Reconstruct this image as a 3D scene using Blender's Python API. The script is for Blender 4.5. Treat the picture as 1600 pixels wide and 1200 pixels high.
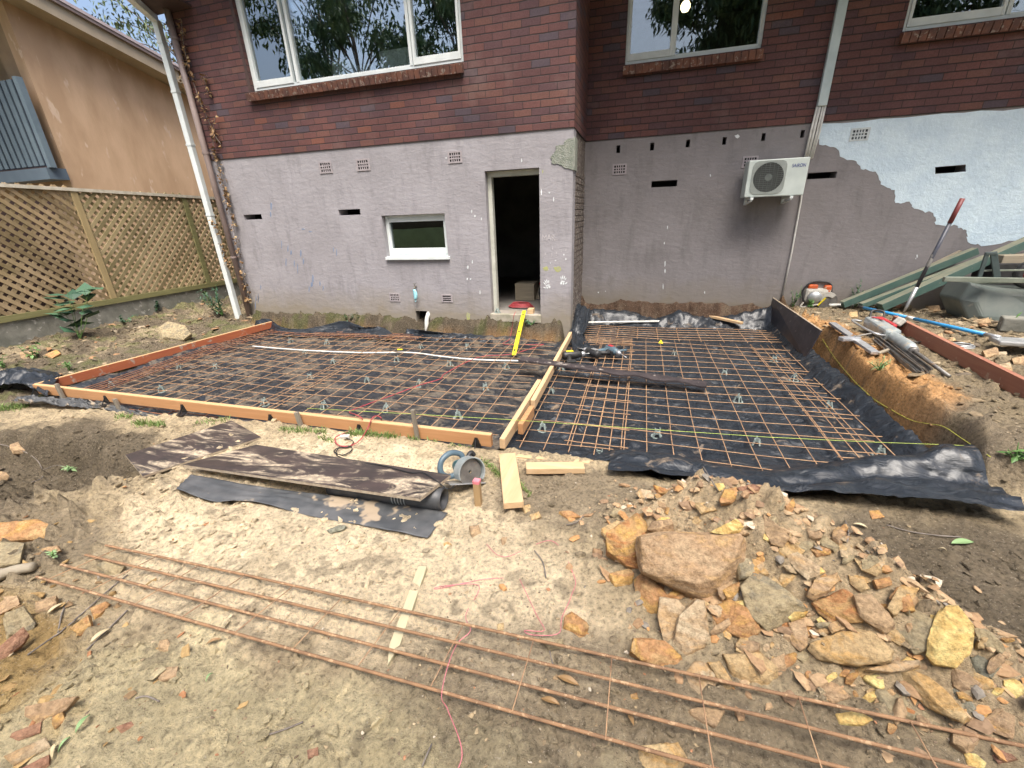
import bpy, bmesh, math, random
import numpy as np
from mathutils import Vector, Matrix, Euler

random.seed(7)
for _o in list(bpy.data.objects): bpy.data.objects.remove(_o)
scene = bpy.context.scene
C = scene.collection
R_ = math.radians
H = 1.74                       # eye height above the working ground

# ------------------------------------------------------------ camera
FPX, PITCH, YAW, ROLL = 661.8, R_(21.8), R_(-16.883), R_(2.146)
cp, sp_, cy, sy, cr, sr = math.cos(PITCH), math.sin(PITCH), math.cos(YAW), math.sin(YAW), math.cos(ROLL), math.sin(ROLL)
FWD = Vector((sy*cp, cy*cp, -sp_)); _rt = Vector((cy, -sy, 0)); _dn = FWD.cross(_rt)
RT = cr*_rt + sr*_dn; DN = -sr*_rt + cr*_dn
CAM = Vector((0, 0, H))
cd = bpy.data.cameras.new('camera'); cam = bpy.data.objects.new('camera', cd); C.objects.link(cam)
cd.sensor_width = 36; cd.lens = FPX/1600*36; cd.clip_start = .05; cd.clip_end = 500
up_ = -DN; bk = -FWD
cam.matrix_world = Matrix(((RT.x, up_.x, bk.x, 0), (RT.y, up_.y, bk.y, 0), (RT.z, up_.z, bk.z, H), (0, 0, 0, 1)))
scene.camera = cam
scene.render.resolution_x, scene.render.resolution_y = 1024, 768

# ------------------------------------------------------------ light
SUN_EL, SUN_AZ = R_(65), R_(152)          # bright overcast, sun veiled behind the camera
w = bpy.data.worlds.new('World'); scene.world = w; w.use_nodes = True
nt = w.node_tree; nt.nodes.clear()
wo = nt.nodes.new('ShaderNodeOutputWorld'); bg = nt.nodes.new('ShaderNodeBackground'); sk = nt.nodes.new('ShaderNodeTexSky')
sk.sky_type = 'NISHITA'; sk.sun_disc = False; sk.sun_elevation = SUN_EL; sk.sun_rotation = SUN_AZ
sk.air_density = 1.0; sk.dust_density = 6.0; sk.ozone_density = 1.0
bg.inputs['Strength'].default_value = .085
nt.links.new(sk.outputs[0], bg.inputs[0]); nt.links.new(bg.outputs[0], wo.inputs[0])
sd = bpy.data.lights.new('sun', 'SUN'); sd.energy = 1.5; sd.angle = R_(30); sd.color = (1, .96, .9)
so = bpy.data.objects.new('sun', sd); C.objects.link(so)
_sv = Vector((math.sin(SUN_AZ)*math.cos(SUN_EL), math.cos(SUN_AZ)*math.cos(SUN_EL), math.sin(SUN_EL)))
so.rotation_euler = _sv.to_track_quat('Z', 'Y').to_euler(); so.location = (0, -5, 20)
vs = scene.view_settings
vs.view_transform = 'Standard'; vs.look = 'None'; vs.gamma = 1; vs.exposure = 1.75; vs.use_curve_mapping = False

# ------------------------------------------------------------ photo ray -> point in the place
def ray(px, py):
    return (RT*((px-800)/FPX) + DN*((py-600)/FPX) + FWD)
def at(px, py, x=None, y=None, z=None):
    d = ray(px, py)
    if x is not None: t = x/d.x
    elif y is not None: t = y/d.y
    else: t = (z-H)/d.z
    return CAM + d*t

# ------------------------------------------------------------ noise
def _h(ix, iy, s):
    n = (ix.astype(np.int64)*374761393 + iy.astype(np.int64)*668265263 + s*974634533) & 0xffffffff
    n = ((n ^ (n >> 13))*1274126177) & 0xffffffff
    n = ((n ^ (n >> 16))*2246822519) & 0xffffffff
    return ((n ^ (n >> 15)) & 0xffffff)/float(0xffffff)
def vn(x, y, s=0):
    x = np.asarray(x, float); y = np.asarray(y, float)
    ix = np.floor(x); iy = np.floor(y); fx = x-ix; fy = y-iy
    fx = fx*fx*fx*(fx*(fx*6-15)+10); fy = fy*fy*fy*(fy*(fy*6-15)+10)
    a = _h(ix, iy, s); b = _h(ix+1, iy, s); c = _h(ix, iy+1, s); d = _h(ix+1, iy+1, s)
    return (a*(1-fx)+b*fx)*(1-fy)+(c*(1-fx)+d*fx)*fy
def fbm(x, y, s=0, o=4, g=.5):
    t = 0; a = 1; n = 0
    for i in range(o):
        # rotate each octave so that no grid shows
        ca, sa = math.cos(i*1.1+.5), math.sin(i*1.1+.5)
        t = t + a*vn((x*ca-y*sa)*2**i+i*17.3, (x*sa+y*ca)*2**i-i*9.1, s+i); n += a; a *= g
    return t/n
def sm(a, b, x):
    t = np.clip((np.asarray(x, float)-a)/(b-a), 0, 1); return t*t*(3-2*t)
def gs(x, y, cx, cy_, rx, ry, rot=0):
    c, s = math.cos(rot), math.sin(rot); dx = x-cx; dy = y-cy_
    u = (dx*c+dy*s)/rx; v = (-dx*s+dy*c)/ry
    return np.exp(-(u*u+v*v))

# ------------------------------------------------------------ the lie of the land
def pit(x, y):
    l = sm(-6.6, -6.5, x)*sm(-.9, -1.0, x)*sm(2.78, 2.92, y)*sm(6.16, 6.0, y)
    fr = 2.90-.16*sm(-.15, .25, x)+.26*sm(.8, 2.2, x)
    r = sm(-1.1, -1.0, x)*sm(2.24, 2.12, x+.05*np.sin(y*3.1))*sm(-.1, .08, y-fr)*sm(7.5, 7.3, y)
    return np.maximum(l, r)
def pile(x, y):
    a = .33*gs(x, y, .42, 2.05, .38, .30) + .27*gs(x, y, .82, 1.86, .42, .32, -.5) + .19*gs(x, y, 1.18, 1.58, .45, .27, -.7)
    a = a + .06*gs(x, y, .5, 1.55, .5, .25)
    return a
def hbase(x, y):
    x = np.asarray(x, float); y = np.asarray(y, float)
    z = .015*(fbm(x*.9, y*.9, 3, 3)-.5)*2
    # left: hollow, shelf and far bank
    z = z - .08*sm(-3.2, -5.2, x)*sm(1.2, 2.2, y)*sm(3.4, 2.9, y)
    dd = np.sqrt(((x+4.95)/1.15)**2+((y-1.74+.10*(x+4.9))/.46)**2)+.45*(fbm(x*2.3, y*2.3, 15, 3)-.5)
    z = z - .26*sm(1.10, .72, dd) - .10*gs(x, y, -4.9, 1.8, .8, .3) - .08*gs(x, y, -3.75, 1.9, .35, .22)
    z = z + .05*gs(x, y, -3.3, 1.55, .5, .3) + .05*gs(x, y, -3.1, .50, .6, .30, .2)
    bank = sm(-6.55, -7.0, x)*sm(2.2, 3.0, y)
    z = z + bank*(.02+.10*fbm(x*1.7, y*1.7, 11, 4)+.08*sm(-7.2, -9.0, x))
    z = z + .10*gs(x, y, -7.05, 4.1, .3, .6) - .08*gs(x, y, -7.25, 5.3, .35, .35)
    # right bank with its cut face
    rb = sm(2.09, 2.17, x+.07*(fbm(y*3, x*2, 21, 3)-.5))*sm(2.95, 3.15, y)
    z = z + rb*(.30-.05*sm(6, 7.5, y)+.02*np.sin(x*2+y))
    z = z + .12*rb*gs(x, y, 4.6, 5.9, 1.2, .8) + .07*rb*gs(x, y, 3.2, 5.6, .6, .5)
    # spoil against the walls
    z = z + .18*sm(6.08, 6.26, y)*sm(-.85, -1.0, x)*sm(-7.3, -6.6, x)*(.75+.5*fbm(x*2.2, y*2, 33, 3))
    z = z + .26*sm(7.38, 7.50, y)*sm(-1.1, -.9, x)*sm(2.3, 2.1, x)*(.7+.5*fbm(x*2.5, y, 35, 3))
    z = z - .22*gs(x, y, -3.42, 6.22, .11, .16)
    z = z + pile(x, y)
    return z
def hfine(x, y):
    amp = .70+2.2*gs(x, y*0, 2.2, 0, .22, 1)*sm(2.9, 3.1, y)+1.3*gs(x, y, -4.9, 1.75, 1.2, .6)+1.2*sm(5.95, 6.15, y)*sm(-.8, -1, x)+.9*sm(-2.6, -3.4, x)*gs(x, y, -3.6, 1.2, 1.2, .5)+.9*sm(-2.0, -3.0, x)*sm(2.8, 1.2, y) + .95*sm(-6.6, -7, x)+.8*sm(2.3, 2.8, x)*sm(2.8, 3.2, y)
    amp = amp + 1.3*np.clip(pile(x, y)*5, 0, 1) + .35*sm(1.3, .8, y)
    f = (fbm(x*7, y*7, 41, 3)-.5)*.05 + (fbm(x*22, y*22, 43, 3)-.5)*.030
    cl = np.clip(fbm(x*16, y*16, 47, 2)-.56, 0, 1)*.11
    return (f*.8+cl)*amp + (fbm(x*60, y*60, 51, 2)-.5)*.009
def hz(x, y):
    p = pit(x, y)
    return (hbase(x, y)+hfine(x, y))*(1-p) + p*-.19
def hp(x, y): return float(hz(np.array([x]), np.array([y]))[0])
_T = np.concatenate([np.linspace(.8, 4, 1600), np.linspace(4, 16, 2400)])
def hit(px, py, dz=0.):
    d = ray(px, py).normalized()
    X = d.x*_T; Y = d.y*_T; Z = H+d.z*_T
    i = np.argmax(Z < hz(X, Y)+dz)
    return Vector((X[i], Y[i], Z[i]))

# ------------------------------------------------------------ materials
def _mat(name):
    m = bpy.data.materials.new(name); m.use_nodes = True
    n = m.node_tree; return m, n, n.nodes['Principled BSDF']
def N(n, t, **k):
    o = n.nodes.new(t)
    for a, b in k.items():
        if a in ('operation', 'blend_type', 'data_type', 'noise_dimensions', 'attribute_name', 'feature', 'distance', 'wave_type', 'bands_direction'): setattr(o, a, b)
        else: o.inputs[a].default_value = b
    return o
def ramp(n, fac, stops, interp='LINEAR'):
    r = n.nodes.new('ShaderNodeValToRGB'); e = r.color_ramp.elements; r.color_ramp.interpolation = interp
    while len(e) > 1: e.remove(e[-1])
    for i, (p, c) in enumerate(stops):
        q = e[0] if i == 0 else e.new(p)
        q.position = p; q.color = (*c, 1) if len(c) == 3 else c
    n.links.new(fac, r.inputs[0]); return r
def mixc(n, fac, a, b, mode='MIX'):
    m = n.nodes.new('ShaderNodeMix'); m.data_type = 'RGBA'; m.blend_type = mode
    for s, v in ((0, fac), (6, a), (7, b)):
        if isinstance(v, (int, float)): m.inputs[s].default_value = v
        elif isinstance(v, tuple): m.inputs[s].default_value = (*v, 1) if len(v) == 3 else v
        else: n.links.new(v, m.inputs[s])
    return m.outputs[2]
def coords(n, kind='Object', scale=(1, 1, 1), rnd=False):
    tc = n.nodes.new('ShaderNodeTexCoord'); mp = n.nodes.new('ShaderNodeMapping'); mp.inputs['Scale'].default_value = scale
    n.links.new(tc.outputs[kind], mp.inputs[0])
    if rnd:
        oi = n.nodes.new('ShaderNodeObjectInfo'); mu = N(n, 'ShaderNodeMath', operation='MULTIPLY'); mu.inputs[1].default_value = 57.
        n.links.new(oi.outputs['Random'], mu.inputs[0]); n.links.new(mu.outputs[0], mp.inputs['Location'])
    return mp.outputs[0]
def noise(n, v, scale, detail=4, rough=.55, dist=0):
    o = N(n, 'ShaderNodeTexNoise', Scale=scale, Detail=detail, Roughness=rough, Distortion=dist); n.links.new(v, o.inputs['Vector']); return o.outputs[0]
def bump(n, b, hgt, strength=.3, dist=.01):
    o = N(n, 'ShaderNodeBump', Strength=strength, Distance=dist); n.links.new(hgt, o.inputs['Height']); n.links.new(o.outputs[0], b.inputs['Normal']); return o
def simple(name, c1, c2=None, rough=.6, metal=0, scale=12, bs=.25, bd=.004, stretch=(1, 1, 1), spec=.5, lo=.38, hi=.62, c3=None, s3=60, t3=.6):
    m, n, b = _mat(name)
    v = coords(n, 'Object', stretch, True)
    f = noise(n, v, scale)
    r = ramp(n, f, [(lo, c1), (hi, c2 or tuple(x*.75 for x in c1))]).outputs[0]
    if c3:
        f3 = noise(n, v, s3, 3, .6); k = ramp(n, f3, [(t3, (0, 0, 0)), (t3+.05, (1, 1, 1))]).outputs[0]
        r = mixc(n, k, r, c3)
    n.links.new(r, b.inputs['Base Color'])
    b.inputs['Roughness'].default_value = rough; b.inputs['Metallic'].default_value = metal; b.inputs['Specular IOR Level'].default_value = spec
    if bs: bump(n, b, noise(n, v, scale*4, 5, .65), bs, bd)
    return m

def brick_mat():
    m, n, b = _mat('red_brick')
    geo = n.nodes.new('ShaderNodeNewGeometry'); sx = n.nodes.new('ShaderNodeSeparateXYZ'); n.links.new(geo.outputs['Position'], sx.inputs[0])
    def M(op, a, c=None):
        o = n.nodes.new('ShaderNodeMath'); o.operation = op
        for i, q in enumerate((a, c)):
            if q is None: continue
            if isinstance(q, (int, float)): o.inputs[i].default_value = q
            else: n.links.new(q, o.inputs[i])
        return o.outputs[0]
    u = M('ADD', sx.outputs[0], sx.outputs[1])          # along either wall
    wob = noise(n, geo.outputs['Position'], 9, 2); wob = M('MULTIPLY', M('SUBTRACT', wob, .5), .012)
    zz = M('ADD', M('SUBTRACT', sx.outputs[2], 2.755-.086*20), wob)
    row = M('FLOOR', M('DIVIDE', zz, .086))
    off = M('MULTIPLY', M('MODULO', row, 2), .5)
    jit = n.nodes.new('ShaderNodeTexWhiteNoise'); jit.noise_dimensions = '1D'; n.links.new(row, jit.inputs['W'])
    uu = M('ADD', M('ADD', M('DIVIDE', M('ADD', u, wob), .24), off), M('MULTIPLY', jit.outputs[0], .18))
    col = M('FLOOR', uu)
    fu = M('MULTIPLY', M('SUBTRACT', uu, col), .24); fz = M('SUBTRACT', zz, M('MULTIPLY', row, .086))
    du = M('MINIMUM', fu, M('SUBTRACT', .24, fu)); dz = M('MINIMUM', fz, M('SUBTRACT', .086, fz))
    ms = M('MINIMUM', M('MULTIPLY', du, 1.9), dz)
    mort = ramp(n, M('MULTIPLY', ms, 100), [(.42, (0, 0, 0)), (.75, (1, 1, 1))]).outputs[0]   # 1 = brick face
    cv = n.nodes.new('ShaderNodeCombineXYZ'); n.links.new(row, cv.inputs[0]); n.links.new(col, cv.inputs[1])
    wn = n.nodes.new('ShaderNodeTexWhiteNoise'); wn.noise_dimensions = '2D'; n.links.new(cv.outputs[0], wn.inputs['Vector'])
    c = ramp(n, wn.outputs[0], [(0, (0.138, 0.065, 0.062)), (.18, (0.166, 0.075, 0.067)), (.36, (0.118, 0.063, 0.067)), (.52, (0.175, 0.084, 0.069)), (.66, (0.147, 0.071, 0.069)), (.80, (0.103, 0.077, 0.092)), (.87, (0.138, 0.067, 0.065)), (.975, (0.207, 0.086, 0.062))], 'CONSTANT').outputs[0]
    gr = noise(n, geo.outputs['Position'], 55, 4, .7)
    c = mixc(n, .55, c, ramp(n, gr, [(.3, (.45, .45, .45)), (.7, (1, 1, 1))]).outputs[0], 'MULTIPLY')
    st = ramp(n, noise(n, geo.outputs['Position'], 1.6, 5, .7), [(.55, (0, 0, 0)), (.75, (.5, .5, .5))]).outputs[0]
    c = mixc(n, st, c, (.21, .15, .13))
    ef = ramp(n, noise(n, geo.outputs['Position'], 14, 4, .8), [(.72, (0, 0, 0)), (.78, (.6, .6, .6))]).outputs[0]
    c = mixc(n, ef, c, (.36, .29, .26))
    c = mixc(n, 1., c, ramp(n, noise(n, geo.outputs['Position'], .9, 4, .6), [(.3, (.72, .70, .72)), (.7, (1.12, 1.1, 1.08))]).outputs[0], 'MULTIPLY')
    c = mixc(n, mort, (.040, .031, .031), c)
    n.links.new(c, b.inputs['Base Color']); b.inputs['Roughness'].default_value = .72; b.inputs['Specular IOR Level'].default_value = .3
    hh = M('ADD', M('MULTIPLY', mort, 1), M('MULTIPLY', gr, .25))
    bump(n, b, hh, .8, .008); return m

def render_mat(name, base, alt, low=None):
    m, n, b = _mat(name)
    geo = n.nodes.new('ShaderNodeNewGeometry'); P = geo.outputs['Position']
    c = ramp(n, noise(n, P, 1.3, 5, .6, .6), [(.35, base), (.65, alt)]).outputs[0]
    c = mixc(n, .18, c, ramp(n, noise(n, P, 26, 4, .7), [(.3, (.6, .6, .6)), (.65, (1, 1, 1))]).outputs[0], 'MULTIPLY')
    # rubbed and grubby patches
    mp = n.nodes.new('ShaderNodeMapping'); mp.inputs['Scale'].default_value = (3.2, 3.2, .8); n.links.new(P, mp.inputs[0])
    k = ramp(n, noise(n, mp.outputs[0], 2.2, 5, .65), [(.52, (0, 0, 0)), (.72, (.6, .6, .6))]).outputs[0]
    c = mixc(n, k, c, tuple(x*.72 for x in base))
    s = ramp(n, noise(n, P, 34, 3, .6), [(.78, (0, 0, 0)), (.80, (1, 1, 1))]).outputs[0]
    c = mixc(n, mixc(n, .5, s, (0, 0, 0)), c, tuple(min(.7, x*1.5) for x in base))
    if low:   # splash-back mud stain along the foot of the wall
        sx = n.nodes.new('ShaderNodeSeparateXYZ'); n.links.new(P, sx.inputs[0])
        q = n.nodes.new('ShaderNodeMath'); q.operation = 'MULTIPLY_ADD'; n.links.new(noise(n, P, 2.5, 4, .6), q.inputs[0]); q.inputs[1].default_value = -.55; n.links.new(sx.outputs[2], q.inputs[2])
        r = ramp(n, q.outputs[0], [(.0, (1, 1, 1)), (.05, (.75, .75, .75)), (.42, (0, 0, 0))])
        c = mixc(n, mixc(n, .8, (0, 0, 0), r.outputs[0]), c, low)
    n.links.new(c, b.inputs['Base Color']); b.inputs['Roughness'].default_value = .75; b.inputs['Specular IOR Level'].default_value = .3
    hs = n.nodes.new('ShaderNodeMapping'); hs.inputs['Scale'].default_value = (1, 1, 2.2); n.links.new(P, hs.inputs[0])
    bump(n, b, noise(n, hs.outputs[0], 9, 7, .60, .4), .26, .028); return m

def ground_mat():
    m, n, b = _mat('soil')
    a = n.nodes.new('ShaderNodeAttribute'); a.attribute_name = 'soil'
    geo = n.nodes.new('ShaderNodeNewGeometry'); P = geo.outputs['Position']
    c = a.outputs['Color']
    g = noise(n, P, 45, 6, .7)
    c = mixc(n, .8, c, ramp(n, g, [(.30, (.22, .20, .18)), (.46, (.95, .95, .95)), (.66, (1.45, 1.43, 1.38))]).outputs[0], 'MULTIPLY')  # dark of small pits put into the soil colour for contrast
    sp1 = ramp(n, noise(n, P, 105, 3, .6), [(.63, (0, 0, 0)), (.67, (.9, .9, .9))]).outputs[0]
    c = mixc(n, sp1, c, mixc(n, .6, c, (.6, .52, .40)))
    sp2 = ramp(n, noise(n, P, 90, 3, .7), [(.64, (0, 0, 0)), (.70, (.75, .75, .75))]).outputs[0]
    c = mixc(n, sp2, c, (.045, .036, .028))
    n.links.new(c, b.inputs['Base Color']); b.inputs['Roughness'].default_value = .95; b.inputs['Specular IOR Level'].default_value = .12
    h1 = noise(n, P, 38, 8, .72); h2 = noise(n, P, 170, 4, .7)
    ad = n.nodes.new('ShaderNodeMath'); ad.operation = 'MULTIPLY_ADD'; n.links.new(h2, ad.inputs[0]); ad.inputs[1].default_value = .35; n.links.new(h1, ad.inputs[2])
    bump(n, b, ad.outputs[0], 1., .04); return m

def plastic_mat(name, dirt, cdirt=(.20, .165, .125), base=(.020, .025, .032), rough=.40):
    m, n, b = _mat(name)
    geo = n.nodes.new('ShaderNodeNewGeometry'); P = geo.outputs['Position']
    st = n.nodes.new('ShaderNodeMapping'); st.inputs['Scale'].default_value = (1, 1.4, 1); st.inputs['Rotation'].default_value = (0, 0, .5); n.links.new(P, st.inputs[0])
    d1 = noise(n, st.outputs[0], 3.6, 6, .62, 1.2)
    k = ramp(n, d1, [(.66-dirt, (0, 0, 0)), (.74-dirt, (.85, .85, .85))]).outputs[0]
    k2 = ramp(n, noise(n, P, 26, 6, .75), [(.35, (.55, .55, .55)), (.65, (1, 1, 1))]).outputs[0]
    k = mixc(n, 1., k, k2, 'MULTIPLY')
    dc = mixc(n, noise(n, P, 2.3, 3), cdirt, tuple(x*1.5 for x in (cdirt[0], cdirt[1]*.8, cdirt[2]*.55)))
    c = mixc(n, k, base, dc)
    n.links.new(c, b.inputs['Base Color'])
    rr = ramp(n, k, [(0, (rough,)*3), (.6, (.75,)*3)]).outputs[0]; n.links.new(rr, b.inputs['Roughness'])
    b.inputs['Specular IOR Level'].default_value = .24
    cwt = ramp(n, k, [(0, (.34,)*3), (.5, (0, 0, 0))]).outputs[0]; n.links.new(cwt, b.inputs['Coat Weight']); b.inputs['Coat Roughness'].default_value = .22
    bump(n, b, noise(n, st.outputs[0], 3.8, 4, .5, 1.8), .8, .06); return m

def wood_mat(name, c1, c2, axis=0, scale=6, rough=.65, c3=None, t3=.62, isl=False):
    m, n, b = _mat(name)
    s = [14, 14, 14]; s[axis] = .9
    v = coords(n, 'Object', tuple(s), True)
    f = noise(n, v, scale*.35, 6, .62, .6)
    c = ramp(n, f, [(.3, c1), (.7, c2)]).outputs[0]
    if c3:
        v2 = coords(n, 'Object', (1, 1, 1), True); k = ramp(n, noise(n, v2, 7, 5, .7), [(t3, (0, 0, 0)), (t3+.08, (1, 1, 1))]).outputs[0]; c = mixc(n, k, c, c3)
    if isl:
        ge = n.nodes.new('ShaderNodeNewGeometry'); c = mixc(n, 1., c, ramp(n, ge.outputs['Random Per Island'], [(0, (.62, .60, .56)), (.5, (1, 1, 1)), (1, (1.15, 1.12, 1.1))]).outputs[0], 'MULTIPLY')
        c = mixc(n, 1., c, ramp(n, noise(n, ge.outputs['Position'], 1.6, 4, .65), [(.35, (.66, .68, .58)), (.6, (1, 1, 1))]).outputs[0], 'MULTIPLY')
    n.links.new(c, b.inputs['Base Color']); b.inputs['Roughness'].default_value = rough; b.inputs['Specular IOR Level'].default_value = .3
    bump(n, b, f, .3, .004); return m

def formply_mat():
    m, n, b = _mat('formply_face')
    v = coords(n, 'Object', (1, 1, 1)); vs_ = coords(n, 'Object', (1.2, 5, 1))
    k = ramp(n, noise(n, vs_, 1.7, 8, .74, 1.0), [(.495, (0, 0, 0)), (.60, (1, 1, 1))]).outputs[0]
    k2 = ramp(n, noise(n, v, 30, 5, .7), [(.35, (.35, .35, .35)), (.6, (1, 1, 1))]).outputs[0]
    k = mixc(n, 1., k, k2, 'MULTIPLY')
    base = ramp(n, noise(n, v, 5, 4), [(.35, (.035, .029, .027)), (.7, (.066, .048, .044))]).outputs[0]
    c = mixc(n, k, base, (.50, .41, .29))
    n.links.new(c, b.inputs['Base Color']); rr = ramp(n, k, [(0, (.38,)*3), (1, (.9,)*3)]).outputs[0]; n.links.new(rr, b.inputs['Roughness'])
    bump(n, b, noise(n, v, 24, 5), .3, .004); return m

def rock_mat(name, a, b2, c3):
    m, n, b = _mat(name)
    v = coords(n, 'Object', (1, 1, 1), True); vb = coords(n, 'Object', (1, 1.3, 3.2), True)
    c = ramp(n, noise(n, vb, 5.5, 6, .65, .7), [(.36, a), (.50, b2), (.60, c3), (.66, a)]).outputs[0]
    d = ramp(n, noise(n, v, 48, 6, .75), [(.28, (.34, .32, .30)), (.58, (1.1, 1.1, 1.1))]).outputs[0]
    c = mixc(n, .85, c, d, 'MULTIPLY')
    n.links.new(c, b.inputs['Base Color']); b.inputs['Roughness'].default_value = .9; b.inputs['Specular IOR Level'].default_value = .2
    bump(n, b, noise(n, v, 26, 9, .74), 1., .03); return m

def glass_mat(name, lo, tint=(.9, .97, 1)):
    m, n, b = _mat(name); n.nodes.remove(b)
    out = n.nodes['Material Output']
    g = n.nodes.new('ShaderNodeBsdfGlossy'); g.inputs['Roughness'].default_value = .006; g.inputs['Color'].default_value = (*tint, 1)
    t = n.nodes.new('ShaderNodeBsdfTransparent'); t.inputs['Color'].default_value = (.95, .97, .97, 1)
    fr = n.nodes.new('ShaderNodeFresnel'); fr.inputs[0].default_value = 1.5
    mr = n.nodes.new('ShaderNodeMapRange'); mr.inputs['To Min'].default_value = lo; mr.inputs['To Max'].default_value = 1; n.links.new(fr.outputs[0], mr.inputs[0])
    v = coords(n, 'Object', (1, 1, 1)); bp = N(n, 'ShaderNodeBump', Strength=.05, Distance=.05); n.links.new(noise(n, v, 1.3, 1), bp.inputs['Height']); n.links.new(bp.outputs[0], g.inputs['Normal'])
    mx = n.nodes.new('ShaderNodeMixShader'); n.links.new(mr.outputs[0], mx.inputs[0]); n.links.new(t.outputs[0], mx.inputs[1]); n.links.new(g.outputs[0], mx.inputs[2]); n.links.new(mx.outputs[0], out.inputs[0])
    return m

def leaf_mat(name, a, b2, c3=None, tr=.15):
    m, n, b = _mat(name)
    geo = n.nodes.new('ShaderNodeNewGeometry')
    st = [(0, a), (.6, b2)] + ([(1, c3)] if c3 else [])
    c = ramp(n, geo.outputs['Random Per Island'], st).outputs[0]
    n.links.new(c, b.inputs['Base Color']); b.inputs['Roughness'].default_value = .5; b.inputs['Specular IOR Level'].default_value = .35
    return m

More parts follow.
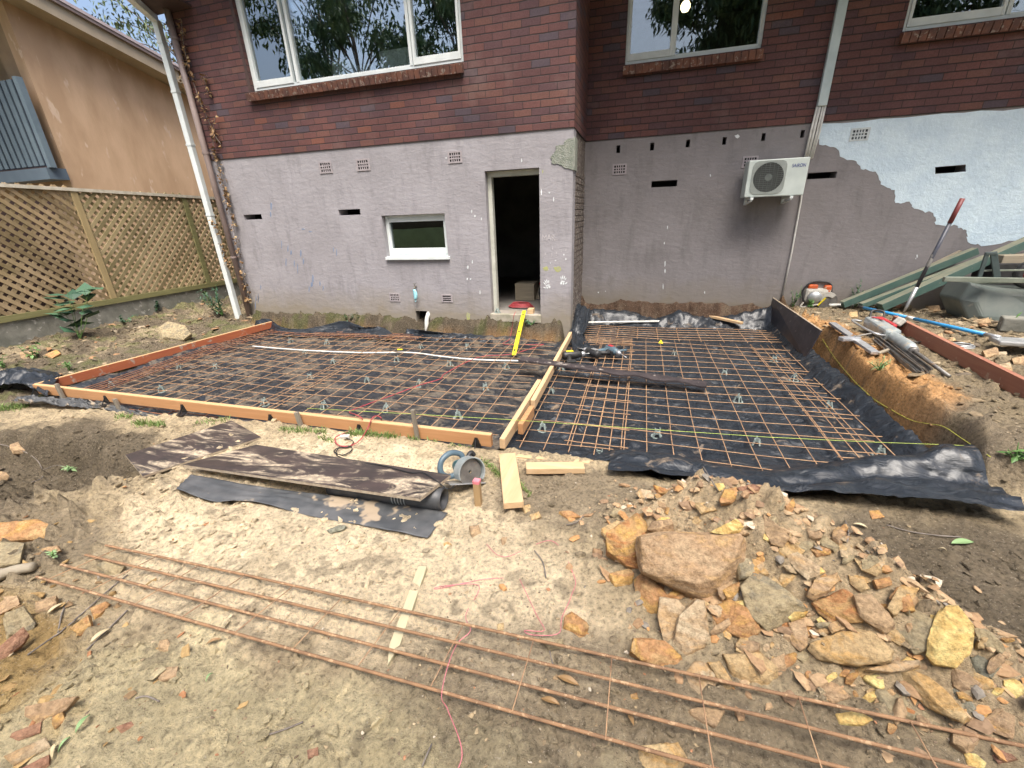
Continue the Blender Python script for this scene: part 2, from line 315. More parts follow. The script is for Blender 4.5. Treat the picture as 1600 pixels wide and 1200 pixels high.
M = dict(
 brick=brick_mat(),
 sillbrick=simple('sill_brick', (.20, .085, .055), (.11, .055, .045), .75, scale=9, bs=.4, c3=(.28, .22, .18), s3=20, t3=.58),
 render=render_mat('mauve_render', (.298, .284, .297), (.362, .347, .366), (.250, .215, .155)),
 render_shaded=render_mat('mauve_render_shaded', (.222, .207, .208), (.256, .240, .243), (.200, .172, .130)),  # darker copy of the wall render, the recess shade put into its colour
 white_patch=simple('white_masonry_paint', (.66, .80, .88), (.58, .72, .82), .6, scale=5, bs=.7, bd=.02),
 cement=simple('bare_cement', (.22, .245, .20), (.31, .325, .28), .9, scale=16, bs=.9, bd=.02),
 greybrick=simple('old_mortar_brick', (.19, .155, .13), (.10, .08, .07), .9, scale=14, bs=.8, bd=.015, c3=(.32, .29, .25), s3=24, t3=.56),
 ground=ground_mat(),
 membL=plastic_mat('black_plastic_dirty', .17, (.125, .116, .105), base=(.022, .025, .030)), membR=plastic_mat('black_plastic', .05, (.21, .185, .16)), membC=plastic_mat('black_plastic_clean', -.06),
 rebar=simple('rusty_wire', (.42, .26, .14), (.30, .175, .10), .8, scale=20, bs=.3, bd=.002, c3=(.40, .27, .15), s3=30, t3=.6),
 rebar_big=simple('rusty_bar', (.30, .172, .088), (.20, .115, .062), .85, scale=14, bs=.4, bd=.002, c3=(.42, .28, .16), s3=40, t3=.58),
 rebar_red=simple('red_rust_bar', (.27, .115, .06), (.17, .08, .05), .85, scale=14, bs=.3, bd=.002),
 pine=wood_mat('fresh_pine', (.62, .44, .26), (.52, .35, .19), 0),
 pineY=wood_mat('fresh_pine_long', (.62, .44, .26), (.50, .33, .18), 1),
 orange_lvl=wood_mat('orange_formwork_timber', (.48, .26, .125), (.40, .205, .09), 0),
 orange_top=wood_mat('timber_edge', (.58, .38, .20), (.5, .32, .16), 0),
 red_lvl=wood_mat('red_painted_timber', (.40, .13, .055), (.33, .095, .05), 1, c3=(.38, .31, .25), t3=.55),
 board_red=wood_mat('pink_red_board', (.34, .16, .10), (.27, .11, .075), 1, c3=(.40, .27, .19), t3=.6),
 grey_wood=wood_mat('grey_weathered_wood', (.27, .24, .19), (.17, .15, .12), 2),
 old_plank=wood_mat('old_plank', (.34, .30, .22), (.24, .2, .15), 0),
 peg=wood_mat('pale_peg_wood', (.50, .45, .30), (.42, .37, .24), 1), stake=wood_mat('stake_wood', (.42, .29, .15), (.33, .22, .11), 2),
 formply=formply_mat(), ply_edge=simple('ply_edge', (.40, .34, .25), (.28, .22, .16), .8, scale=30, bs=.2),
 dark_ply=simple('black_formply', (.022, .021, .027), (.045, .040, .046), .35, scale=9, bs=.3, c3=(.16, .15, .15), s3=18, t3=.66),
 dark_timber=simple('dark_stained_strip', (.030, .024, .026), (.055, .044, .045), .6, scale=10, bs=.4, c3=(.26, .23, .2), s3=9, t3=.62),
 dpc=simple('dusty_black_sheet', (.052, .056, .06), (.09, .092, .094), .6, scale=7, bs=.35, c3=(.34, .27, .19), s3=4.5, t3=.60),
 roll=simple('black_roll', (.045, .047, .05), (.08, .082, .085), .5, scale=10, bs=.3, c3=(.25, .23, .2), s3=12, t3=.68),
 white=simple('white_paint', (.74, .79, .78), (.66, .71, .70), .45, scale=6, bs=.1),
 cream=simple('cream_paint', (.56, .57, .50), (.47, .48, .41), .5, scale=8, bs=.15),
 white_pvc=simple('white_pvc', (.72, .72, .68), (.6, .59, .54), .4, scale=12, bs=.05),
 aqua=simple('pale_aqua_metal', (.60, .70, .71), (.50, .60, .61), .4, scale=5, bs=.1),
 brown_pipe=simple('mauve_brown_pipe', (.30, .235, .215), (.24, .185, .17), .5, scale=5, bs=.1),
 black=simple('black_rubber', (.018, .018, .019), (.03, .03, .03), .5, scale=20, bs=.1),
 blackgloss=simple('black_plastic_bracket', (.012, .012, .013), None, .45, bs=0),
 chair=simple('grey_green_plastic', (.30, .35, .33), (.20, .25, .23), .45, scale=20, bs=.1),
 interior=simple('dark_room_plaster', (.20, .19, .17), (.14, .13, .12), .9, scale=2, bs=.1),
 concrete=simple('grey_concrete', (.24, .235, .20), (.15, .15, .125), .9, scale=6, bs=.6, bd=.012, c3=(.36, .35, .31), s3=11, t3=.60),
 sillconc=simple('sill_concrete', (.40, .36, .29), (.26, .25, .18), .9, scale=8, bs=.5),
 orange_wall=simple('orange_stucco', (.62, .43, .275), (.50, .335, .205), .9, scale=2.2, bs=.5, bd=.012, stretch=(1, 1, .35), c3=(.66, .50, .36), s3=5, t3=.63),
 brown_wall=simple('brown_stucco', (.40, .29, .19), (.34, .24, .16), .9, scale=3, bs=.35, bd=.008),
 tan_paint=simple('tan_fascia', (.44, .36, .25), (.38, .31, .21), .5, scale=3, bs=.05),
 roofpink=simple('pink_grey_roof', (.47, .40, .40), (.40, .34, .35), .5, scale=4, bs=.1),
 slate=simple('blue_grey_steel', (.135, .18, .22), (.115, .155, .195), .45, scale=3, bs=.05),
 slat=simple('pale_blue_slat', (.17, .225, .26), (.14, .19, .225), .45, scale=4, bs=.05),
 navy=simple('dark_navy', (.02, .025, .05), (.028, .034, .06), .5, bs=0),
 lattice=wood_mat('lattice_timber', (.43, .325, .20), (.33, .245, .145), 2, isl=True), lattice_g=wood_mat('greened_lattice', (.42, .345, .205), (.33, .27, .155), 2, isl=True),
 post=wood_mat('fence_post_wood', (.42, .32, .17), (.31, .24, .12), 2), rail_g=wood_mat('mossy_rail', (.25, .24, .11), (.17, .16, .07), 1),
 cap=simple('pale_rail_cap', (.62, .58, .48), (.5, .46, .36), .6, scale=10, bs=.1),
 vent=simple('painted_vent', (.36, .325, .335), (.30, .27, .28), .8, scale=20, bs=.3), hole=simple('hole_shade', (.008, .008, .008), None, .95, bs=0),  # near-black colour painted for the shade inside holes
 ventw=simple('white_vent', (.62, .68, .70), (.52, .58, .6), .7, scale=20, bs=.2),
 ac=simple('aged_ac_case', (.56, .62, .585), (.49, .55, .52), .45, scale=5, bs=.05, c3=(.30, .24, .16), s3=9, t3=.70), ac_grey=simple('ac_grille', (.30, .33, .31), (.25, .28, .26), .5, bs=0),
 ac_dark=simple('ac_fan_dark', (.03, .035, .033), None, .6, bs=0), ac_wire=simple('ac_wire', (.13, .15, .14), None, .5, bs=0),
 blue_ink=simple('blue_lettering', (.02, .045, .28), None, .5, bs=0),
 galv=simple('galvanised_steel', (.50, .51, .51), (.40, .41, .41), .4, metal=.6, scale=14, bs=.1), alu=simple('brushed_aluminium', (.62, .63, .64), (.5, .51, .52), .35, metal=.7, scale=16, bs=.1, c3=(.45, .42, .38), s3=8, t3=.62),
 steel=simple('worn_steel', (.22, .21, .19), (.14, .13, .12), .5, metal=.5, scale=14, bs=.2, c3=(.24, .17, .11), s3=10, t3=.6),
 blue=simple('blue_pole', (.045, .33, .68), (.04, .28, .6), .4, scale=10, bs=.05), red=simple('red_plastic', (.42, .035, .04), (.32, .03, .035), .45, scale=10, bs=.05),
 redmetal=simple('red_grip', (.22, .045, .04), (.17, .04, .04), .5, scale=10, bs=.1), navypole=simple('dark_blue_pole', (.045, .05, .075), (.07, .075, .09), .45, scale=10, bs=.1, c3=(.32, .31, .29), s3=7, t3=.62),
 cord_red=simple('red_cord', (.42, .06, .07), (.33, .05, .06), .5, bs=0), cord_black=simple('black_cord', (.02, .02, .02), None, .5, bs=0),
 yellow=simple('yellow_level', (.80, .66, .03), (.74, .6, .03), .4, bs=0), strY=simple('yellow_string', (.62, .62, .10), None, .6, bs=0), strG=simple('lime_string', (.50, .62, .12), None, .6, bs=0),
 pink=simple('pink_string', (.72, .22, .26), None, .6, bs=0),
 teal=simple('teal_tool_body', (.035, .16, .18), (.03, .13, .15), .4, scale=20, bs=.05), toolgrey=simple('grey_tool_metal', (.42, .46, .46), (.32, .36, .36), .4, metal=.4, scale=16, bs=.1, c3=(.5, .45, .36), s3=10, t3=.6),
 orange=simple('orange_tool', (.62, .12, .03), (.5, .1, .03), .45, scale=10, bs=.05, c3=(.45, .36, .26), s3=12, t3=.6), toolwhite=simple('dusty_white_tool', (.52, .50, .45), (.40, .38, .33), .6, scale=10, bs=.1),
 bluegrey=simple('blue_grey_tool', (.09, .14, .17), (.07, .11, .14), .4, scale=20, bs=.05),
 green_paint=simple('green_painted_timber', (.05, .10, .085), (.07, .12, .10), .55, scale=6, bs=.2, c3=(.2, .2, .15), s3=9, t3=.66), green_top=simple('dusty_green_plank', (.25, .245, .175), (.18, .2, .15), .8, scale=8, bs=.3),
 tray=simple('grey_green_tray', (.085, .105, .095), (.125, .14, .125), .45, scale=4, bs=.15, c3=(.2, .19, .16), s3=6, t3=.66), barrow=simple('dark_steel_frame', (.04, .06, .06), (.06, .08, .08), .5, scale=8, bs=.1), barrow_bar=simple('grey_green_bar', (.14, .165, .13), (.19, .21, .17), .55, scale=8, bs=.1),
 paint_w=simple('white_paint_mark', (.78, .82, .83), None, .6, bs=0), paint_f=simple('faint_white_chalk', (.50, .47, .48), None, .8, bs=0), paint_b=simple('blue_paint_mark', (.16, .215, .33), (.22, .26, .35), .7, bs=0), paint_y=simple('yellow_green_smear', (.40, .42, .14), (.34, .34, .22), .8, scale=30, bs=0),
 mask=simple('blue_face_mask', (.30, .66, .74), (.36, .70, .77), .8, scale=20, bs=.2), brass=simple('old_brass', (.22, .18, .12), (.14, .11, .08), .5, metal=.5, bs=.1),
 frame_brown=simple('brown_reveal', (.075, .045, .038), (.05, .03, .028), .7, bs=.1),
 canvas=simple('pale_canvas', (.80, .84, .84), (.74, .80, .80), .8, scale=3, bs=.1), soil_red=simple('red_earth', (.30, .14, .075), (.2, .1, .06), .9, scale=10, bs=.6),
 glassA=glass_mat('window_glass', .27), glassB=glass_mat('dim_window_glass', .10), glassC=glass_mat('basement_glass', .05),
 leafdark=leaf_mat('dark_leaf', (.020, .055, .035), (.045, .105, .06), (.075, .15, .08)), leafgreen=leaf_mat('green_leaf', (.06, .14, .035), (.11, .22, .06), (.17, .28, .09)),
 leafdead=leaf_mat('dead_leaf', (.16, .085, .035), (.26, .16, .07), (.40, .30, .16)), leafgum=leaf_mat('gum_leaf', (.045, .075, .03), (.085, .12, .045), (.14, .17, .075)), leaftree=leaf_mat('tree_leaf', (.05, .10, .045), (.10, .17, .08), (.17, .24, .11)),
 grass=leaf_mat('grass_blade', (.10, .17, .04), (.17, .25, .07), (.26, .3, .12)), bark=simple('bark', (.16, .125, .10), (.09, .07, .055), .9, scale=8, bs=.7, bd=.02), twig=simple('grey_twig', (.23, .20, .17), (.14, .12, .1), .9, scale=20, bs=.3),
 leafbuff=leaf_mat('fallen_leaf', (.38, .27, .13), (.50, .42, .26), (.25, .13, .07)), leaffresh=leaf_mat('fresh_leaf', (.17, .28, .12), (.22, .33, .15)),
)
RK = dict(
 tan=rock_mat('tan_sandstone', (0.656, 0.483, 0.258), (0.542, 0.387, 0.207), (0.630, 0.393, 0.157)), ochre=rock_mat('ochre_sandstone', (0.630, 0.381, 0.123), (0.504, 0.317, 0.146), (0.479, 0.215, 0.090)),
 yellow=rock_mat('yellow_sandstone', (0.825, 0.710, 0.314), (0.825, 0.609, 0.246), (0.731, 0.483, 0.168)), pink=rock_mat('pink_sandstone', (0.542, 0.393, 0.241), (0.479, 0.323, 0.190), (0.580, 0.381, 0.185)),
 rust=rock_mat('rust_sandstone', (0.593, 0.393, 0.190), (0.504, 0.272, 0.129), (0.605, 0.368, 0.123)), grey=rock_mat('grey_stone', (0.366, 0.311, 0.202), (0.441, 0.356, 0.213), (0.277, 0.241, 0.168)),
 brown=rock_mat('brown_sandstone', (0.454, 0.323, 0.196), (0.530, 0.368, 0.213), (0.366, 0.254, 0.157)), red=rock_mat('red_sandstone', (0.340, 0.172, 0.112), (0.454, 0.266, 0.168), (0.265, 0.139, 0.095)),
 pale=rock_mat('pale_sandstone', (0.630, 0.508, 0.336), (0.530, 0.393, 0.246), (0.567, 0.368, 0.179)), blue=rock_mat('blue_grey_stone', (0.303, 0.298, 0.224), (0.240, 0.241, 0.190), (0.378, 0.342, 0.246)),
)

# ------------------------------------------------------------ mesh builder
class MB:
    def __init__(s): s.v = []; s.f = []
    def add(s, v, f):
        o = len(s.v); s.v += [tuple(p) for p in v]; s.f += [tuple(i+o for i in q) for q in f]; return s
    def box(s, c, d, R=None):
        c = Vector(c); hx, hy, hz_ = d[0]/2, d[1]/2, d[2]/2
        p = [Vector((x, y, z)) for z in (-hz_, hz_) for y in (-hy, hy) for x in (-hx, hx)]
        if R is not None: p = [R @ q for q in p]
        return s.add([c+q for q in p], [(0, 2, 3, 1), (4, 5, 7, 6), (0, 1, 5, 4), (2, 6, 7, 3), (0, 4, 6, 2), (1, 3, 7, 5)])
    def bb(s, x0, x1, y0, y1, z0, z1): return s.box(((x0+x1)/2, (y0+y1)/2, (z0+z1)/2), (x1-x0, y1-y0, z1-z0))
    def beam(s, a, b, w, h, up=(0, 0, 1), roll=0):
        a = Vector(a); b = Vector(b); d = (b-a); L = d.length; d.normalize()
        sd_ = d.cross(Vector(up)).normalized(); u = sd_.cross(d)
        Rm = Matrix((d, sd_, u)).transposed()
        if roll: Rm = Matrix.Rotation(roll, 3, d) @ Rm
        return s.box((a+b)/2, (L, w, h), Rm)
    def tube(s, pts, r, n=8, cap=True):
        pts = [Vector(p) for p in pts]; m = len(pts); rr = r if hasattr(r, '__len__') else [r]*m
        o = len(s.v); prev = None
        for i, p in enumerate(pts):
            t = (pts[min(i+1, m-1)]-pts[max(i-1, 0)]).normalized()
            if prev is None:
                prev = t.cross(Vector((0, 0, 1)))
                if prev.length < .01: prev = t.cross(Vector((1, 0, 0)))
            x = (prev - t*prev.dot(t)).normalized(); prev = x; y = t.cross(x)
            for k in range(n):
                a = 2*math.pi*k/n; s.v.append(tuple(p+(x*math.cos(a)+y*math.sin(a))*rr[i]))
        for i in range(m-1):
            for k in range(n):
                k2 = (k+1) % n; s.f.append((o+i*n+k, o+i*n+k2, o+(i+1)*n+k2, o+(i+1)*n+k))
        if cap: s.f.append(tuple(o+k for k in reversed(range(n)))); s.f.append(tuple(o+(m-1)*n+k for k in range(n)))
        return s
    def prism(s, poly, vec):
        vec = Vector(vec); n = len(poly); p = [Vector(q) for q in poly]
        return s.add(p+[q+vec for q in p], [tuple(reversed(range(n))), tuple(range(n, 2*n))]+[(i, (i+1) % n, n+(i+1) % n, n+i) for i in range(n)])
    def lathe(s, prof, Mx, n=20, closed=False):
        o = len(s.v)
        for r, z in prof:
            for k in range(n):
                a = 2*math.pi*k/n; s.v.append(tuple(Mx @ Vector((r*math.cos(a), r*math.sin(a), z))))
        m = len(prof)
        for i in range(m-1+(1 if closed else 0)):
            j = (i+1) % m
            for k in range(n):
                k2 = (k+1) % n; s.f.append((o+i*n+k, o+i*n+k2, o+j*n+k2, o+j*n+k))
        if not closed:
            s.f.append(tuple(o+k for k in reversed(range(n)))); s.f.append(tuple(o+(m-1)*n+k for k in range(n)))
        return s
    def grid(s, P):
        o = len(s.v); nu = len(P); nv = len(P[0])
        for r in P: s.v += [tuple(p) for p in r]
        for i in range(nu-1):
            for j in range(nv-1): s.f.append((o+i*nv+j, o+i*nv+j+1, o+(i+1)*nv+j+1, o+(i+1)*nv+j))
        return s
    def build(s, name, mat, parent=None, smooth=False, bevel=0, base=True, solid=0):
        me = bpy.data.meshes.new(name); o = bpy.data.objects.new(name, me); C.objects.link(o)
        vv = s.v; org = Vector((0, 0, 0))
        if parent is not None:
            L = parent['_L'] if '_L' in parent.keys() else (0, 0, 0); org = Vector(L)
        elif base and vv:
            a = np.array(vv); org = Vector(((a[:, 0].min()+a[:, 0].max())/2, (a[:, 1].min()+a[:, 1].max())/2, a[:, 2].min()))
        me.from_pydata([(p[0]-org.x, p[1]-org.y, p[2]-org.z) for p in vv], [], s.f)
        if parent is not None: o.parent = parent
        else: o.location = org; o['_L'] = tuple(org)
        if parent is not None: o['_L'] = tuple(org)
        if bevel:
            bm = bmesh.new(); bm.from_mesh(me); bmesh.ops.recalc_face_normals(bm, faces=bm.faces)
            es = [e for e in bm.edges if len(e.link_faces) == 2 and e.calc_face_angle(0) > .5]
            bmesh.ops.bevel(bm, geom=es, offset=bevel, segments=2, affect='EDGES', profile=.5, clamp_overlap=True); bm.to_mesh(me); bm.free()
        else:
            bm = bmesh.new(); bm.from_mesh(me)
            if not solid: bmesh.ops.recalc_face_normals(bm, faces=bm.faces)
            bm.to_mesh(me); bm.free()
        me.materials.append(mat if not isinstance(mat, str) else M[mat])
        if smooth: me.polygons.foreach_set('use_smooth', [True]*len(me.polygons))
        if solid:
            md = o.modifiers.new('thickness', 'SOLIDIFY'); md.thickness = solid; md.offset = 1
        return o

def tag(o, label, cat, group=None, kind=None):
    o['label'] = label; o['category'] = cat
    if group: o['group'] = group
    if kind: o['kind'] = kind
    return o
def struct(o, kind='structure'):
    o['kind'] = kind; return o
def thing(name, label, cat, loc, group=None):
    e = bpy.data.objects.new(name, None); C.objects.link(e); e.location = loc; e.empty_display_size = .1
    e['_L'] = tuple(loc); return tag(e, label, cat, group)
def dup(root, loc, rz=0, label=None):
    r = root.copy(); C.objects.link(r); r.location = loc; r.rotation_euler = (0, 0, rz)
    if label: r['label'] = label
    for ch in list(root.children):
        c = ch.copy(); C.objects.link(c); c.parent = r
        for g in ch.children:
            d = g.copy(); C.objects.link(d); d.parent = c
    return r
def text_geo(txt, size):
    cu = bpy.data.curves.new('t', 'FONT'); cu.body = txt; cu.size = size; cu.extrude = .0015; cu.align_x = 'CENTER'; cu.align_y = 'CENTER'
    o = bpy.data.objects.new('t', cu); C.objects.link(o)
    dg = bpy.context.evaluated_depsgraph_get(); me = bpy.data.meshes.new_from_object(o.evaluated_get(dg))
    v = [q.co.copy() for q in me.vertices]; f = [tuple(p.vertices) for p in me.polygons]
    bpy.data.objects.remove(o); bpy.data.curves.remove(cu); bpy.data.meshes.remove(me); return v, f
def curve_pts(P, n=8):
    P = [Vector(p) for p in P]; out = []
    for i in range(len(P)-1):
        a = P[max(i-1, 0)]; b = P[i]; c = P[i+1]; d = P[min(i+2, len(P)-1)]
        for k in range(n):
            t = k/n; out.append(.5*((2*b)+(c-a)*t+(2*a-5*b+4*c-d)*t*t+(3*b-a-3*c+d)*t**3))
    out.append(P[-1]); return out

# ================================================================ GROUND
def axis(parts):
    out = []
    for a, b, st in parts: out += list(np.arange(a, b, st))
    return np.array(out+[parts[-1][1]])
def soil_colour(x, y):
    # what the soil itself is: sand, loam, clay, moss
    n1 = fbm(x*1.3, y*1.3, 61, 5, .6); n2 = fbm(x*4, y*4, 71, 5, .65); n3 = fbm(x*12, y*12, 81, 4, .6)
    sand = np.array([.80, .66, .45]); tan = np.array([.49, .395, .255]); loam = np.array([.12, .098, .070]); clay = np.array([.56, .31, .13]); olive = np.array([.60, .515, .315]); moss = np.array([.085, .095, .035]); rubble = np.array([.54, .415, .26])
    def mix(c, k, d): return c*(1-k[:, None])+d*k[:, None]
    col = np.tile(tan, (len(x), 1))
    wv = (n1-.5)*1.2+(n2-.5)*.8
    col = mix(col, .85*sm(.35, .65, gs(x, y, -1.9, 1.75, 1.9, .95, -.15)+wv*.5), sand)
    col = mix(col, .75*sm(.4, .65, gs(x, y, -1.1, .5, 1.8, .5)+wv*.6), olive)
    col = mix(col, .9*sm(.35, .6, gs(x, y, -4.9, 1.95, 1.7, .62, -.1)+wv*.5), loam*.85)
    col = mix(col, .6*sm(.5, .7, gs(x, y, -3.5, 1.1, .9, .5)+wv*.5), loam*1.5)
    col = mix(col, .85*sm(.3, .6, gs(x, y, 1.9, 2.0, 1.1, .75)+wv*.4), loam*1.1)
    col = mix(col, .55*sm(.42, .65, gs(x, y, .4, 1.0, 1.6, .42)+wv*.5), loam*1.5)
    col = mix(col, .6*sm(.3, .6, gs(x, y, -.2, 2.3, .7, .35)+wv*.5), loam*1.7)
    col = mix(col, .85*sm(.03, .10, pile(x, y)+(n2-.5)*.05), rubble)
    col = mix(col, .8*sm(.45, .65, gs(x, y, -2.85, .55, .9, .4)+wv*.4), np.array([.36, .235, .085]))
    rb = sm(2.03, 2.1, x)*sm(2.9, 3.1, y)
    col = mix(col, rb*.9, tan*.6); col = mix(col, rb*.6*sm(.48, .62, n2), loam*1.2)
    col = mix(col, rb*.9*sm(.35, .6, gs(x, y, 2.15, 5.2, .45, 1.9)+wv*.35), clay)
    col = mix(col, rb*.8*sm(2.6, 2.2, x)*sm(4.2, 3.2, y)*sm(.3, .55, n2), loam*2.2); col = mix(col, rb*.8*sm(2.30, 2.15, x)*sm(3.0, 4.0, y), clay*.9)
    lb = sm(-6.45, -6.65, x)*sm(2.2, 2.7, y)
    col = mix(col, lb*.95, loam*1.25); col = mix(col, lb*sm(.5, .7, n1+(n2-.5)*.6)*.75, tan*.9); col = mix(col, lb*.7*sm(.5, .62, n2), moss*1.2)
    bw = sm(5.9, 6.1, y)*sm(-.8, -1, x)*sm(-7.3, -6.9, x)
    col = mix(col, bw, loam*.8); col = mix(col, bw*sm(.50, .62, n2)*.7, moss*.8); col = mix(col, bw*sm(6.2, 6.05, y)*.7*sm(.4, .6, n1), clay*.7)
    bw = sm(7.2, 7.4, y)*sm(-1.1, -.9, x)*sm(2.4, 2.1, x)
    col = mix(col, bw, np.array([.105, .068, .048])*(.5+n3[:, None]))
    col = mix(col, .55*sm(.60, .72, n3)*sm(-9, -6, x), loam*1.2)
    col = col*(.50+.62*n2+.40*n3)[:, None]
    col = mix(col, sm(-.6, -1.6, y), np.array([.045, .065, .022]))
    return col
def build_ground():
    xs = axis([(-60, -14, 6.), (-14, -9.2, .3), (-9.2, -6.4, .035), (-6.4, -3.2, .026), (-3.2, 2.4, .017), (2.4, 5.6, .035), (5.6, 12, .4), (12, 60, 6.)])
    ys = axis([(-60, -6, 6.), (-6, .2, .4), (.2, 1.4, .011), (1.4, 3.1, .017), (3.1, 8.0, .045), (8, 14, .5), (14, 60, 6.)])
    X, Y = np.meshgrid(xs, ys); Z = hz(X, Y)
    far = np.maximum(sm(9, 14, np.abs(X)), sm(-1, -6, Y)); Z = Z*(1-far)
    nx, ny = len(xs), len(ys)
    V = np.stack([X.ravel(), Y.ravel(), Z.ravel()], 1)
    i = np.arange((nx-1)*(ny-1)); r = i//(nx-1); c = i % (nx-1); a = r*nx+c
    F = np.stack([a, a+1, a+nx+1, a+nx], 1)
    me = bpy.data.meshes.new('ground'); me.vertices.add(len(V)); me.vertices.foreach_set('co', V.ravel())
    me.loops.add(F.size); me.loops.foreach_set('vertex_index', F.ravel()); me.polygons.add(len(F)); me.polygons.foreach_set('loop_start', np.arange(len(F))*4); me.polygons.foreach_set('loop_total', np.full(len(F), 4))
    me.update(); me.polygons.foreach_set('use_smooth', [True]*len(F))
    col = soil_colour(X.ravel(), Y.ravel())
    at_ = me.attributes.new('soil', 'FLOAT_COLOR', 'POINT'); at_.data.foreach_set('color', np.concatenate([col, np.ones((len(col), 1))], 1).ravel())
    o = bpy.data.objects.new('ground', me); C.objects.link(o); me.materials.append(M['ground']); struct(o)
build_ground()

# ================================================================ HOUSE
YL, YR = 6.30, 7.58                  # front wall, recessed wall
XL, XC = -7.08, -.94                 # left corner, inner corner
ZB, ZT = 2.755, 5.0                  # render / brick line, eaves
XE = 9.0
house = thing('brick_house', 'two storey red brick house with a mauve rendered base and white windows', 'house', (0, YL, 0))
def wall(mb, y, x0, x1, z0, z1, holes, th=.24):
    xs = sorted({x0, x1, *[h[0] for h in holes], *[h[1] for h in holes]}); zs = sorted({z0, z1, *[h[2] for h in holes], *[h[3] for h in holes]})
    xs = [v for v in xs if x0 <= v <= x1]; zs = [v for v in zs if z0 <= v <= z1]
    def inh(a, b): return any(h[0] < a < h[1] and h[2] < b < h[3] for h in holes)
    nx, nz = len(xs)-1, len(zs)-1
    S = [[not inh((xs[i]+xs[i+1])/2, (zs[j]+zs[j+1])/2) for j in range(nz)] for i in range(nx)]
    g = lambda i, j: 0 <= i < nx and 0 <= j < nz and S[i][j]
    for i in range(nx):
        for j in range(nz):
            if not S[i][j]: continue
            a, b, c, d = xs[i], xs[i+1], zs[j], zs[j+1]
            mb.add([(a, y, c), (b, y, c), (b, y, d), (a, y, d)], [(0, 1, 2, 3)]); mb.add([(a, y+th, c), (b, y+th, c), (b, y+th, d), (a, y+th, d)], [(3, 2, 1, 0)])
            if not g(i-1, j): mb.add([(a, y, c), (a, y, d), (a, y+th, d), (a, y+th, c)], [(0, 1, 2, 3)])
            if not g(i+1, j): mb.add([(b, y, c), (b, y+th, c), (b, y+th, d), (b, y, d)], [(0, 1, 2, 3)])
            if not g(i, j-1): mb.add([(a, y, c), (a, y+th, c), (b, y+th, c), (b, y, c)], [(0, 1, 2, 3)])
            if not g(i, j+1): mb.add([(a, y, d), (b, y, d), (b, y+th, d), (a, y+th, d)], [(0, 1, 2, 3)])
def px_rect(y, l, t, r, b):      # pixel box -> rectangle on a wall plane
    cx = (l+r)/2; cz = (t+b)/2
    return (at(l, cz, y=y).x, at(r, cz, y=y).x, at(cx, b, y=y).z, at(cx, t, y=y).z)
W1 = (at(395, 143, y=YL).x, at(725, 96, y=YL).x, at(560, 120, y=YL).z, 4.86)
W2 = (at(976, 104.5, y=YR).x, at(1190, 72.5, y=YR).x, at(1083, 88.5, y=YR).z, 4.86)
W3 = (at(1409, 50, y=YR).x, at(1409, 50, y=YR).x+2.5, at(1409, 50, y=YR).z, 4.86)
SW = px_rect(YL, 600, 335, 697.5, 402)
DR = (at(763, 380, y=YL).x, at(843.5, 370, y=YL).x, at(769, 489, y=YL).z, at(800, 264.5, y=YL).z)
PH = (at(651, 500, y=YL).x, at(672, 500, y=YL).x, .0, at(660, 486, y=YL).z)
SLOT_L = [px_rect(YL, 381, 335, 409, 343), px_rect(YL, 529, 327, 563, 336)]
SLOT_R = [px_rect(YR, 1018, 282, 1058, 292), px_rect(YR, 1262, 269, 1307, 279), px_rect(YR, 1460, 259, 1510, 270)]
WEEP = [px_rect(YR, x, y, x+6, y+12) for x, y in ((963, 227), (1016, 223), (1072, 218), (1129, 214), (1190, 208), (1251, 203))]
mb = MB(); wall(mb, YL-.012, XL, XC, ZB, ZT+.3, [W1]); mb.build('brick_wall', 'brick', house)
mb = MB(); wall(mb, YL, XL+.008, XC-.008, -.25, ZB, [SW, DR, PH]+SLOT_L); mb.build('rendered_wall', 'render', house)
mb = MB(); wall(mb, YR-.012, XC-.4, XE, ZB, ZT+.3, [W2, W3]); mb.build('brick_wall', 'brick', house)
mb = MB(); wall(mb, YR, XC-.4, XE, -.25, ZB, SLOT_R+WEEP); mb.build('rendered_wall', 'render_shaded', house)
# return wall between the two planes: bare brick below, face brick above
MB().bb(XC-.22, XC, YL+.23, YR-.013, ZB, ZT+.3).build('return_wall', 'brick', house)
mb = MB(); mb.bb(XC-.22, XC-.02, YL+.241, YR-.001, -.25, ZB-.001); mb.build('return_wall', 'greybrick', house)
mb = MB()
for k in range(34):
    z = -.2+k*.086
    if z > ZB-.5: break
    for j in range(6): mb.bb(XC-.021, XC-.004-.008*random.random(), YL+.25+j*.21+(k % 2)*.05, YL+.25+j*.21+.185+(k % 2)*.05, z+.006, z+.076)
mb.build('raw_brick_course', 'greybrick', house)
# side wall of the left corner and roof
MB().bb(XL, XL+.22, YL+.23, 11, -.2, ZT+.3).build('side_wall', 'brick', house)
roof = MB(); roof.bb(XL-.55, XE, YL-.40, 12, ZT+.31, ZT+.42); roof.build('soffit', 'cream', house)  # unseen overhang, added and sized so that the recess falls dark
roof = MB(); roof.bb(XL-.57, XE, YL-.53, YL-.41, ZT+.26, ZT+.46); roof.build('gutter', 'white', house)
roof = MB(); roof.prism([(XL-.57, YL-.50, ZT+.461), (XL-.57, 12, ZT+.461), (XL-.57, 9.2, ZT+1.9)], (XE-XL+.5, 0, 0)); roof.build('roof', 'roofpink', house)
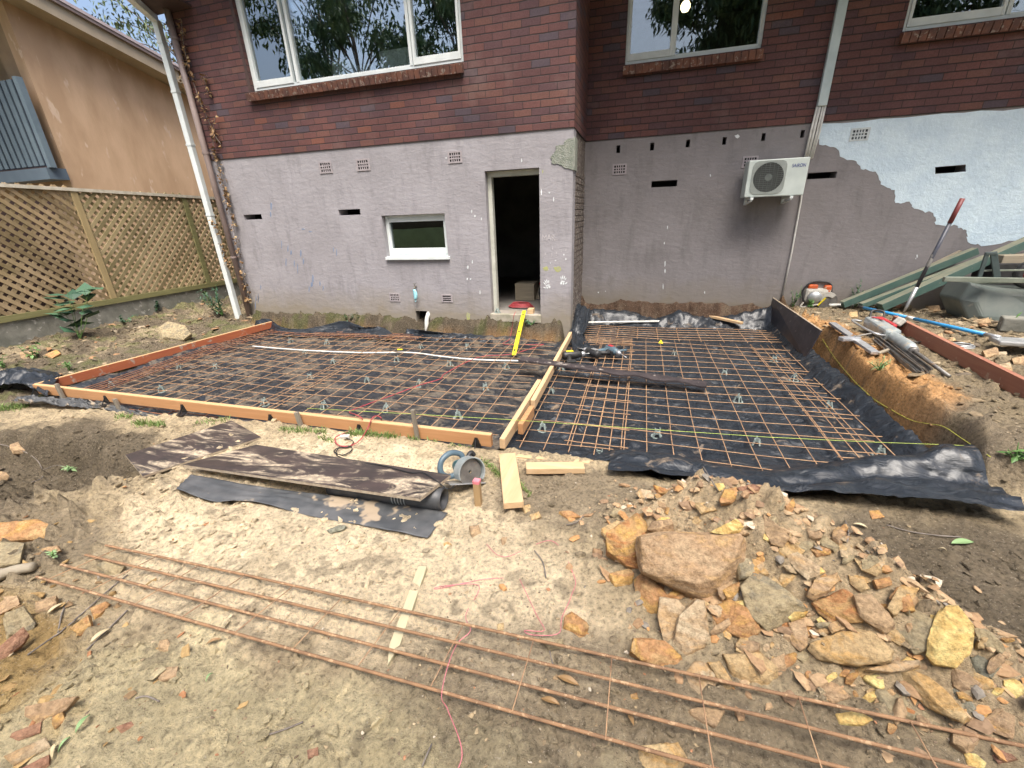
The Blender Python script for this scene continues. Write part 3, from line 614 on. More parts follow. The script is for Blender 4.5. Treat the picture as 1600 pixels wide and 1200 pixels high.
# dark rooms behind the openings
def room(x0, x1, y0, y1, z0, z1):
    m = MB(); t = .05
    m.bb(x0, x1, y0, y1, z0-t, z0); m.bb(x0, x1, y0, y1, z1, z1+t); m.bb(x0-t, x0, y0, y1, z0-t, z1+t); m.bb(x1, x1+t, y0, y1, z0-t, z1+t); m.bb(x0-t, x1+t, y1, y1+t, z0-t, z1+t); return m
ZF = DR[2]
room(XL+.28, XC-.30, YL+.243, 10.2, ZF-.001, 2.64).build('basement_room', 'interior', house)
room(XL+.28, XC-.30, YL+.231, 10.2, 2.78, ZT+.2).build('upper_room', 'interior', house)
room(XC-.2, XE-.3, YR+.231, 11, 2.78, ZT+.2).build('upper_room', 'interior', house)
MB().bb(XC-.2, XE-.3, YR+.243, YR+.30, .0, 2.70).build('slot_shade_sheet', 'hole', house)  # near-black sheet painted as the shade inside the wall slots
# windows
def window(W, y, sashes, mat, glass, setback=.055, sill=True, bot=.055):
    x0, x1, z0, z1 = W; fr = MB(); y0 = y+setback; y1 = y0+.09
    for a, b in ((x0, x0+.05), (x1-.05, x1)): fr.bb(a, b, y0, y1, z0, z1)
    fr.bb(x0+.05, x1-.05, y0, y1, z0, z0+bot); fr.bb(x0+.05, x1-.05, y0, y1, z1-.05, z1)
    f = fr.build('window', mat, house, bevel=.004)
    for a, b, own in sashes:
        ss = MB()
        xa, xb = x0+(x1-x0)*a, x0+(x1-x0)*b
        if own:
            q = .035; yy = y0-.012; s0 = z0+bot-.005
            ss.bb(xa, xa+q, yy, yy+.05, s0, z1-.045); ss.bb(xb-q, xb, yy, yy+.05, s0, z1-.045); ss.bb(xa+q, xb-q, yy+.001, yy+.049, s0, s0+.085); ss.bb(xa+q, xb-q, yy+.001, yy+.049, z1-.1, z1-.045)
        else:
            ss.bb(xa-.022, xa+.022, y0-.006, y0+.07, z0+bot-.004, z1-.046); ss.bb(xb-.022, xb+.022, y0-.006, y0+.07, z0+bot-.004, z1-.046); ss.bb(xa+.022, xb-.022, y0-.004, y0+.06, z1-.075, z1-.046); ss.bb(xa+.022, xb-.022, y0+.001, y0+.06, z0+bot-.004, z0+bot+.012)
        ss.build('sash', mat, f, bevel=.003)
    MB().bb(x0+.045, x1-.045, y0+.032, y0+.037, z0+.04, z1-.045).build('pane', glass, f)
    return f
window(W1, YL-.012, [(.015, .215, 1), (.235, .775, 0), (.785, .985, 1)], 'white', 'glassA')
window(W2, YR-.012, [(.015, .36, 1), (.372, .99, 0)], 'white', 'glassB')
window(W3, YR-.012, [(.02, .40, 1), (.415, .99, 0)], 'white', 'glassB')
window((SW[0]+.002, SW[1]-.002, SW[2]+.002, SW[3]-.002), YL, [(.03, .97, 1)], 'white', 'glassC', .09, bot=.05)
MB().bb(SW[0]-.005, SW[1]+.03, YL-.045, YL+.085, SW[2]-.035, SW[2]+.012).build('sill', 'white', house, bevel=.004)
# dark brown reveal left of the big window
MB().bb(W1[0]-.055, W1[0]-.003, YL-.016, YL+.04, W1[2]-.01, ZT+.2).build('reveal_trim', 'frame_brown', house)
def brick_sill(x0, x1, y, z):
    m = MB(); n = int((x1-x0)/.086); st = (x1-x0)/n; t = R_(-14)
    Rm = Matrix.Rotation(t, 3, 'X') if False else Matrix.Rotation(R_(14), 3, 'X')
    for i in range(n):
        m.box((x0+(i+.5)*st, y+.02+random.uniform(-.003, .003), z-.062+random.uniform(-.002, .002)), (st-.008, .21, .105), Rm)
    m.box(((x0+x1)/2, y+.035, z-.066), (x1-x0-.01, .20, .092), Rm)
    return m.build('brick_sill', 'sillbrick', house, bevel=.003)
brick_sill(W1[0]-.07, W1[1]+.0, YL-.012, W1[2]); brick_sill(W2[0]-.02, W2[1]+.02, YR-.012, W2[2]); brick_sill(W3[0]-.02, W3[1]+.02, YR-.012, W3[2])
# door frame and step
d = MB(); d.bb(DR[0]+.001, DR[0]+.06, YL+.10, YL+.20, DR[2]+.002, DR[3]-.002); d.bb(DR[0]+.06, DR[1]-.001, YL+.10, YL+.20, DR[3]-.075, DR[3]-.002)
d.build('door_frame', 'cream', house, bevel=.004)
MB().bb(DR[0]-.02, DR[1]+.01, YL-.05, YL+.24, DR[2]-.13, DR[2]-.001).build('door_step', 'sillconc', house, bevel=.012)
# air vents
def vent(y, l, t, r, b, mat='vent', slots=False):
    x0, x1, z0, z1 = px_rect(y, l, t, r, b); m = MB(); yf = y-.010; n, k = 5, 3
    f = MB(); w_ = x1-x0; h_ = z1-z0
    xs_ = [x0]; 
    bx = w_*.12; bz = h_*.14
    m.bb(x0, x0+bx, yf, y, z0, z1); m.bb(x1-bx, x1, yf, y, z0, z1); m.bb(x0+bx, x1-bx, yf, y, z0, z0+bz); m.bb(x0+bx, x1-bx, yf, y, z1-bz, z1)
    iw = w_-2*bx; ih = h_-2*bz
    for j in range(1, k): z = z0+bz+ih*j/k; m.bb(x0+bx, x1-bx, yf+.002, y-.001, z-ih*.07, z+ih*.07)
    if not slots:
        for i in range(1, n): x = x0+bx+iw*i/n; m.bb(x-iw*.045, x+iw*.045, yf+.003, y-.002, z0+bz, z1-bz)
    o = m.build('air_vent', mat, house)
    MB().bb(x0+bx*.8, x1-bx*.8, y-.003, y-.0005, z0+bz*.8, z1-bz*.8).build('vent_shade_sheet', 'hole', o)  # near-black sheet painted as the shade behind the vent bars
for q in ((499, 252, 519, 271), (557, 248, 578, 267), (700, 236, 722, 255)): vent(YL, *q)
vent(YL, 609, 458, 625, 471); vent(YL, 690, 460, 707, 472, slots=True)
for q in ((957, 256, 979, 273), (1160, 244, 1184, 262)): vent(YR, *q)
vent(YR, 1328, 200, 1358, 220, 'ventw')
# paint, cement and marks on the render: thin layers on the wall
def outline(pts, jag=.0, n=5, seed=1):
    rnd = random.Random(seed); out = []
    for i, a in enumerate(pts):
        b = pts[(i+1) % len(pts)]
        for k in range(n):
            t = k/n; out.append((a[0]+(b[0]-a[0])*t+rnd.uniform(-jag, jag)*(k > 0), a[1]+(b[1]-a[1])*t+rnd.uniform(-jag, jag)*(k > 0)))
    return out
def flat_poly(y, pts, th, name, mat, parent, m=None):
    P = [at(px, py, y=y) for px, py in pts]; P = [Vector((p.x, y, p.z)) for p in P]
    bm = bmesh.new(); vs_ = [bm.verts.new((p.x, y-th, p.z)) for p in P]; f = bm.faces.new(vs_); 
    ex = bmesh.ops.extrude_face_region(bm, geom=[f]); nv = [e for e in ex['geom'] if isinstance(e, bmesh.types.BMVert)]
    for v_ in nv: v_.co.y = y+.004
    bmesh.ops.triangulate(bm, faces=[q for q in bm.faces if len(q.verts) > 4]); bm.verts.index_update()
    m = m or MB(); m.add([v_.co.copy() for v_ in bm.verts], [tuple(v_.index for v_ in q.verts) for q in bm.faces]); bm.free()
    if name: return m.build(name, mat, parent)
pp = [(1283, 193), (1440, 181), (1600, 169), (1660, 164.5), (2300, 117), (2300, 470), (1700, 392), (1600, 372), (1541, 384), (1512, 378), (1511, 361), (1496, 353), (1462, 351), (1458, 333), (1428, 326), (1421, 315), (1399, 317), (1398, 297), (1376, 288), (1368, 268), (1345, 264), (1338, 252), (1316, 246), (1306, 231), (1280, 226), (1276, 210)]
vx = px_rect(YR, 1460, 259, 1510, 270)
poly = outline(pp, 2.2, 5, 5)
# leave the slot open: keep the paint thin and notch it by stopping the sheet either side of the slot
def clip(poly, f):       # keep the side where f >= 0 (Sutherland-Hodgman)
    out = []
    for i, a in enumerate(poly):
        b = poly[(i+1) % len(poly)]; fa, fb = f(a), f(b)
        if fa >= 0: out.append(a)
        if fa*fb < 0: t = fa/(fa-fb); out.append((a[0]+(b[0]-a[0])*t, a[1]+(b[1]-a[1])*t))
    return out
m = MB(); ly = lambda p, y0, y1: y0+(p[0]-1460)/50*(y1-y0)
up_half = clip(poly, lambda p: ly(p, 261, 257)-p[1]); lo_half = clip(poly, lambda p: p[1]-ly(p, 272, 268)); mid = clip(clip(poly, lambda p: p[1]-ly(p, 261, 257)), lambda p: ly(p, 272, 268)-p[1])
for q in (up_half, lo_half, clip(mid, lambda p: 1461-p[0]), clip(mid, lambda p: p[0]-1509)):
    if len(q) > 2: flat_poly(YR, q, .003, None, None, None, m)
m.build('white_paint_patch', 'white_patch', house)
pc = outline([(897, 218), (896, 266), (884, 263), (872, 256), (862, 255), (861, 245), (868, 236), (868, 228), (880, 226), (884, 219), (893, 216)], 1.2, 4, 3)
flat_poly(YL, pc, .009, 'cement_patch', 'cement', house)
MB().bb(XC-.0085, XC+.012, YL-.006, YL+.235, at(897, 266, y=YL).z, at(897, 214, y=YL).z).build('cement_patch', 'cement', house, bevel=.004)
def splats(y, lst, name, mat, th=.003):
    for x, yy, rx, ry in lst:
        m = MB(); n = 9; flat_poly(y, [(x+rx*math.cos(2*math.pi*k/n)*random.uniform(.6, 1.2), yy+ry*math.sin(2*math.pi*k/n)*random.uniform(.6, 1.2)) for k in range(n)], th, None, None, None, m); m.build(name, mat, house)
sp = [(737, 330, 1, 3), (742, 338, 1.2, 2), (752, 342, .8, 2), (738, 409, .8, 3), (731, 418, 1.5, 3), (735, 436, 1.2, 1.2), (730, 436, 1, 2), (750, 457, .6, 4), (697, 247, 1, 1.2), (858, 301, 1.4, 1.5), (865, 312, .7, 4), (815, 251, .8, 3), (846, 300, .8, 5), (881, 398, 1, 1.4), (884, 405, 1, 2), (860, 411, .9, .9), (868, 407, 1.2, .5)]
splats(YL, sp, 'paint_splash', 'paint_w')
splats(YR, [(1043, 355, .8, 3), (1152, 213, 4, 3.2), (1038, 380, .7, 2.5), (1039, 412, .8, 5), (1039, 423, .8, 4), (1036, 448, .7, 5), (1101, 457, .9, 2), (935, 457, 1, 1), (946, 455, .7, .7), (1433, 400, 1, 3), (1431, 404, .7, 1), (1110, 274, .8, 2.5)], 'paint_splash', 'paint_w')
splats(YL, [(853, 420, 5, 4.5), (872, 420, 7, 5), (848, 268, 1, 3.5), (732, 495, 3, 8)], 'yellow_green_smear', 'paint_y', .002)
random.seed(11)
bl = [(404+random.uniform(-6, 6), 470+random.uniform(-25, 15), .7, random.uniform(3, 8)) for _ in range(5)] + [(424, 322, 1.3, 8), (423, 335, 1, 6), (450, 388, 1, 6), (455, 395, 1.2, 4), (460, 412, .8, 6), (470, 396, 1.2, 6), (474, 408, 1, 5), (447, 410, .8, 7), (465, 420, .8, 8), (489, 436, 1.8, 6), (487, 444, 2, 4), (500, 443, 1, 4), (505, 450, .8, 4), (483, 452, .8, 5), (474, 358, 3, 1), (485, 362, 3, 1), (526, 395, .8, 6), (521, 390, .7, 5), (440, 382, .7, 8)]
splats(YL, bl, 'blue_paint_drip', 'paint_b', .002)
# hand prints and chalked letters beside the door
def hand(cx, cy_, s, rot, mirror=1):
    m = MB(); c, sn = math.cos(rot), math.sin(rot)
    tr = lambda a, b: (cx+s*(a*c*mirror-b*sn), cy_+s*(a*sn*mirror+b*c))
    def el(a, b, rx, ry, r2=0):
        n = 8; flat_poly(YL, [tr(a+rx*math.cos(t)*math.cos(r2)-ry*math.sin(t)*math.sin(r2), b+rx*math.cos(t)*math.sin(r2)+ry*math.sin(t)*math.cos(r2)) for t in [2*math.pi*k/n for k in range(n)]], .003, None, None, None, m)
    for i, (a, b, l) in enumerate(((-3.4, -5.6, 2.6), (-1.15, -7.2, 3.2), (1.25, -7.2, 3.2), (3.5, -5.8, 2.6))): el(a, b, .72, l, (a)*.10)
    el(0, -1.3, 3.4, 1.1); el(-1.7, 1.9, 1.2, 2.2); el(1.8, 1.7, 1.6, 2.3); el(-5.4, .6, .8, 2.6, -.8)
    m.build('hand_print', 'paint_w', house)
hand(856, 447, 1.02, -.35); hand(879, 441, 1.02, .2, -1)
def wall_text(txt, px, py, wpx, y, mat, name, parent, yoff=.0025):
    a = at(px-wpx/2, py, y=y); b = at(px+wpx/2, py, y=y); v, f = text_geo(txt, 1.)
    xs_ = [q.x for q in v]; s = (b.x-a.x)/(max(xs_)-min(xs_)); c = at(px, py, y=y)
    MB().add([(c.x+q.x*s, y-yoff-q.z*.5, c.z+q.y*s*1.3) for q in v], f).build(name, mat, parent)
wall_text('MAR', 857, 372, 20, YL, 'paint_f', 'chalk_letters', house)
splats(YL, [(852, 397, 1, 2.2), (862, 398, .6, 3), (869, 395, .5, 2), (863, 388, .6, 2.4), (877, 392, .7, 2), (884, 390, .7, 2.4), (870, 399, 1.6, .5), (851, 403, .8, 1)], 'chalk_mark', 'paint_f')
# pipes on the house
def pxy(px, py, y): return at(px, py, y=y)
dp = house
a = pxy(392, 502, YL-.07); top = 5.0
m = MB(); m.tube([(a.x, YL-.07, -.05), (a.x, YL-.07, 3.05), (a.x-.015, YL-.07, top+.3)], .045, 14); m.build('downpipe', 'brown_pipe', house, smooth=True)
for z in (2.86, 4.4, 1.2):
    m = MB(); m.lathe([(.049, -.016), (.053, -.016), (.053, .016), (.049, .016)], Matrix.Translation((a.x, YL-.07, z)), 14, True); m.bb(a.x-.09, a.x+.09, YL-.015, YL-.001, z-.014, z+.014); m.build('pipe_clip', 'brown_pipe', house)
PT = at(242, 33, y=YL).z
xq = pxy(384, 500, YL+.05).x-.10
m = MB(); m.bb(xq-.06, xq+.04, YL-.03, YL+.045, -.02, PT); m.build('square_downpipe', 'white', house, bevel=.006)
for z in (1.9, 3.0, 3.75, 4.4): MB().bb(xq-.066, xq+.046, YL-.036, YL+.05, z, z+.028).build('pipe_clip', 'white', house)
m = MB(); qa = Vector((xq-.01, YL+.0, PT+.03)); qb = at(196, -12, y=YL-.6); m.beam(qa, qb, .09, .11); m.build('gutter_return', 'white', house)
MB().prism([qa+Vector((.06, 0, .03)), qb+Vector((.06, 0, .03)), Vector((XL+.45, YL-.6, qb.z+.03)), Vector((XL+.45, YL-.02, qa.z+.03))], (0, 0, .03)).build('eave_shade_plate', 'frame_brown', house)  # dark brown plate standing in for the eave shade on the brick corner
# duct and pipes beside the air conditioner
p1 = pxy(1283, 166, YR-.03); p0 = pxy(1318, 0, YR-.03)
m = MB(); m.bb(p1.x-.055, p1.x+.055, YR-.075, YR-.013, p1.z, ZT+.3); m.build('pipe_duct', 'aqua', house, bevel=.006)
m = MB()
zt = p1.z-.001
for dx, r in ((-.05, .014), (-.018, .017), (.018, .012), (.045, .014)):
    m.tube([(p1.x+dx, YR-.045, zt), (p1.x+dx*1.1-.01, YR-.04, zt-.3), (p1.x+dx*.9-.03, YR-.05, zt-.62)], r, 8)
m.build('refrigerant_pipe', 'white_pvc', house, smooth=True)
q0 = pxy(1252, 312, YR-.03); q1 = pxy(1222, 466, YR-.03)
m = MB(); m.tube([(p1.x-.06, YR-.03, zt-.6), (q0.x, YR-.025, q0.z), ((q0.x+q1.x)/2+.01, YR-.025, (q0.z+q1.z)/2), (q1.x, YR-.025, q1.z)], .012, 8); m.build('drain_conduit', 'white_pvc', house, smooth=True)
m = MB(); cxy = pxy(668, 513, YL-.04)
m.tube(curve_pts([(cxy.x+.02, YL+.12, .30), (cxy.x+.02, YL+.02, .26), (cxy.x, YL-.04, .14), (cxy.x-.005, YL-.06, -.06)], 6), .036, 12); m.build('waste_pipe', 'white_pvc', house, smooth=True)
MB().bb(PH[0], PH[1], YL+.15, YL+.235, 0, PH[3]).build('pipe_hole_shade', 'hole', house)  # near-black block painted as the shade deep in the pipe hole
# tap with a mask hung on it
tp = pxy(650, 446, YL)
t = thing('garden_tap', 'small old brass tap on the mauve wall above the pipe hole', 'tap', (tp.x, YL, tp.z-.05))
m = MB(); m.tube([(tp.x, YL, tp.z-.02), (tp.x, YL-.06, tp.z-.02)], .011, 8); m.tube([(tp.x, YL-.045, tp.z-.02), (tp.x, YL-.075, tp.z-.03), (tp.x, YL-.085, tp.z-.06)], .010, 8); m.build('tap_body', 'brass', t, smooth=True)
m = MB(); m.tube([(tp.x, YL-.045, tp.z-.02), (tp.x, YL-.045, tp.z+.03)], .006, 6); m.beam((tp.x-.03, YL-.045, tp.z+.032), (tp.x+.03, YL-.045, tp.z+.036), .010, .010); m.build('handle', 'steel', t)
P = []
for i in range(9):
    v_ = i/8; r = []
    for j in range(6):
        u_ = j/5-.5; wd = .075*(math.sin(math.pi*(.12+.76*v_))**.5)
        r.append((tp.x+u_*wd+.012*math.sin(v_*3), YL-.075-.025*math.cos(u_*3), tp.z-.05-v_*.165))
    P.append(r)
m = MB().grid(P); m.tube([(tp.x, YL-.075, tp.z-.02), (tp.x+.004, YL-.08, tp.z-.055)], .002, 5); m.tube(curve_pts([(tp.x+.01, YL-.08, tp.z-.21), (tp.x-.01, YL-.08, tp.z-.235), (tp.x+.008, YL-.08, tp.z-.25), (tp.x+.016, YL-.08, tp.z-.22)], 4), .0018, 5)
tag(m.build('face_mask', 'mask', smooth=True, solid=.002), 'pale blue disposable face mask hanging from the wall tap', 'face mask')
# things seen on the window sill inside
def sill_obj(px0, px1, pyt, pyb, name, label, cat, back=.10, art=None):
    yy = YL+.10; a = at(px0, pyb, y=yy); b = at(px1, pyt, y=yy); z0 = W1[2]+.06
    g = thing(name, label, cat, ((a.x+b.x)/2, yy, z0)); q = MB(); fw = .018; x0, x1, z1 = a.x, b.x, b.z
    q.bb(x0, x0+fw, yy, yy+.02, z0, z1); q.bb(x1-fw, x1, yy, yy+.02, z0, z1); q.bb(x0+fw, x1-fw, yy, yy+.02, z0, z0+fw); q.bb(x0+fw, x1-fw, yy, yy+.02, z1-fw, z1); q.build('frame', 'white', g)
    MB().bb(x0+fw, x1-fw, yy+.006, yy+.016, z0+fw, z1-fw).build('picture_panel', 'canvas', g)
    if art: m2 = MB(); cx = (x0+x1)/2; cz = (z0+z1)/2; m2.beam((cx-.016, yy+.004, cz-.02), (cx+.016, yy+.004, cz+.02), .003, .01, up=(0, 1, 0)); m2.beam((cx+.016, yy+.0035, cz-.02), (cx-.016, yy+.0035, cz+.02), .003, .01, up=(0, 1, 0)); m2.build('dark_motif', 'frame_brown', g)
    return g
MB().bb(W1[0]+.02, W1[1]-.02, YL+.085, YL+.42, W1[2]+.02, W1[2]+.058).build('inner_sill', 'white', house)
sill_obj(521, 552, 92, 119, 'picture_frame', 'smaller pale framed canvas standing on the window sill, left of two cards', 'picture')
sill_obj(595, 640, 73, 106, 'picture_frame', 'larger pale framed canvas leaning against the window mullion', 'picture')
sill_obj(558, 568, 101, 115, 'card', 'left of two small white cards with dark motif on the sill', 'card', art=1)
sill_obj(569.5, 580, 99, 113, 'card', 'right of two small white cards with dark motif on the sill', 'card', art=1)
# lit lamp in the recessed window
lp = at(1071, 10, y=YR+.9)
g = thing('ceiling_lamp', 'round warm lamp glowing behind the recessed window', 'lamp', (lp.x, lp.y, lp.z))
me_ = MB(); me_.lathe([(.001, -.075), (.045, -.06), (.07, -.02), (.07, .02), (.045, .06), (.012, .075)], Matrix.Translation(lp), 16)
lm, ln, lb = _mat('lamp_glow'); lb.inputs['Emission Color'].default_value = (1, .80, .42, 1); lb.inputs['Emission Strength'].default_value = 1.6; lb.inputs['Base Color'].default_value = (.9, .8, .6, 1)
me_.build('globe', lm, g, smooth=True); MB().tube([(lp.x, lp.y, lp.z+.075), (lp.x, lp.y, ZT+.2)], .006, 6).build('cord', 'cord_black', g)

# ---- air conditioner
def pr(px, py, y): q = at(px, py, y=y); return q
AY = YR-.40
a0 = at(1165, 306, y=AY); a1 = at(1256, 248, y=AY)
ax0, ax1, az0, az1 = at(1163, 305, y=AY).x, at(1256, 300, y=AY).x, at(1205, 307, y=AY).z, at(1215, 248, y=AY).z
ac = thing('air_conditioner', 'white outdoor air conditioner unit on brackets on the recessed wall', 'air conditioner', ((ax0+ax1)/2, AY+.15, az0))
MB().bb(ax0, ax1, AY, AY+.28, az0, az1).build('casing', 'ac', ac, bevel=.012)
cw, chh = ax1-ax0, az1-az0; fx = ax0+cw*.36; fz = (az0+az1)/2+.01; fr_ = min(chh*.40, cw*.29)
m = MB()      # grey square surround with a round opening
S = 40; o_ = []; i_ = []
for k in range(S):
    t = 2*math.pi*k/S; c_, s_ = math.cos(t), math.sin(t); q = fr_*1.12/max(abs(c_)**6+abs(s_)**6, 1e-9)**(1/6)
    o_.append((fx+q*c_, AY-.008, fz+q*s_)); i_.append((fx+fr_*c_, AY-.008, fz+fr_*s_))
n_ = len(m.v); m.v += o_+i_+[(p[0], AY+.004, p[2]) for p in o_]
for k in range(S): k2 = (k+1) % S; m.f += [(k, k2, S+k2, S+k), (k2, k, 2*S+k, 2*S+k2)]
m.build('fan_surround', 'ac_grey', ac)
m = MB(); m.lathe([(fr_*.99, 0), (fr_*.99, .006)], Matrix.Translation((fx, AY-.002, fz)) @ Matrix.Rotation(math.pi/2, 4, 'X'), 36); m.build('fan_opening', 'ac_dark', ac)
m = MB()
for k in range(-7, 8):
    d_ = k/7.6*fr_; hf = math.sqrt(fr_*fr_-d_*d_); m.tube([(fx-hf, AY-.010, fz+d_), (fx+hf, AY-.010, fz+d_)], .0022, 5)
for k in range(-3, 4):
    d_ = k/3.6*fr_; hf = math.sqrt(fr_*fr_-d_*d_); m.tube([(fx+d_, AY-.013, fz-hf), (fx+d_, AY-.013, fz+hf)], .0022, 5)
m.lathe([(.045, 0), (.045, .006)], Matrix.Translation((fx, AY-.008, fz)) @ Matrix.Rotation(math.pi/2, 4, 'X'), 16)
m.build('fan_grille', 'ac_wire', ac)
wall_text('SAIRON', 1248.5, 258.5, 21, AY, 'blue_ink', 'lettering', ac, .002)
m = MB()
for x in (ax0+.10, ax1-.14):
    m.bb(x-.018, x+.018, AY-.02, YR, az0-.035, az0-.001); m.bb(x-.018, x+.018, YR-.028, YR-.001, az0-.10, az0-.035); m.beam((x, AY+.0, az0-.045), (x, YR-.03, az0-.09), .022, .022)
m.build('bracket', 'white', ac)

# ================================================================ NEIGHBOUR AND FENCE
XN = -11.2
cn = at(110, 293, x=XN); ct = at(10, 10, x=XN)
YC = (cn.y+ct.y)/2
nb = thing('neighbour_house', 'orange rendered neighbouring house with a slatted balcony and sloping pale roof edge', 'house', (XN, YC, 0))
f1 = at(17, 0, x=XN); f2 = at(265, 135, x=XN); slp = (f2.z-f1.z)/(f2.y-f1.y)
zr = lambda y: f1.z+slp*(y-f1.y)
y_end = 15.5
MB().prism([(XN, YC, -.3), (XN, y_end, -.3), (XN, y_end, zr(y_end)), (XN, YC, zr(YC))], (-.25, 0, 0)).build('stucco_wall', 'orange_wall', nb)
g1 = at(380/4, 0, x=XN+.5); g2 = at(1000/4, 350/4, x=XN+.5)
sl2 = (g2.z-g1.z)/(g2.y-g1.y); zg = lambda y: g1.z+sl2*(y-g1.y)
y0n = YC-2.5
def strip(x0, x1, d0, d1, name, mat):
    MB().prism([(x0, y0n, zg(y0n)+d0), (x0, y_end, zg(y_end)+d0), (x0, y_end, zg(y_end)+d1), (x0, y0n, zg(y0n)+d1)], (x1-x0, 0, 0)).build(name, mat, nb)
strip(XN-.3, XN+.40, -.30, -.26, 'soffit', 'tan_paint'); strip(XN+.401, XN+.44, -.32, -.09, 'fascia', 'tan_paint'); strip(XN+.38, XN+.50, -.088, -.03, 'gutter', 'brown_pipe'); strip(XN-5, XN+.52, -.028, .03, 'roof', 'roofpink')
# recessed balcony side facing the camera
fy = YC+.001
MB().bb(XN-5, XN-.251, YC+.6, YC+.8, -.3, zr(YC)).build('recess_wall', 'brown_wall', nb)
MB().bb(XN-.75, XN-.252, YC+.08, YC+.599, 0, zr(YC)-.02).build('pier', 'brown_wall', nb)
b0 = at(0, 240, y=YC-.3); b1 = at(104, 259, y=YC-.3); c0 = at(104, 278, y=YC-.3)
MB().bb(XN-5, XN+.04, YC-.34, YC-.02, c0.z, b1.z).build('balcony_beam', 'slate', nb)
MB().bb(XN-5, XN-.26, YC-.019, YC+.59, c0.z+.02, b1.z-.03).build('balcony_floor', 'brown_wall', nb)
zs0, zs1 = b1.z+.05, at(28, 122, y=YC-.25).z
xe = at(78, 245, y=YC-.25).x
m = MB(); m.bb(xe-.10, xe, YC-.30, YC-.2, b1.z+.001, zs1+.02)
m.build('balcony_post', 'slat', nb)
m = MB(); k = 0; x = xe-.22
while x > xe-3.4: m.bb(x-.12, x, YC-.27, YC-.25, zs0, zs1); x -= .18
m.build('balcony_slats', 'slat', nb, )
MB().bb(xe-3.5, xe-.101, YC-.245, YC-.225, zs0-.02, zs1).build('balcony_gap_sheet', 'navy', nb)  # dark navy sheet standing for the gaps between the slats
MB().bb(xe-3.5, xe-.101, YC-.28, YC-.22, b1.z+.004, zs0-.021).build('balcony_rail', 'frame_brown', nb)

XF = -9.15
def fz(px, py): q = at(px, py, x=XF); return q
tb = [fz(0, 498), fz(345, 441)]; tt = [fz(0, 289), fz(310, 308)]
def lin(p): s = (p[1].z-p[0].z)/(p[1].y-p[0].y); return lambda y: p[0].z+s*(y-p[0].y)
zlo, zhi = lin(tb), lin(tt)
fy0, fy1 = 2.2, 10.4
posts = [fz(143, 380).y, fz(305, 375).y]
posts = [2*posts[0]-posts[1], posts[0], posts[1], 2*posts[1]-posts[0]]
fence = thing('lattice_fence', 'timber diagonal lattice fence on a low grey concrete base wall', 'fence', (XF, 5, 0))
m = MB(); m.prism([(XF+.02, fy0, -.3), (XF+.02, fy1, -.3), (XF+.02, fy1, zlo(fy1)-.06), (XF+.02, fy0, zlo(fy0)-.06)], (-.2, 0, 0)); m.build('base_wall', 'concrete', fence)
m = MB(); m.prism([(XF+.05, fy0, zlo(fy0)-.058), (XF+.05, fy1, zlo(fy1)-.058), (XF+.05, fy1, zlo(fy1)+.03), (XF+.05, fy0, zlo(fy0)+.03)], (-.14, 0, 0)); m.build('bottom_rail', 'rail_g', fence)
m = MB(); m.prism([(XF+.06, fy0, zhi(fy0)-.03), (XF+.06, fy1, zhi(fy1)-.03), (XF+.06, fy1, zhi(fy1)+.02), (XF+.06, fy0, zhi(fy0)+.02)], (-.12, 0, 0)); m.build('top_rail', 'cap', fence)
for i, y in enumerate(posts):
    MB().bb(XF-.03, XF+.045, y-.05, y+.05, zlo(y)+.031, zhi(y)-.031).build('post', 'post' if i < 2 else 'rail_g', fence, bevel=.004)
def lattice(ya, yb, mat):
    za, zb = max(zlo(ya), zlo(yb))-.0, max(zhi(ya), zhi(yb))-.01
    za = min(zlo(ya), zlo(yb)); W_ = yb-ya; Hh = zb-za; m = MB(); st = .150; rl_ = random.Random(int(ya*10))
    for sgn, xo in ((1, .012 if mat == 'lattice' else .024), (-1, .024 if mat == 'lattice' else .012)):
        c = -Hh
        while c < W_:
            a = max(0, c); b = min(W_, c+Hh)
            a += 0; c_ = c; c = c+rl_.uniform(-.010, .010); a = max(0, c); b = min(W_, c+Hh)
            if b-a > .02:
                if sgn > 0: p, q = (ya+a, za+(a-c)), (ya+b, za+(b-c))
                else: p, q = (ya+a, zb-(a-c)), (ya+b, zb-(b-c))
                m.beam((XF+xo, p[0], p[1]), (XF+xo, q[0], q[1]), .011, .042, up=(1, 0, 0)) if False else m.beam((XF+xo, p[0], p[1]), (XF+xo, q[0], q[1]), .056, .010, up=(1, 0, 0))
            c = c_+st
    return m.build('lattice_panel', mat, fence)
for i in range(3): lattice(posts[i]+.05, posts[i+1]-.05, 'lattice' if i == 0 else 'lattice_g')
lattice(posts[3]+.05, fy1, 'lattice_g'); 
MB().bb(XF-.50, XF-.46, fy0, posts[1]-.05, -.2, zhi(fy0)-.25).build('garage_shade_sheet', 'frame_brown', fence)  # dark sheet standing in for the shaded garage behind, not a real board

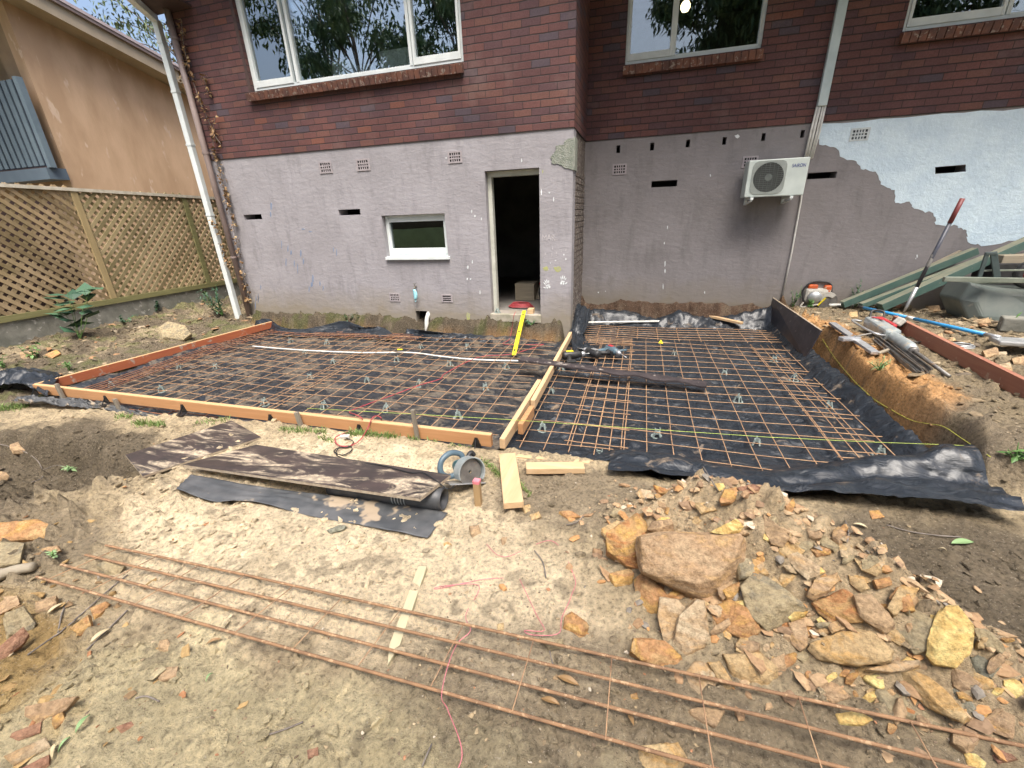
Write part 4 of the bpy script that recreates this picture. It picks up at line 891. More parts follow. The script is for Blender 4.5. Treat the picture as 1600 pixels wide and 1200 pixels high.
# ================================================================ SLAB: PLASTIC, MESH, FORMWORK
ZM = -.10
def memb(x0, x1, y0, y1, st, f, name, mat, label, keep=lambda x, y: True):
    xs = np.arange(x0, x1+st/2, st); ys = np.arange(y0, y1+st/2, st); X, Y = np.meshgrid(xs, ys); Z = f(X, Y)
    m = MB(); ny, nx = X.shape; m.v = list(map(tuple, np.stack([X.ravel(), Y.ravel(), Z.ravel()], 1).tolist()))
    for i in range(ny-1):
        for j in range(nx-1):
            if not keep(xs[j], ys[i]): continue
            a = i*nx+j; m.f.append((a, a+1, a+nx+1, a+nx))
    return tag(m.build(name, mat, smooth=True), label, 'plastic sheet')
def wrinkle(X, Y, s, a=1):
    r = 1-np.abs(2*fbm(X*3.1+Y*1.1, Y*4.2-X*.6, s, 4, .55)-1); r2 = 1-np.abs(2*fbm(X*8+Y*5, Y*9-X*3, s+9, 3)-1)
    return a*(.040*r**4+.026*r2**3+.02*(fbm(X*2, Y*2, s+4, 2)-.5)+.03*(1-np.abs(2*fbm(X*2.2-Y*1.9, Y*1.5+X*.8, s+6, 2)-1))**7)
def fL(X, Y):
    z = ZM-.020+wrinkle(X, Y, 101, .8); z = np.where(z > ZM+.018, ZM+.018+.15*(z-ZM-.018), z)
    z = z + .12*sm(5.86, 6.04, Y)*(.2+.9*fbm(X*1.6, Y*0+3, 105, 3)) + .10*sm(-6.28, -6.44, X)
    z = z - .05*sm(3.05, 2.9, Y)*sm(-3.0, -4.0, X)
    return z
memb(-6.46, -1.03, 2.875, 6.05, .028, fL, 'plastic_membrane', 'membL', 'dirty black plastic membrane under the left, larger bay of steel mesh')
def fR(X, Y):
    z = ZM-.026+wrinkle(X, Y, 131, 1.0); z = np.where(z > ZM+.020, ZM+.020+.15*(z-ZM-.020), z)
    ed = 2.90-.08*sm(-.15, .2, X)+.26*sm(.7, 2.2, X)+.03*np.sin(X*5)
    cr_ = .11+.10*sm(.7, 1.7, X)+.03*np.sin(X*3.3+1)
    lip = sm(ed+.32, ed+.02, Y)*cr_*sm(-.55, .1, X)
    fall = sm(ed-.0, ed-.2, Y)
    z = z + lip*(1-fall)
    g = hbase(X, Y)*(1-.0)+.012+wrinkle(X, Y, 137, .45)+.035*sm(.0, .6, X)*(1-np.abs(2*fbm(X*1.7+Y*2.6, Y*3.0-X*.5, 149, 2)-1))**4
    z = z*(1-fall)+fall*g + fall*lip*.35
    z = z + .15*sm(1.90, 2.10, X+.04*np.sin(Y*2.7))*sm(2.95, 3.2, Y) + .26*sm(7.18, 7.44, Y)*(.3+1.0*fbm(X*2.2, Y*0+1, 141, 3))
    z = z - .05*sm(6.30, 6.42, Y)*sm(7.1, 6.95, Y)
    return z
memb(-.97, 2.20, 2.60, 7.44, .022, fR, 'plastic_membrane', 'membR', 'shiny black plastic membrane of the right bay, folded over its front lip', lambda x, y: (x > -.12 or y > 2.80) and (x < 2.12 or y < 3.2))

def patch(rows, name, mat, label, nu=16, nv=40, amp=.02, seed=3, dz=0., solid=.002, fold=6, build=True):
    """a sheet lofted through rows of world points (each row a polyline)"""
    R2 = []
    for r in rows:
        c = curve_pts(r, 10); s = [c[int(round(i*(len(c)-1)/(nv-1)))] for i in range(nv)]; R2.append(s)
    G = []
    for i in range(nu):
        t = i/(nu-1)*(len(R2)-1); k = min(int(t), len(R2)-2); f = t-k; f = f*f*(3-2*f) if len(R2) > 2 else f
        row = []
        for j in range(nv):
            p = R2[k][j].lerp(R2[k+1][j], f); x, y = i/nu*fold, j/nv*fold*2.2
            d = float(1-abs(2*fbm(np.array([x+seed*7]), np.array([y]), seed, 4)[0]-1))**3*amp + (float(fbm(np.array([x*2]), np.array([y*2]), seed+5, 3)[0])-.5)*amp*.8
            row.append(p+Vector((0, -.3*d, d+dz)))
        G.append(row)
    o = MB().grid(G).build(name, mat, smooth=True, solid=solid)
    return tag(o, label, 'plastic sheet')
A_ = lambda px, py, z: at(px, py, z=z)
# loose plastic along the house wall
patch([[A_(398, 524, -.09), A_(470, 527, -.09), A_(540, 528, -.09), A_(605, 533, -.09)], [A_(398, 512, -.02), A_(470, 518, -.03), A_(540, 516, -.02), A_(605, 528, -.03)], [A_(400, 502, .09), A_(420, 499, .13), A_(445, 514, .0), A_(490, 513, .02), A_(535, 504, .10), A_(572, 513, .05), A_(600, 514, .03), A_(618, 528, -.06)]], 'plastic_offcut', 'membC', 'rumpled black plastic edge lying against the mossy footing left of the pipe', amp=.035, seed=5)
patch([[A_(634, 532, -.09), A_(700, 534, -.09), A_(770, 537, -.09)], [A_(634, 523, -.03), A_(700, 524, -.02), A_(770, 533, -.06)], [A_(636, 515, .04), A_(662, 518, .04), A_(700, 522, .0), A_(740, 524, -.02), A_(775, 533, -.08)]], 'plastic_offcut', 'membC', 'creased grey black plastic flap at the foot of the white waste pipe', amp=.03, seed=8)
patch([[A_(895, 550, -.07), A_(925, 548, -.07)], [A_(890, 520, .03), A_(912, 525, .0)], [A_(893, 490, .2), A_(905, 500, .18), A_(920, 505, .08)], [A_(897, 476, .30), A_(910, 480, .28), A_(925, 488, .2)]], 'plastic_offcut', 'membC', 'tall bunch of black plastic draped down the inner corner beside the doorway wall', amp=.05, seed=12, nv=24, nu=24)
# crumpled plastic spilling out under the front form board
patch([[A_(45, 622, -.02), A_(110, 627, -.03), A_(160, 632, -.04), A_(230, 648, -.10), A_(300, 656, -.10), A_(420, 664, -.06)], [A_(20, 628, -.0), A_(110, 637, -.05), A_(160, 643, -.1), A_(230, 655, -.12), A_(300, 664, -.12), A_(420, 668, -.08)]], 'plastic_offcut', 'dpc', 'twisted strip of black plastic hanging out below the long front form board', amp=.055, seed=15, nv=90, nu=14, fold=9)
patch([[A_(-30, 612, .05), A_(0, 606, .06), A_(40, 604, .07), A_(75, 622, .0)], [A_(-30, 588, .14), A_(5, 584, .18), A_(35, 580, .2), A_(75, 588, .12), A_(95, 592, .08)], [A_(-30, 592, .08), A_(10, 584, .1), A_(35, 578, .1), A_(80, 583, .05), A_(100, 588, .04)]], 'plastic_offcut', 'membC', 'shiny black plastic bunched behind the left corner of the formwork', amp=.05, seed=17)

def mesh_sheet(x0, x1, y0, y1, sx, sy, z, r, label, mat='rebar', seed=1, name='reinforcing_mesh', over=.1, group='steel mesh laid in the slab'):
    rnd = random.Random(seed); m = MB(); zz = lambda x, y: z+.012*math.sin(x*2.3+y*1.7+seed)
    x = x0
    while x <= x1+1e-6:
        m.tube([(x+rnd.uniform(-.004, .004), y0-over+(y1-y0+2*over)*k/8, zz(x, y0+(y1-y0)*k/8)) for k in range(9)], r, 5); x += sx
    y = y0
    while y <= y1+1e-6:
        m.tube([(x0-over*.6+(x1-x0+1.2*over)*k/10, y+rnd.uniform(-.004, .004), zz(x0+(x1-x0)*k/10, y)+r*1.9) for k in range(11)], r, 5); y += sy
    return tag(m.build(name, mat, smooth=True), label, 'steel mesh', group)
ZW = -.045
mesh_sheet(-6.22, -3.5, 3.02, 5.86, .2, .2, ZW+.014, .0038, 'rusty square steel mesh sheet in the left half of the left bay', seed=1)
mesh_sheet(-3.72, -1.14, 3.06, 5.9, .2, .2, ZW+.024, .0038, 'rusty square steel mesh sheet in the left bay, nearest the timber divider', seed=2)
mesh_sheet(-.84, 1.82, 3.02, 6.25, .2, .195, ZW+.006, .0038, 'rusty square steel mesh sheet filling the right bay', seed=3)
mesh_sheet(-.46, -.02, 3.06, 5.95, .11, .32, ZW+.018, .0045, 'narrow ladder of close rusty bars laid lengthwise through the right bay', seed=4, over=.06)
mesh_sheet(-.86, 1.95, 6.5, 7.15, .3, .13, ZW-.02, .005, 'long rusty bars in the trench along the recessed wall', seed=5, over=.05)
mesh_sheet(-.70, -.05, 5.95, 6.28, .18, .08, ZW+.02, .0045, 'short cluster of close rusty bars behind the drills', seed=6, over=.05)
mesh_sheet(-6.22, -3.3, 5.72, 6.0, .42, .085, ZW+.01, .0055, 'bundle of red rusty trench bars along the foot of the house wall', mat='rebar_red', seed=7, over=.05)
mesh_sheet(-6.34, -6.0, 2.96, 5.8, .085, .42, ZW+.03, .006, 'bundle of thick red rusty bars along the left form board', mat='rebar_red', seed=8, over=.04)
mesh_sheet(-5.9, -3.0, 2.80, 3.05, .42, .085, ZW-.03, .005, 'trench bars lying in the gap below the front form board', mat='rebar_red', seed=9, over=.04)
mesh_sheet(1.55, 1.95, 3.3, 6.3, .13, .4, ZW+.0, .0045, 'strip of close rusty bars along the right edge of the right bay', seed=10, over=.04)

# bar chairs: little plastic stands holding the mesh off the sheet
def make_chair():
    t = thing('bar_chair', 'x', 'bar chair', (0, 0, 0), 'bar chairs under the mesh'); r, h = .05, .064
    MB().lathe([(r*.72, 0), (r, 0), (r, .008), (r*.72, .008)], Matrix(), 16, True).build('base_ring', 'chair', t)
    m = MB()
    for k in range(4):
        a = k*math.pi/2+.4; m.beam((r*.8*math.cos(a), r*.8*math.sin(a), .006), (.018*math.cos(a), .018*math.sin(a), h), .012, .010)
    m.build('legs', 'chair', t)
    m = MB(); m.lathe([(.016, h-.012), (.024, h-.012), (.024, h), (.016, h)], Matrix(), 10, True); m.bb(-.024, -.018, -.008, .008, h, h+.022); m.bb(.018, .024, -.008, .008, h, h+.022); m.build('head', 'chair', t)
    return t
q3 = lambda X, Y: (380+X/3.81, 480+Y/3.81)
q1 = lambda X, Y: (900+X/4, 460+Y/4)
chL = [q3(*c) for c in ((285, 200), (500, 210), (1060, 240), (1335, 235), (370, 272), (915, 312), (1230, 340), (1565, 355), (740, 440), (1050, 460), (1440, 482), (400, 418), (540, 328), (485, 592), (130, 572), (855, 608), (1280, 650))] + [(x/3.81, 480+y/3.81) for x, y in ((1290, 358), (1075, 358), (670, 468), (965, 492))]
chR = [q1(*c) for c in ((615, 374), (925, 498), (1235, 410), (1360, 528), (1010, 660), (1575, 708), (505, 878), (1125, 938), (145, 1015))] + [(862, 613), (848, 670), (1374, 710), (877, 577)]
ch0 = make_chair(); first = True
def where(px, py, left):
    if left: return 'in the left bay'
    return 'in the right bay'
ordn = ['%s grey green bar chair' % s for s in ('a small', )]
for left, lst in ((True, chL), (False, chR)):
    for i, (px, py) in enumerate(lst):
        p = at(px, py+3, z=ZM)
        lab = ('small grey green plastic bar chair standing on the %s membrane under the rusty mesh' % ('dirty left' if left else 'shiny right'))
        if first: ch0.location = p; ch0['label'] = lab; first = False
        else: dup(ch0, p, random.uniform(0, 3), lab)

# formwork
FB = 2.82
ZTB = .10
def timber(name, a, b, w_, h_, mat, label, cat='timber', group=None, bev=.004, up=(0, 0, 1)):
    return tag(MB().beam(a, b, w_, h_, up=up).build(name, mat, bevel=bev), label, cat, group)
fw = thing('form_board', 'long orange timber form board along the front of the left slab bay', 'form board', (-3.8, FB, -.0))
MB().beam((-6.66, FB+.018, ZTB-.052), (-1.05, FB+.018, ZTB-.052), .045, .104).build('board', 'orange_lvl', fw, bevel=.003)
MB().bb(-6.66, -1.05, FB-.004, FB+.040, ZTB+.0005, ZTB+.004).build('top_edge', 'orange_top', fw)
for px in (58, 168, 288, 425, 563, 745):
    # dark folded corner brackets screwed to the outside of the board
    x = at(px, 615+(px-60)*.117, y=FB-.004).x; m = MB()
    m.prism([(x-.012, FB-.006, ZTB-.03), (x+.012, FB-.006, ZTB-.03), (x+.045, FB-.006, ZTB-.115), (x-.045, FB-.006, ZTB-.115)], (0, -.008, 0)); m.prism([(x-.045, FB-.016, ZTB-.115), (x+.045, FB-.016, ZTB-.115), (x+.04, FB-.07, ZTB-.125), (x-.04, FB-.07, ZTB-.125)], (0, 0, -.006)); m.beam((x, FB-.012, ZTB-.05), (x, FB-.06, ZTB-.118), .008, .008)
    m.build('bracket', 'blackgloss', fw)
a = A_(35, 605, ZTB); b = A_(421, 503, ZTB)
lb_ = thing('form_board', 'long form board with worn red paint along the left edge of the slab', 'form board', (-6.5, 4.3, 0))
d = Vector((.03, 0, 0))
MB().beam((a.x+.02, a.y+.1, ZTB-.055), (b.x+.02, b.y+.06, ZTB-.055), .042, .11).build('board', 'red_lvl', lb_, bevel=.003)
MB().beam((a.x+.02, a.y+.1, ZTB+.0025), (b.x+.02, b.y+.06, ZTB+.0025), .040, .004).build('top_edge', 'orange_top', lb_)
# divider
p0, p1, p2, p3 = A_(789, 672, ZTB), A_(826, 612, ZTB), A_(856, 562, ZTB), A_(883, 519, ZTB)
timber('divider_timber', (p0.x+.02, FB-.03, ZTB-.045), (p1.x+.03, p1.y+.35, ZTB-.045), .045, .09, 'pineY', 'fresh pine divider timber between the bays, near length ending at the front corner', bev=.003)
timber('divider_timber', (p1.x+.085, p1.y-.18, ZTB-.05), (p3.x+.075, 6.1, ZTB-.05), .045, .09, 'pineY', 'pine divider timber between the bays, far length reaching the doorway wall', bev=.003)
timber('timber_block', (p0.x+.10, 3.05, ZTB-.04), (p0.x+.11, 3.42, ZTB-.04), .045, .10, 'orange_lvl', 'short orange timber cleat fixed beside the near end of the divider', bev=.003)
q = at(877, 500, y=6.2)
timber('timber_cleat', (q.x-.02, 6.17, q.z-.16), (q.x-.02, 6.17, q.z+.09), .09, .04, 'board_red', 'dark red vertical timber cleat on the corner of the doorway wall', bev=.003)
timber('timber_cleat', (q.x+.055, 6.14, q.z-.20), (q.x+.055, 6.14, q.z+.09), .035, .05, 'board_red', 'narrow red brown timber upright at the corner of the doorway wall', bev=.003)
# right bay front form and offcuts
timber('form_board', A_(806, 711, .0)+Vector((0, 0, -.045)), A_(985, 727, .0)+Vector((0, 0, -.045)), .045, .09, 'pine', 'fresh pine form board along the front of the right bay', 'form board', bev=.003)
timber('timber_offcut', hit(822, 738)+Vector((0, .0, .035)), hit(912, 736)+Vector((0, 0, .03)), .09, .045, 'pine', 'short pine offcut lying in front of the right bay board', bev=.003)
p = hit(782, 716); q = hit(803, 800)
timber('timber_plank', (p.x+.055, p.y, p.z+.03), (q.x+.0, q.y+.0, q.z+.05), .125, .045, 'pineY', 'broad pale pine plank pointing towards the camera beside the saw', bev=.003)
for px, py, ht, w_, lean, lab in ((78, 640, .28, .045, -.02, 'grey weathered stake behind plastic at left end of the front form board'), (170, 648, .17, .045, -.02, 'short leaning grey stake second along the front form board'), (466, 668, .17, .04, -.02, 'short grey green stake at the middle of the front form board'), (651, 688, .30, .032, -.012, 'tall thin dark stake standing above the front form board')):
    p = hit(px, py); p.y = FB-.035; p.z = hp(p.x, p.y)-.03
    MBp = MB().beam(p, p+Vector((lean, 0, ht)), w_, .028, up=(0, 1, 0)); tag(MBp.build('stake', 'grey_wood', bevel=.003), lab, 'stake', 'stakes along the formwork')
p = hit(748, 788)
st_ = thing('survey_peg', 'short square timber peg with pink painted top beside the circular saw', 'peg', tuple(p))
MB().beam(p+Vector((0, 0, -.04)), p+Vector((-.002, 0, .185)), .042, .04, up=(0, 1, 0)).build('peg', 'stake', st_, bevel=.003)
MB().beam(p+Vector((-.002, 0, .165)), p+Vector((-.002, 0, .188)), .0435, .0415, up=(0, 1, 0)).build('painted_top', 'pink', st_, bevel=.002)
# pointed peg on the sand
p = hit(661, 889); q = hit(606, 1044); p.z += .022; q.z += .018
d = (q-p).normalized(); sd_ = d.cross(Vector((0, 0, 1))).normalized()*.024; sh = q-d*.09
m = MB(); u_ = Vector((0, 0, .036))
m.add([p-sd_, p+sd_, sh+sd_, q, sh-sd_, p-sd_-u_, p+sd_-u_, sh+sd_-u_, q-u_*.6, sh-sd_-u_], [(0, 1, 2, 3, 4), (9, 8, 7, 6, 5), (0, 5, 6, 1), (1, 6, 7, 2), (2, 7, 8, 3), (3, 8, 9, 4), (4, 9, 5, 0)])
tag(m.build('pointed_peg', 'peg', bevel=.003), 'pale timber peg with sharpened point lying under the foreground bars', 'peg')

# foreground trench mesh
def ribbed(pts, r, mb, pitch=.0105):
    P = [Vector(p) for p in pts]; L = [0]
    for i in range(len(P)-1): L.append(L[-1]+(P[i+1]-P[i]).length)
    n = int(L[-1]/(pitch/2)); n8 = 10; o = len(mb.v); k = 0
    ref = Vector((0, 0, 1))
    for i in range(n+1):
        s = L[-1]*i/n
        while k < len(P)-2 and s > L[k+1]: k += 1
        f = (s-L[k])/(L[k+1]-L[k]); p = P[k].lerp(P[k+1], f); t = (P[k+1]-P[k]).normalized(); x = t.cross(ref).normalized(); y = x.cross(t)
        for j in range(n8):
            a = 2*math.pi*j/n8; rr = r*(1.0 + (.17 if (i+(1 if j >= n8//2 else 0)) % 2 else -.06)); mb.v.append(tuple(p+(x*math.cos(a)+y*math.sin(a))*rr))
    for i in range(n):
        for j in range(n8): j2 = (j+1) % n8; mb.f.append((o+i*n8+j, o+i*n8+j2, o+(i+1)*n8+j2, o+(i+1)*n8+j))
    mb.f.append(tuple(o+j for j in range(n8))); mb.f.append(tuple(o+n*n8+j for j in reversed(range(n8))))
zb = lambda px: .040+.05*max(0, min(1, (px-700)/900))+.022*max(0, min(1, (500-px)/400))
BARS = [[(165, 852), (400, 902), (800, 992), (1200, 1080), (1600, 1166), (1720, 1192)], [(133, 867), (400, 930), (800, 1025), (1200, 1121), (1475, 1190), (1640, 1232)], [(95, 882), (400, 961), (800, 1065), (1200, 1169), (1480, 1243)], [(57, 901), (400, 999), (800, 1112), (1112, 1200), (1300, 1253)]]
tm = thing('trench_mesh', 'four long rusty ribbed steel bars joined by thin cross wires across the foreground', 'steel mesh', (-.5, 1.0, .03))
for b in BARS:
    m = MB(); ribbed([A_(x, y, zb(x)) for x, y in b], .0062, m); m.build('ribbed_bar', 'rebar_big', tm, smooth=True)
for a, b in (((185, 857), (76, 905)), ((245, 869), (140, 923)), ((311, 883), (209, 945)), ((383, 898), (280, 967)), ((459, 915), (365, 990)), ((536, 932), (455, 1016)), ((626, 952), (556, 1045)), ((725, 974), (671, 1076)), ((834, 999), (800, 1112)), ((956, 1026), (946, 1156)), ((1092, 1057), (1115, 1202)), ((1248, 1090), (1300, 1250)), ((1421, 1125), (1490, 1245))):
    p, q = A_(*a, zb(a[0])+.006), A_(*b, zb(b[0])+.006); MB().tube([p, q], .0024, 6).build('cross_wire', 'rebar', tm, smooth=True)

# formply sheets, roll and cords
def sheet(px4, zs, th, name, label, mat='formply'):
    P = [A_(x, y, z) for (x, y), z in zip(px4, zs)]
    t = thing(name, label, 'formply sheet', tuple((P[0]+P[2])/2))
    nrm = (P[1]-P[0]).cross(P[3]-P[0]).normalized()
    if nrm.z < 0: nrm = -nrm
    MB().prism(P, nrm*.0015).build('face', mat, t); MB().prism([q_-nrm*.0005 for q_ in P], -nrm*th).build('ply_edge', 'ply_edge', t); return t
sheet([(196, 711), (362, 657), (408, 683), (223, 744)], (.05, .02, .02, .03), .018, 'formply_sheet', 'smaller sand strewn brown formply sheet lying left of the long one')
sheet([(285, 726), (400, 695), (704, 742), (656, 779)], (.09, .07, .17, .17), .019, 'formply_sheet', 'long dark formply sheet spattered with sand resting on the black roll')
r0, r1 = A_(520, 758, .05), A_(694, 780, .07); dr = (r1-r0)
m = MB(); zq = dr.to_track_quat('Z', 'Y').to_matrix().to_4x4(); Mx = Matrix.Translation(r0) @ zq; L = dr.length
pr = [(.072+.0012*math.sin(i*1.7), L*i/14) for i in range(15)]; m.lathe(pr+[(.064, L), (.058, L-.06), (.05, L-.3), (.001, L-.31)], Mx, 26)
rl = thing('plastic_roll', 'roll of black damp proof sheet under the long formply sheet', 'roll', tuple(r0)); m.build('rolled_sheet', 'roll', rl, smooth=True)
m = MB()
for k in range(5): m.lathe([(.0735, L-.34+k*.022), (.0742, L-.34+k*.022), (.0742, L-.332+k*.022), (.0735, L-.332+k*.022)], Mx, 26, True)
m.build('white_printing', 'toolgrey', rl)
hh = lambda px, py, dz: hit(px, py, dz)
patch([[hh(300, 742, .05), hh(400, 760, .04), hh(520, 775, .03), hh(640, 790, .02), hh(700, 802, .012)], [hh(276, 764, .02), hh(335, 784, .012), hh(390, 783, .02), hh(480, 805, .012), hh(580, 824, .010), hh(668, 841, .012)]], 'damp_proof_sheet', 'dpc', 'dusty black sheet unrolled on the sand below the long formply sheet', amp=.012, seed=31, nv=50, nu=14, fold=4)
def cord(name, pts, r, mat, label, cat='cord', n=8):
    return tag(MB().tube(curve_pts(pts, n), r, 6).build(name, mat, smooth=True), label, cat)
lead = thing('extension_lead', 'red extension lead running from the doorway over the mesh to the plug near the boards', 'cord', tuple(hit(560, 690)))
E_ = lambda px, py, z: A_(px, py, z)
m = MB(); m.tube(curve_pts([E_(806, 487, .36), E_(803, 493, .33), E_(800, 512, .12), E_(796, 530, -.02), E_(788, 538, -.02), E_(850, 538, -.02)], 8), .0045, 6)
m.tube(curve_pts([E_(850, 538, -.02), E_(800, 553, -.02), E_(760, 556, -.02), E_(735, 563, -.02), E_(695, 584, -.02), E_(688, 592, -.02), E_(655, 602, -.02), E_(620, 615, -.02), E_(560, 637, -.02), E_(546, 644, -.0), E_(556, 648, .11), E_(566, 655, .115), hh(560, 665, .05), hh(540, 676, .02), hh(524, 684, .02), hh(528, 695, .02), hh(545, 697, .015), hh(562, 688, .02), hh(574, 670, .05), E_(582, 653, .14), E_(590, 650, .13), E_(596, 655, .10), hh(595, 672, .02)], 9), .0048, 6)
m.build('lead', 'cord_red', lead, smooth=True)
p = hh(538, 683, .022); MB().beam(p+Vector((-.04, -.01, 0)), p+Vector((.04, .02, 0)), .04, .035).build('plug', 'toolwhite', lead, bevel=.008)
cord('saw_cord', [hh(540, 684, .025), hh(552, 690, .02), hh(545, 698, .018), hh(528, 700, .014), hh(522, 706, .014), hh(535, 711, .014), hh(549, 704, .014), hh(547, 697, .02), hh(530, 700, .02), hh(527, 712, .016), A_(560, 722, .12), A_(600, 728, .15), A_(640, 738, .17), A_(660, 738, .18), A_(680, 750, .17), hh(700, 764, .16), hh(712, 757, .07)], .0045, 'cord_black', 'black saw cord looping over the long formply sheet')
# level, conduits, strips on the mesh
a, b = at(819, 486, y=6.22), A_(803, 555, -.02)
lv = thing('spirit_level', 'bright yellow spirit level leaning from the door step to the mesh', 'spirit level', tuple(b)); MB().beam(a, b, .055, .024, up=(0, -1, .3)).build('body', 'yellow', lv, bevel=.003)
dd = (b-a)
for f in (.10, .5, .9):
    c = a+dd*f+Vector((0, -.016, .008)); MB().beam(c-dd.normalized()*.022, c+dd.normalized()*.022, .022, .008, up=(0, -1, .3)).build('vial', 'black', lv, bevel=.002)
cord('white_conduit', [A_(395, 541, ZW+.02), A_(470, 547, ZW+.02), A_(560, 551, ZW+.02), A_(640, 551, ZW+.02), A_(690, 557, ZW+.02), A_(745, 562, ZW+.02), A_(815, 564, ZW+.02)], .011, 'white_pvc', 'thin white conduit snaking across the left bay mesh', 'conduit')
cord('white_conduit', [A_(905, 504, -.0), A_(1030, 502, .0), A_(1161, 499, .0)], .018, 'white_pvc', 'straight white conduit on bars by the recessed wall', 'conduit')
timber('timber_batten', A_(1076, 487, .10), A_(1160, 505, .05), .07, .035, 'pine', 'pale batten lying across the white conduit by the recessed wall', bev=.003)
a, b = A_(812, 562, ZTB+.012), A_(1104, 602, -.0)
m = MB(); P = []
for i in range(50):
    t = i/49; p = a.lerp(b, t); sg = Vector((.012*math.sin(t*23), -.07, 0)); up2 = .012*math.sin(t*31)*(t > .45)
    P.append([p-sg+Vector((0, 0, .004*math.sin(t*19))), p+sg+Vector((0, 0, up2))])
tag(MB().grid(P).build('dark_strip', 'dark_timber', solid=.02), 'long dark stained strip lying across both bays over the divider', 'strip')
tag(MB().prism([A_(1029, 536, -.01), A_(1036, 537, -.01), A_(1033, 531, .01)], (0, .02, .0)).build('yellow_tag', 'yellow'), 'small pale yellow tag lying at the edge of right mesh', 'tag')
tag(MB().beam(A_(621, 546, 0), A_(629, 546, 0), .03, .012).build('yellow_tag', 'yellow', bevel=.003), 'tiny yellow tag beside the white conduit on left mesh', 'tag')
# string lines
cord('string_line', [A_(480, 638, .115), A_(785, 655, .115), A_(1200, 683, .12), A_(1480, 695, .16), A_(1640, 702, .2)], .0018, 'strG', 'lime green string line stretched over the right bay', 'string', 2)
cord('string_line', [hh(1285, 530, .04), hh(1305, 560, .04), hh(1330, 590, .04), hh(1350, 610, .04), hh(1372, 628, .04), hh(1420, 655, .04), hh(1450, 662, .04), hh(1475, 667, .04), hh(1510, 690, .04), hh(1548, 714, .04)], .0022, 'strY', 'slack yellow string lying along the right bank', 'string')
cord('pink_string', [hh(690, 1240, .006), hh(722, 1180, .006), hh(700, 1110, .006), hh(690, 1088, .05), hh(700, 1040, .06), hh(715, 1005, .03), hh(735, 985, .05), hh(728, 960, .01), hh(748, 915, .006), hh(690, 916, .006), hh(684, 920, .006), hh(750, 906, .006), hh(786, 903, .006)], .0016, 'pink', 'thin pink string straggling over the sand under the bars', 'string')
cord('pink_string', [hh(812, 905, .006), hh(838, 960, .006), hh(850, 985, .008), hh(820, 985, .01), hh(832, 992, .01), hh(872, 990, .01), hh(878, 965, .01), hh(893, 930, .006), hh(897, 900, .006), hh(862, 845, .006), hh(790, 870, .006), hh(760, 850, .006)], .0016, 'pink', 'tangle of pink string on the soil beside the rust brown stone', 'string')

# ================================================================ ROCKS
def hull_rock(pts, name, mat, label, seed, bev=.06, sub=2, amp=.02, cat='rock', group=None):
    bm = bmesh.new()
    for p in pts: bm.verts.new(p)
    r = bmesh.ops.convex_hull(bm, input=bm.verts); bmesh.ops.delete(bm, geom=[g for g in r['geom_interior'] if isinstance(g, bmesh.types.BMVert)], context='VERTS')
    bmesh.ops.dissolve_limit(bm, angle_limit=R_(12), verts=bm.verts, edges=bm.edges)
    A = np.array([v.co[:] for v in bm.verts]); size = float((A.max(0)-A.min(0)).max())
    bmesh.ops.bevel(bm, geom=[e for e in bm.edges], offset=size*bev*.16, segments=1, affect='EDGES', clamp_overlap=True)
    bmesh.ops.triangulate(bm, faces=bm.faces)
    tgt = size/(14 if sub == 2 else 7)
    for _ in range(5):
        es = [e for e in bm.edges if e.calc_length() > tgt]
        if not es or len(bm.verts) > (2600 if sub == 2 else 700): break
        bmesh.ops.subdivide_edges(bm, edges=es, cuts=1); bmesh.ops.triangulate(bm, faces=bm.faces)
    bm.normal_update()
    V = np.array([v.co[:] for v in bm.verts]); Nn = np.array([v.normal[:] for v in bm.verts]); s = 1/size
    k = (fbm(V[:, 0]*s*4+V[:, 2]*s*3, V[:, 1]*s*4-V[:, 2]*s*2.2, seed, 4, .6)-.5) + .5*(fbm(V[:, 0]*s*13+V[:, 2]*s*9, V[:, 1]*s*13+V[:, 2]*s*5, seed+3, 3)-.5)
    # bedding ledges
    ld = np.abs(((V[:, 2]*.9+V[:, 0]*.25)*s*9+seed) % 1-.5)
    V = V+Nn*((k*amp*1.5+(ld-.25)*amp*.55)*size)[:, None]
    for v, c in zip(bm.verts, V): v.co = c
    mb = MB(); bm.verts.index_update(); mb.v = [tuple(v.co) for v in bm.verts]; mb.f = [tuple(v.index for v in f.verts) for f in bm.faces]; bm.free()
    o = mb.build(name, RK[mat] if mat in RK else mat, smooth=True)
    me = o.data; es = me.edges
    try: me.set_sharp_from_angle(angle=R_(28))
    except Exception: pass
    return tag(o, label, cat, group)
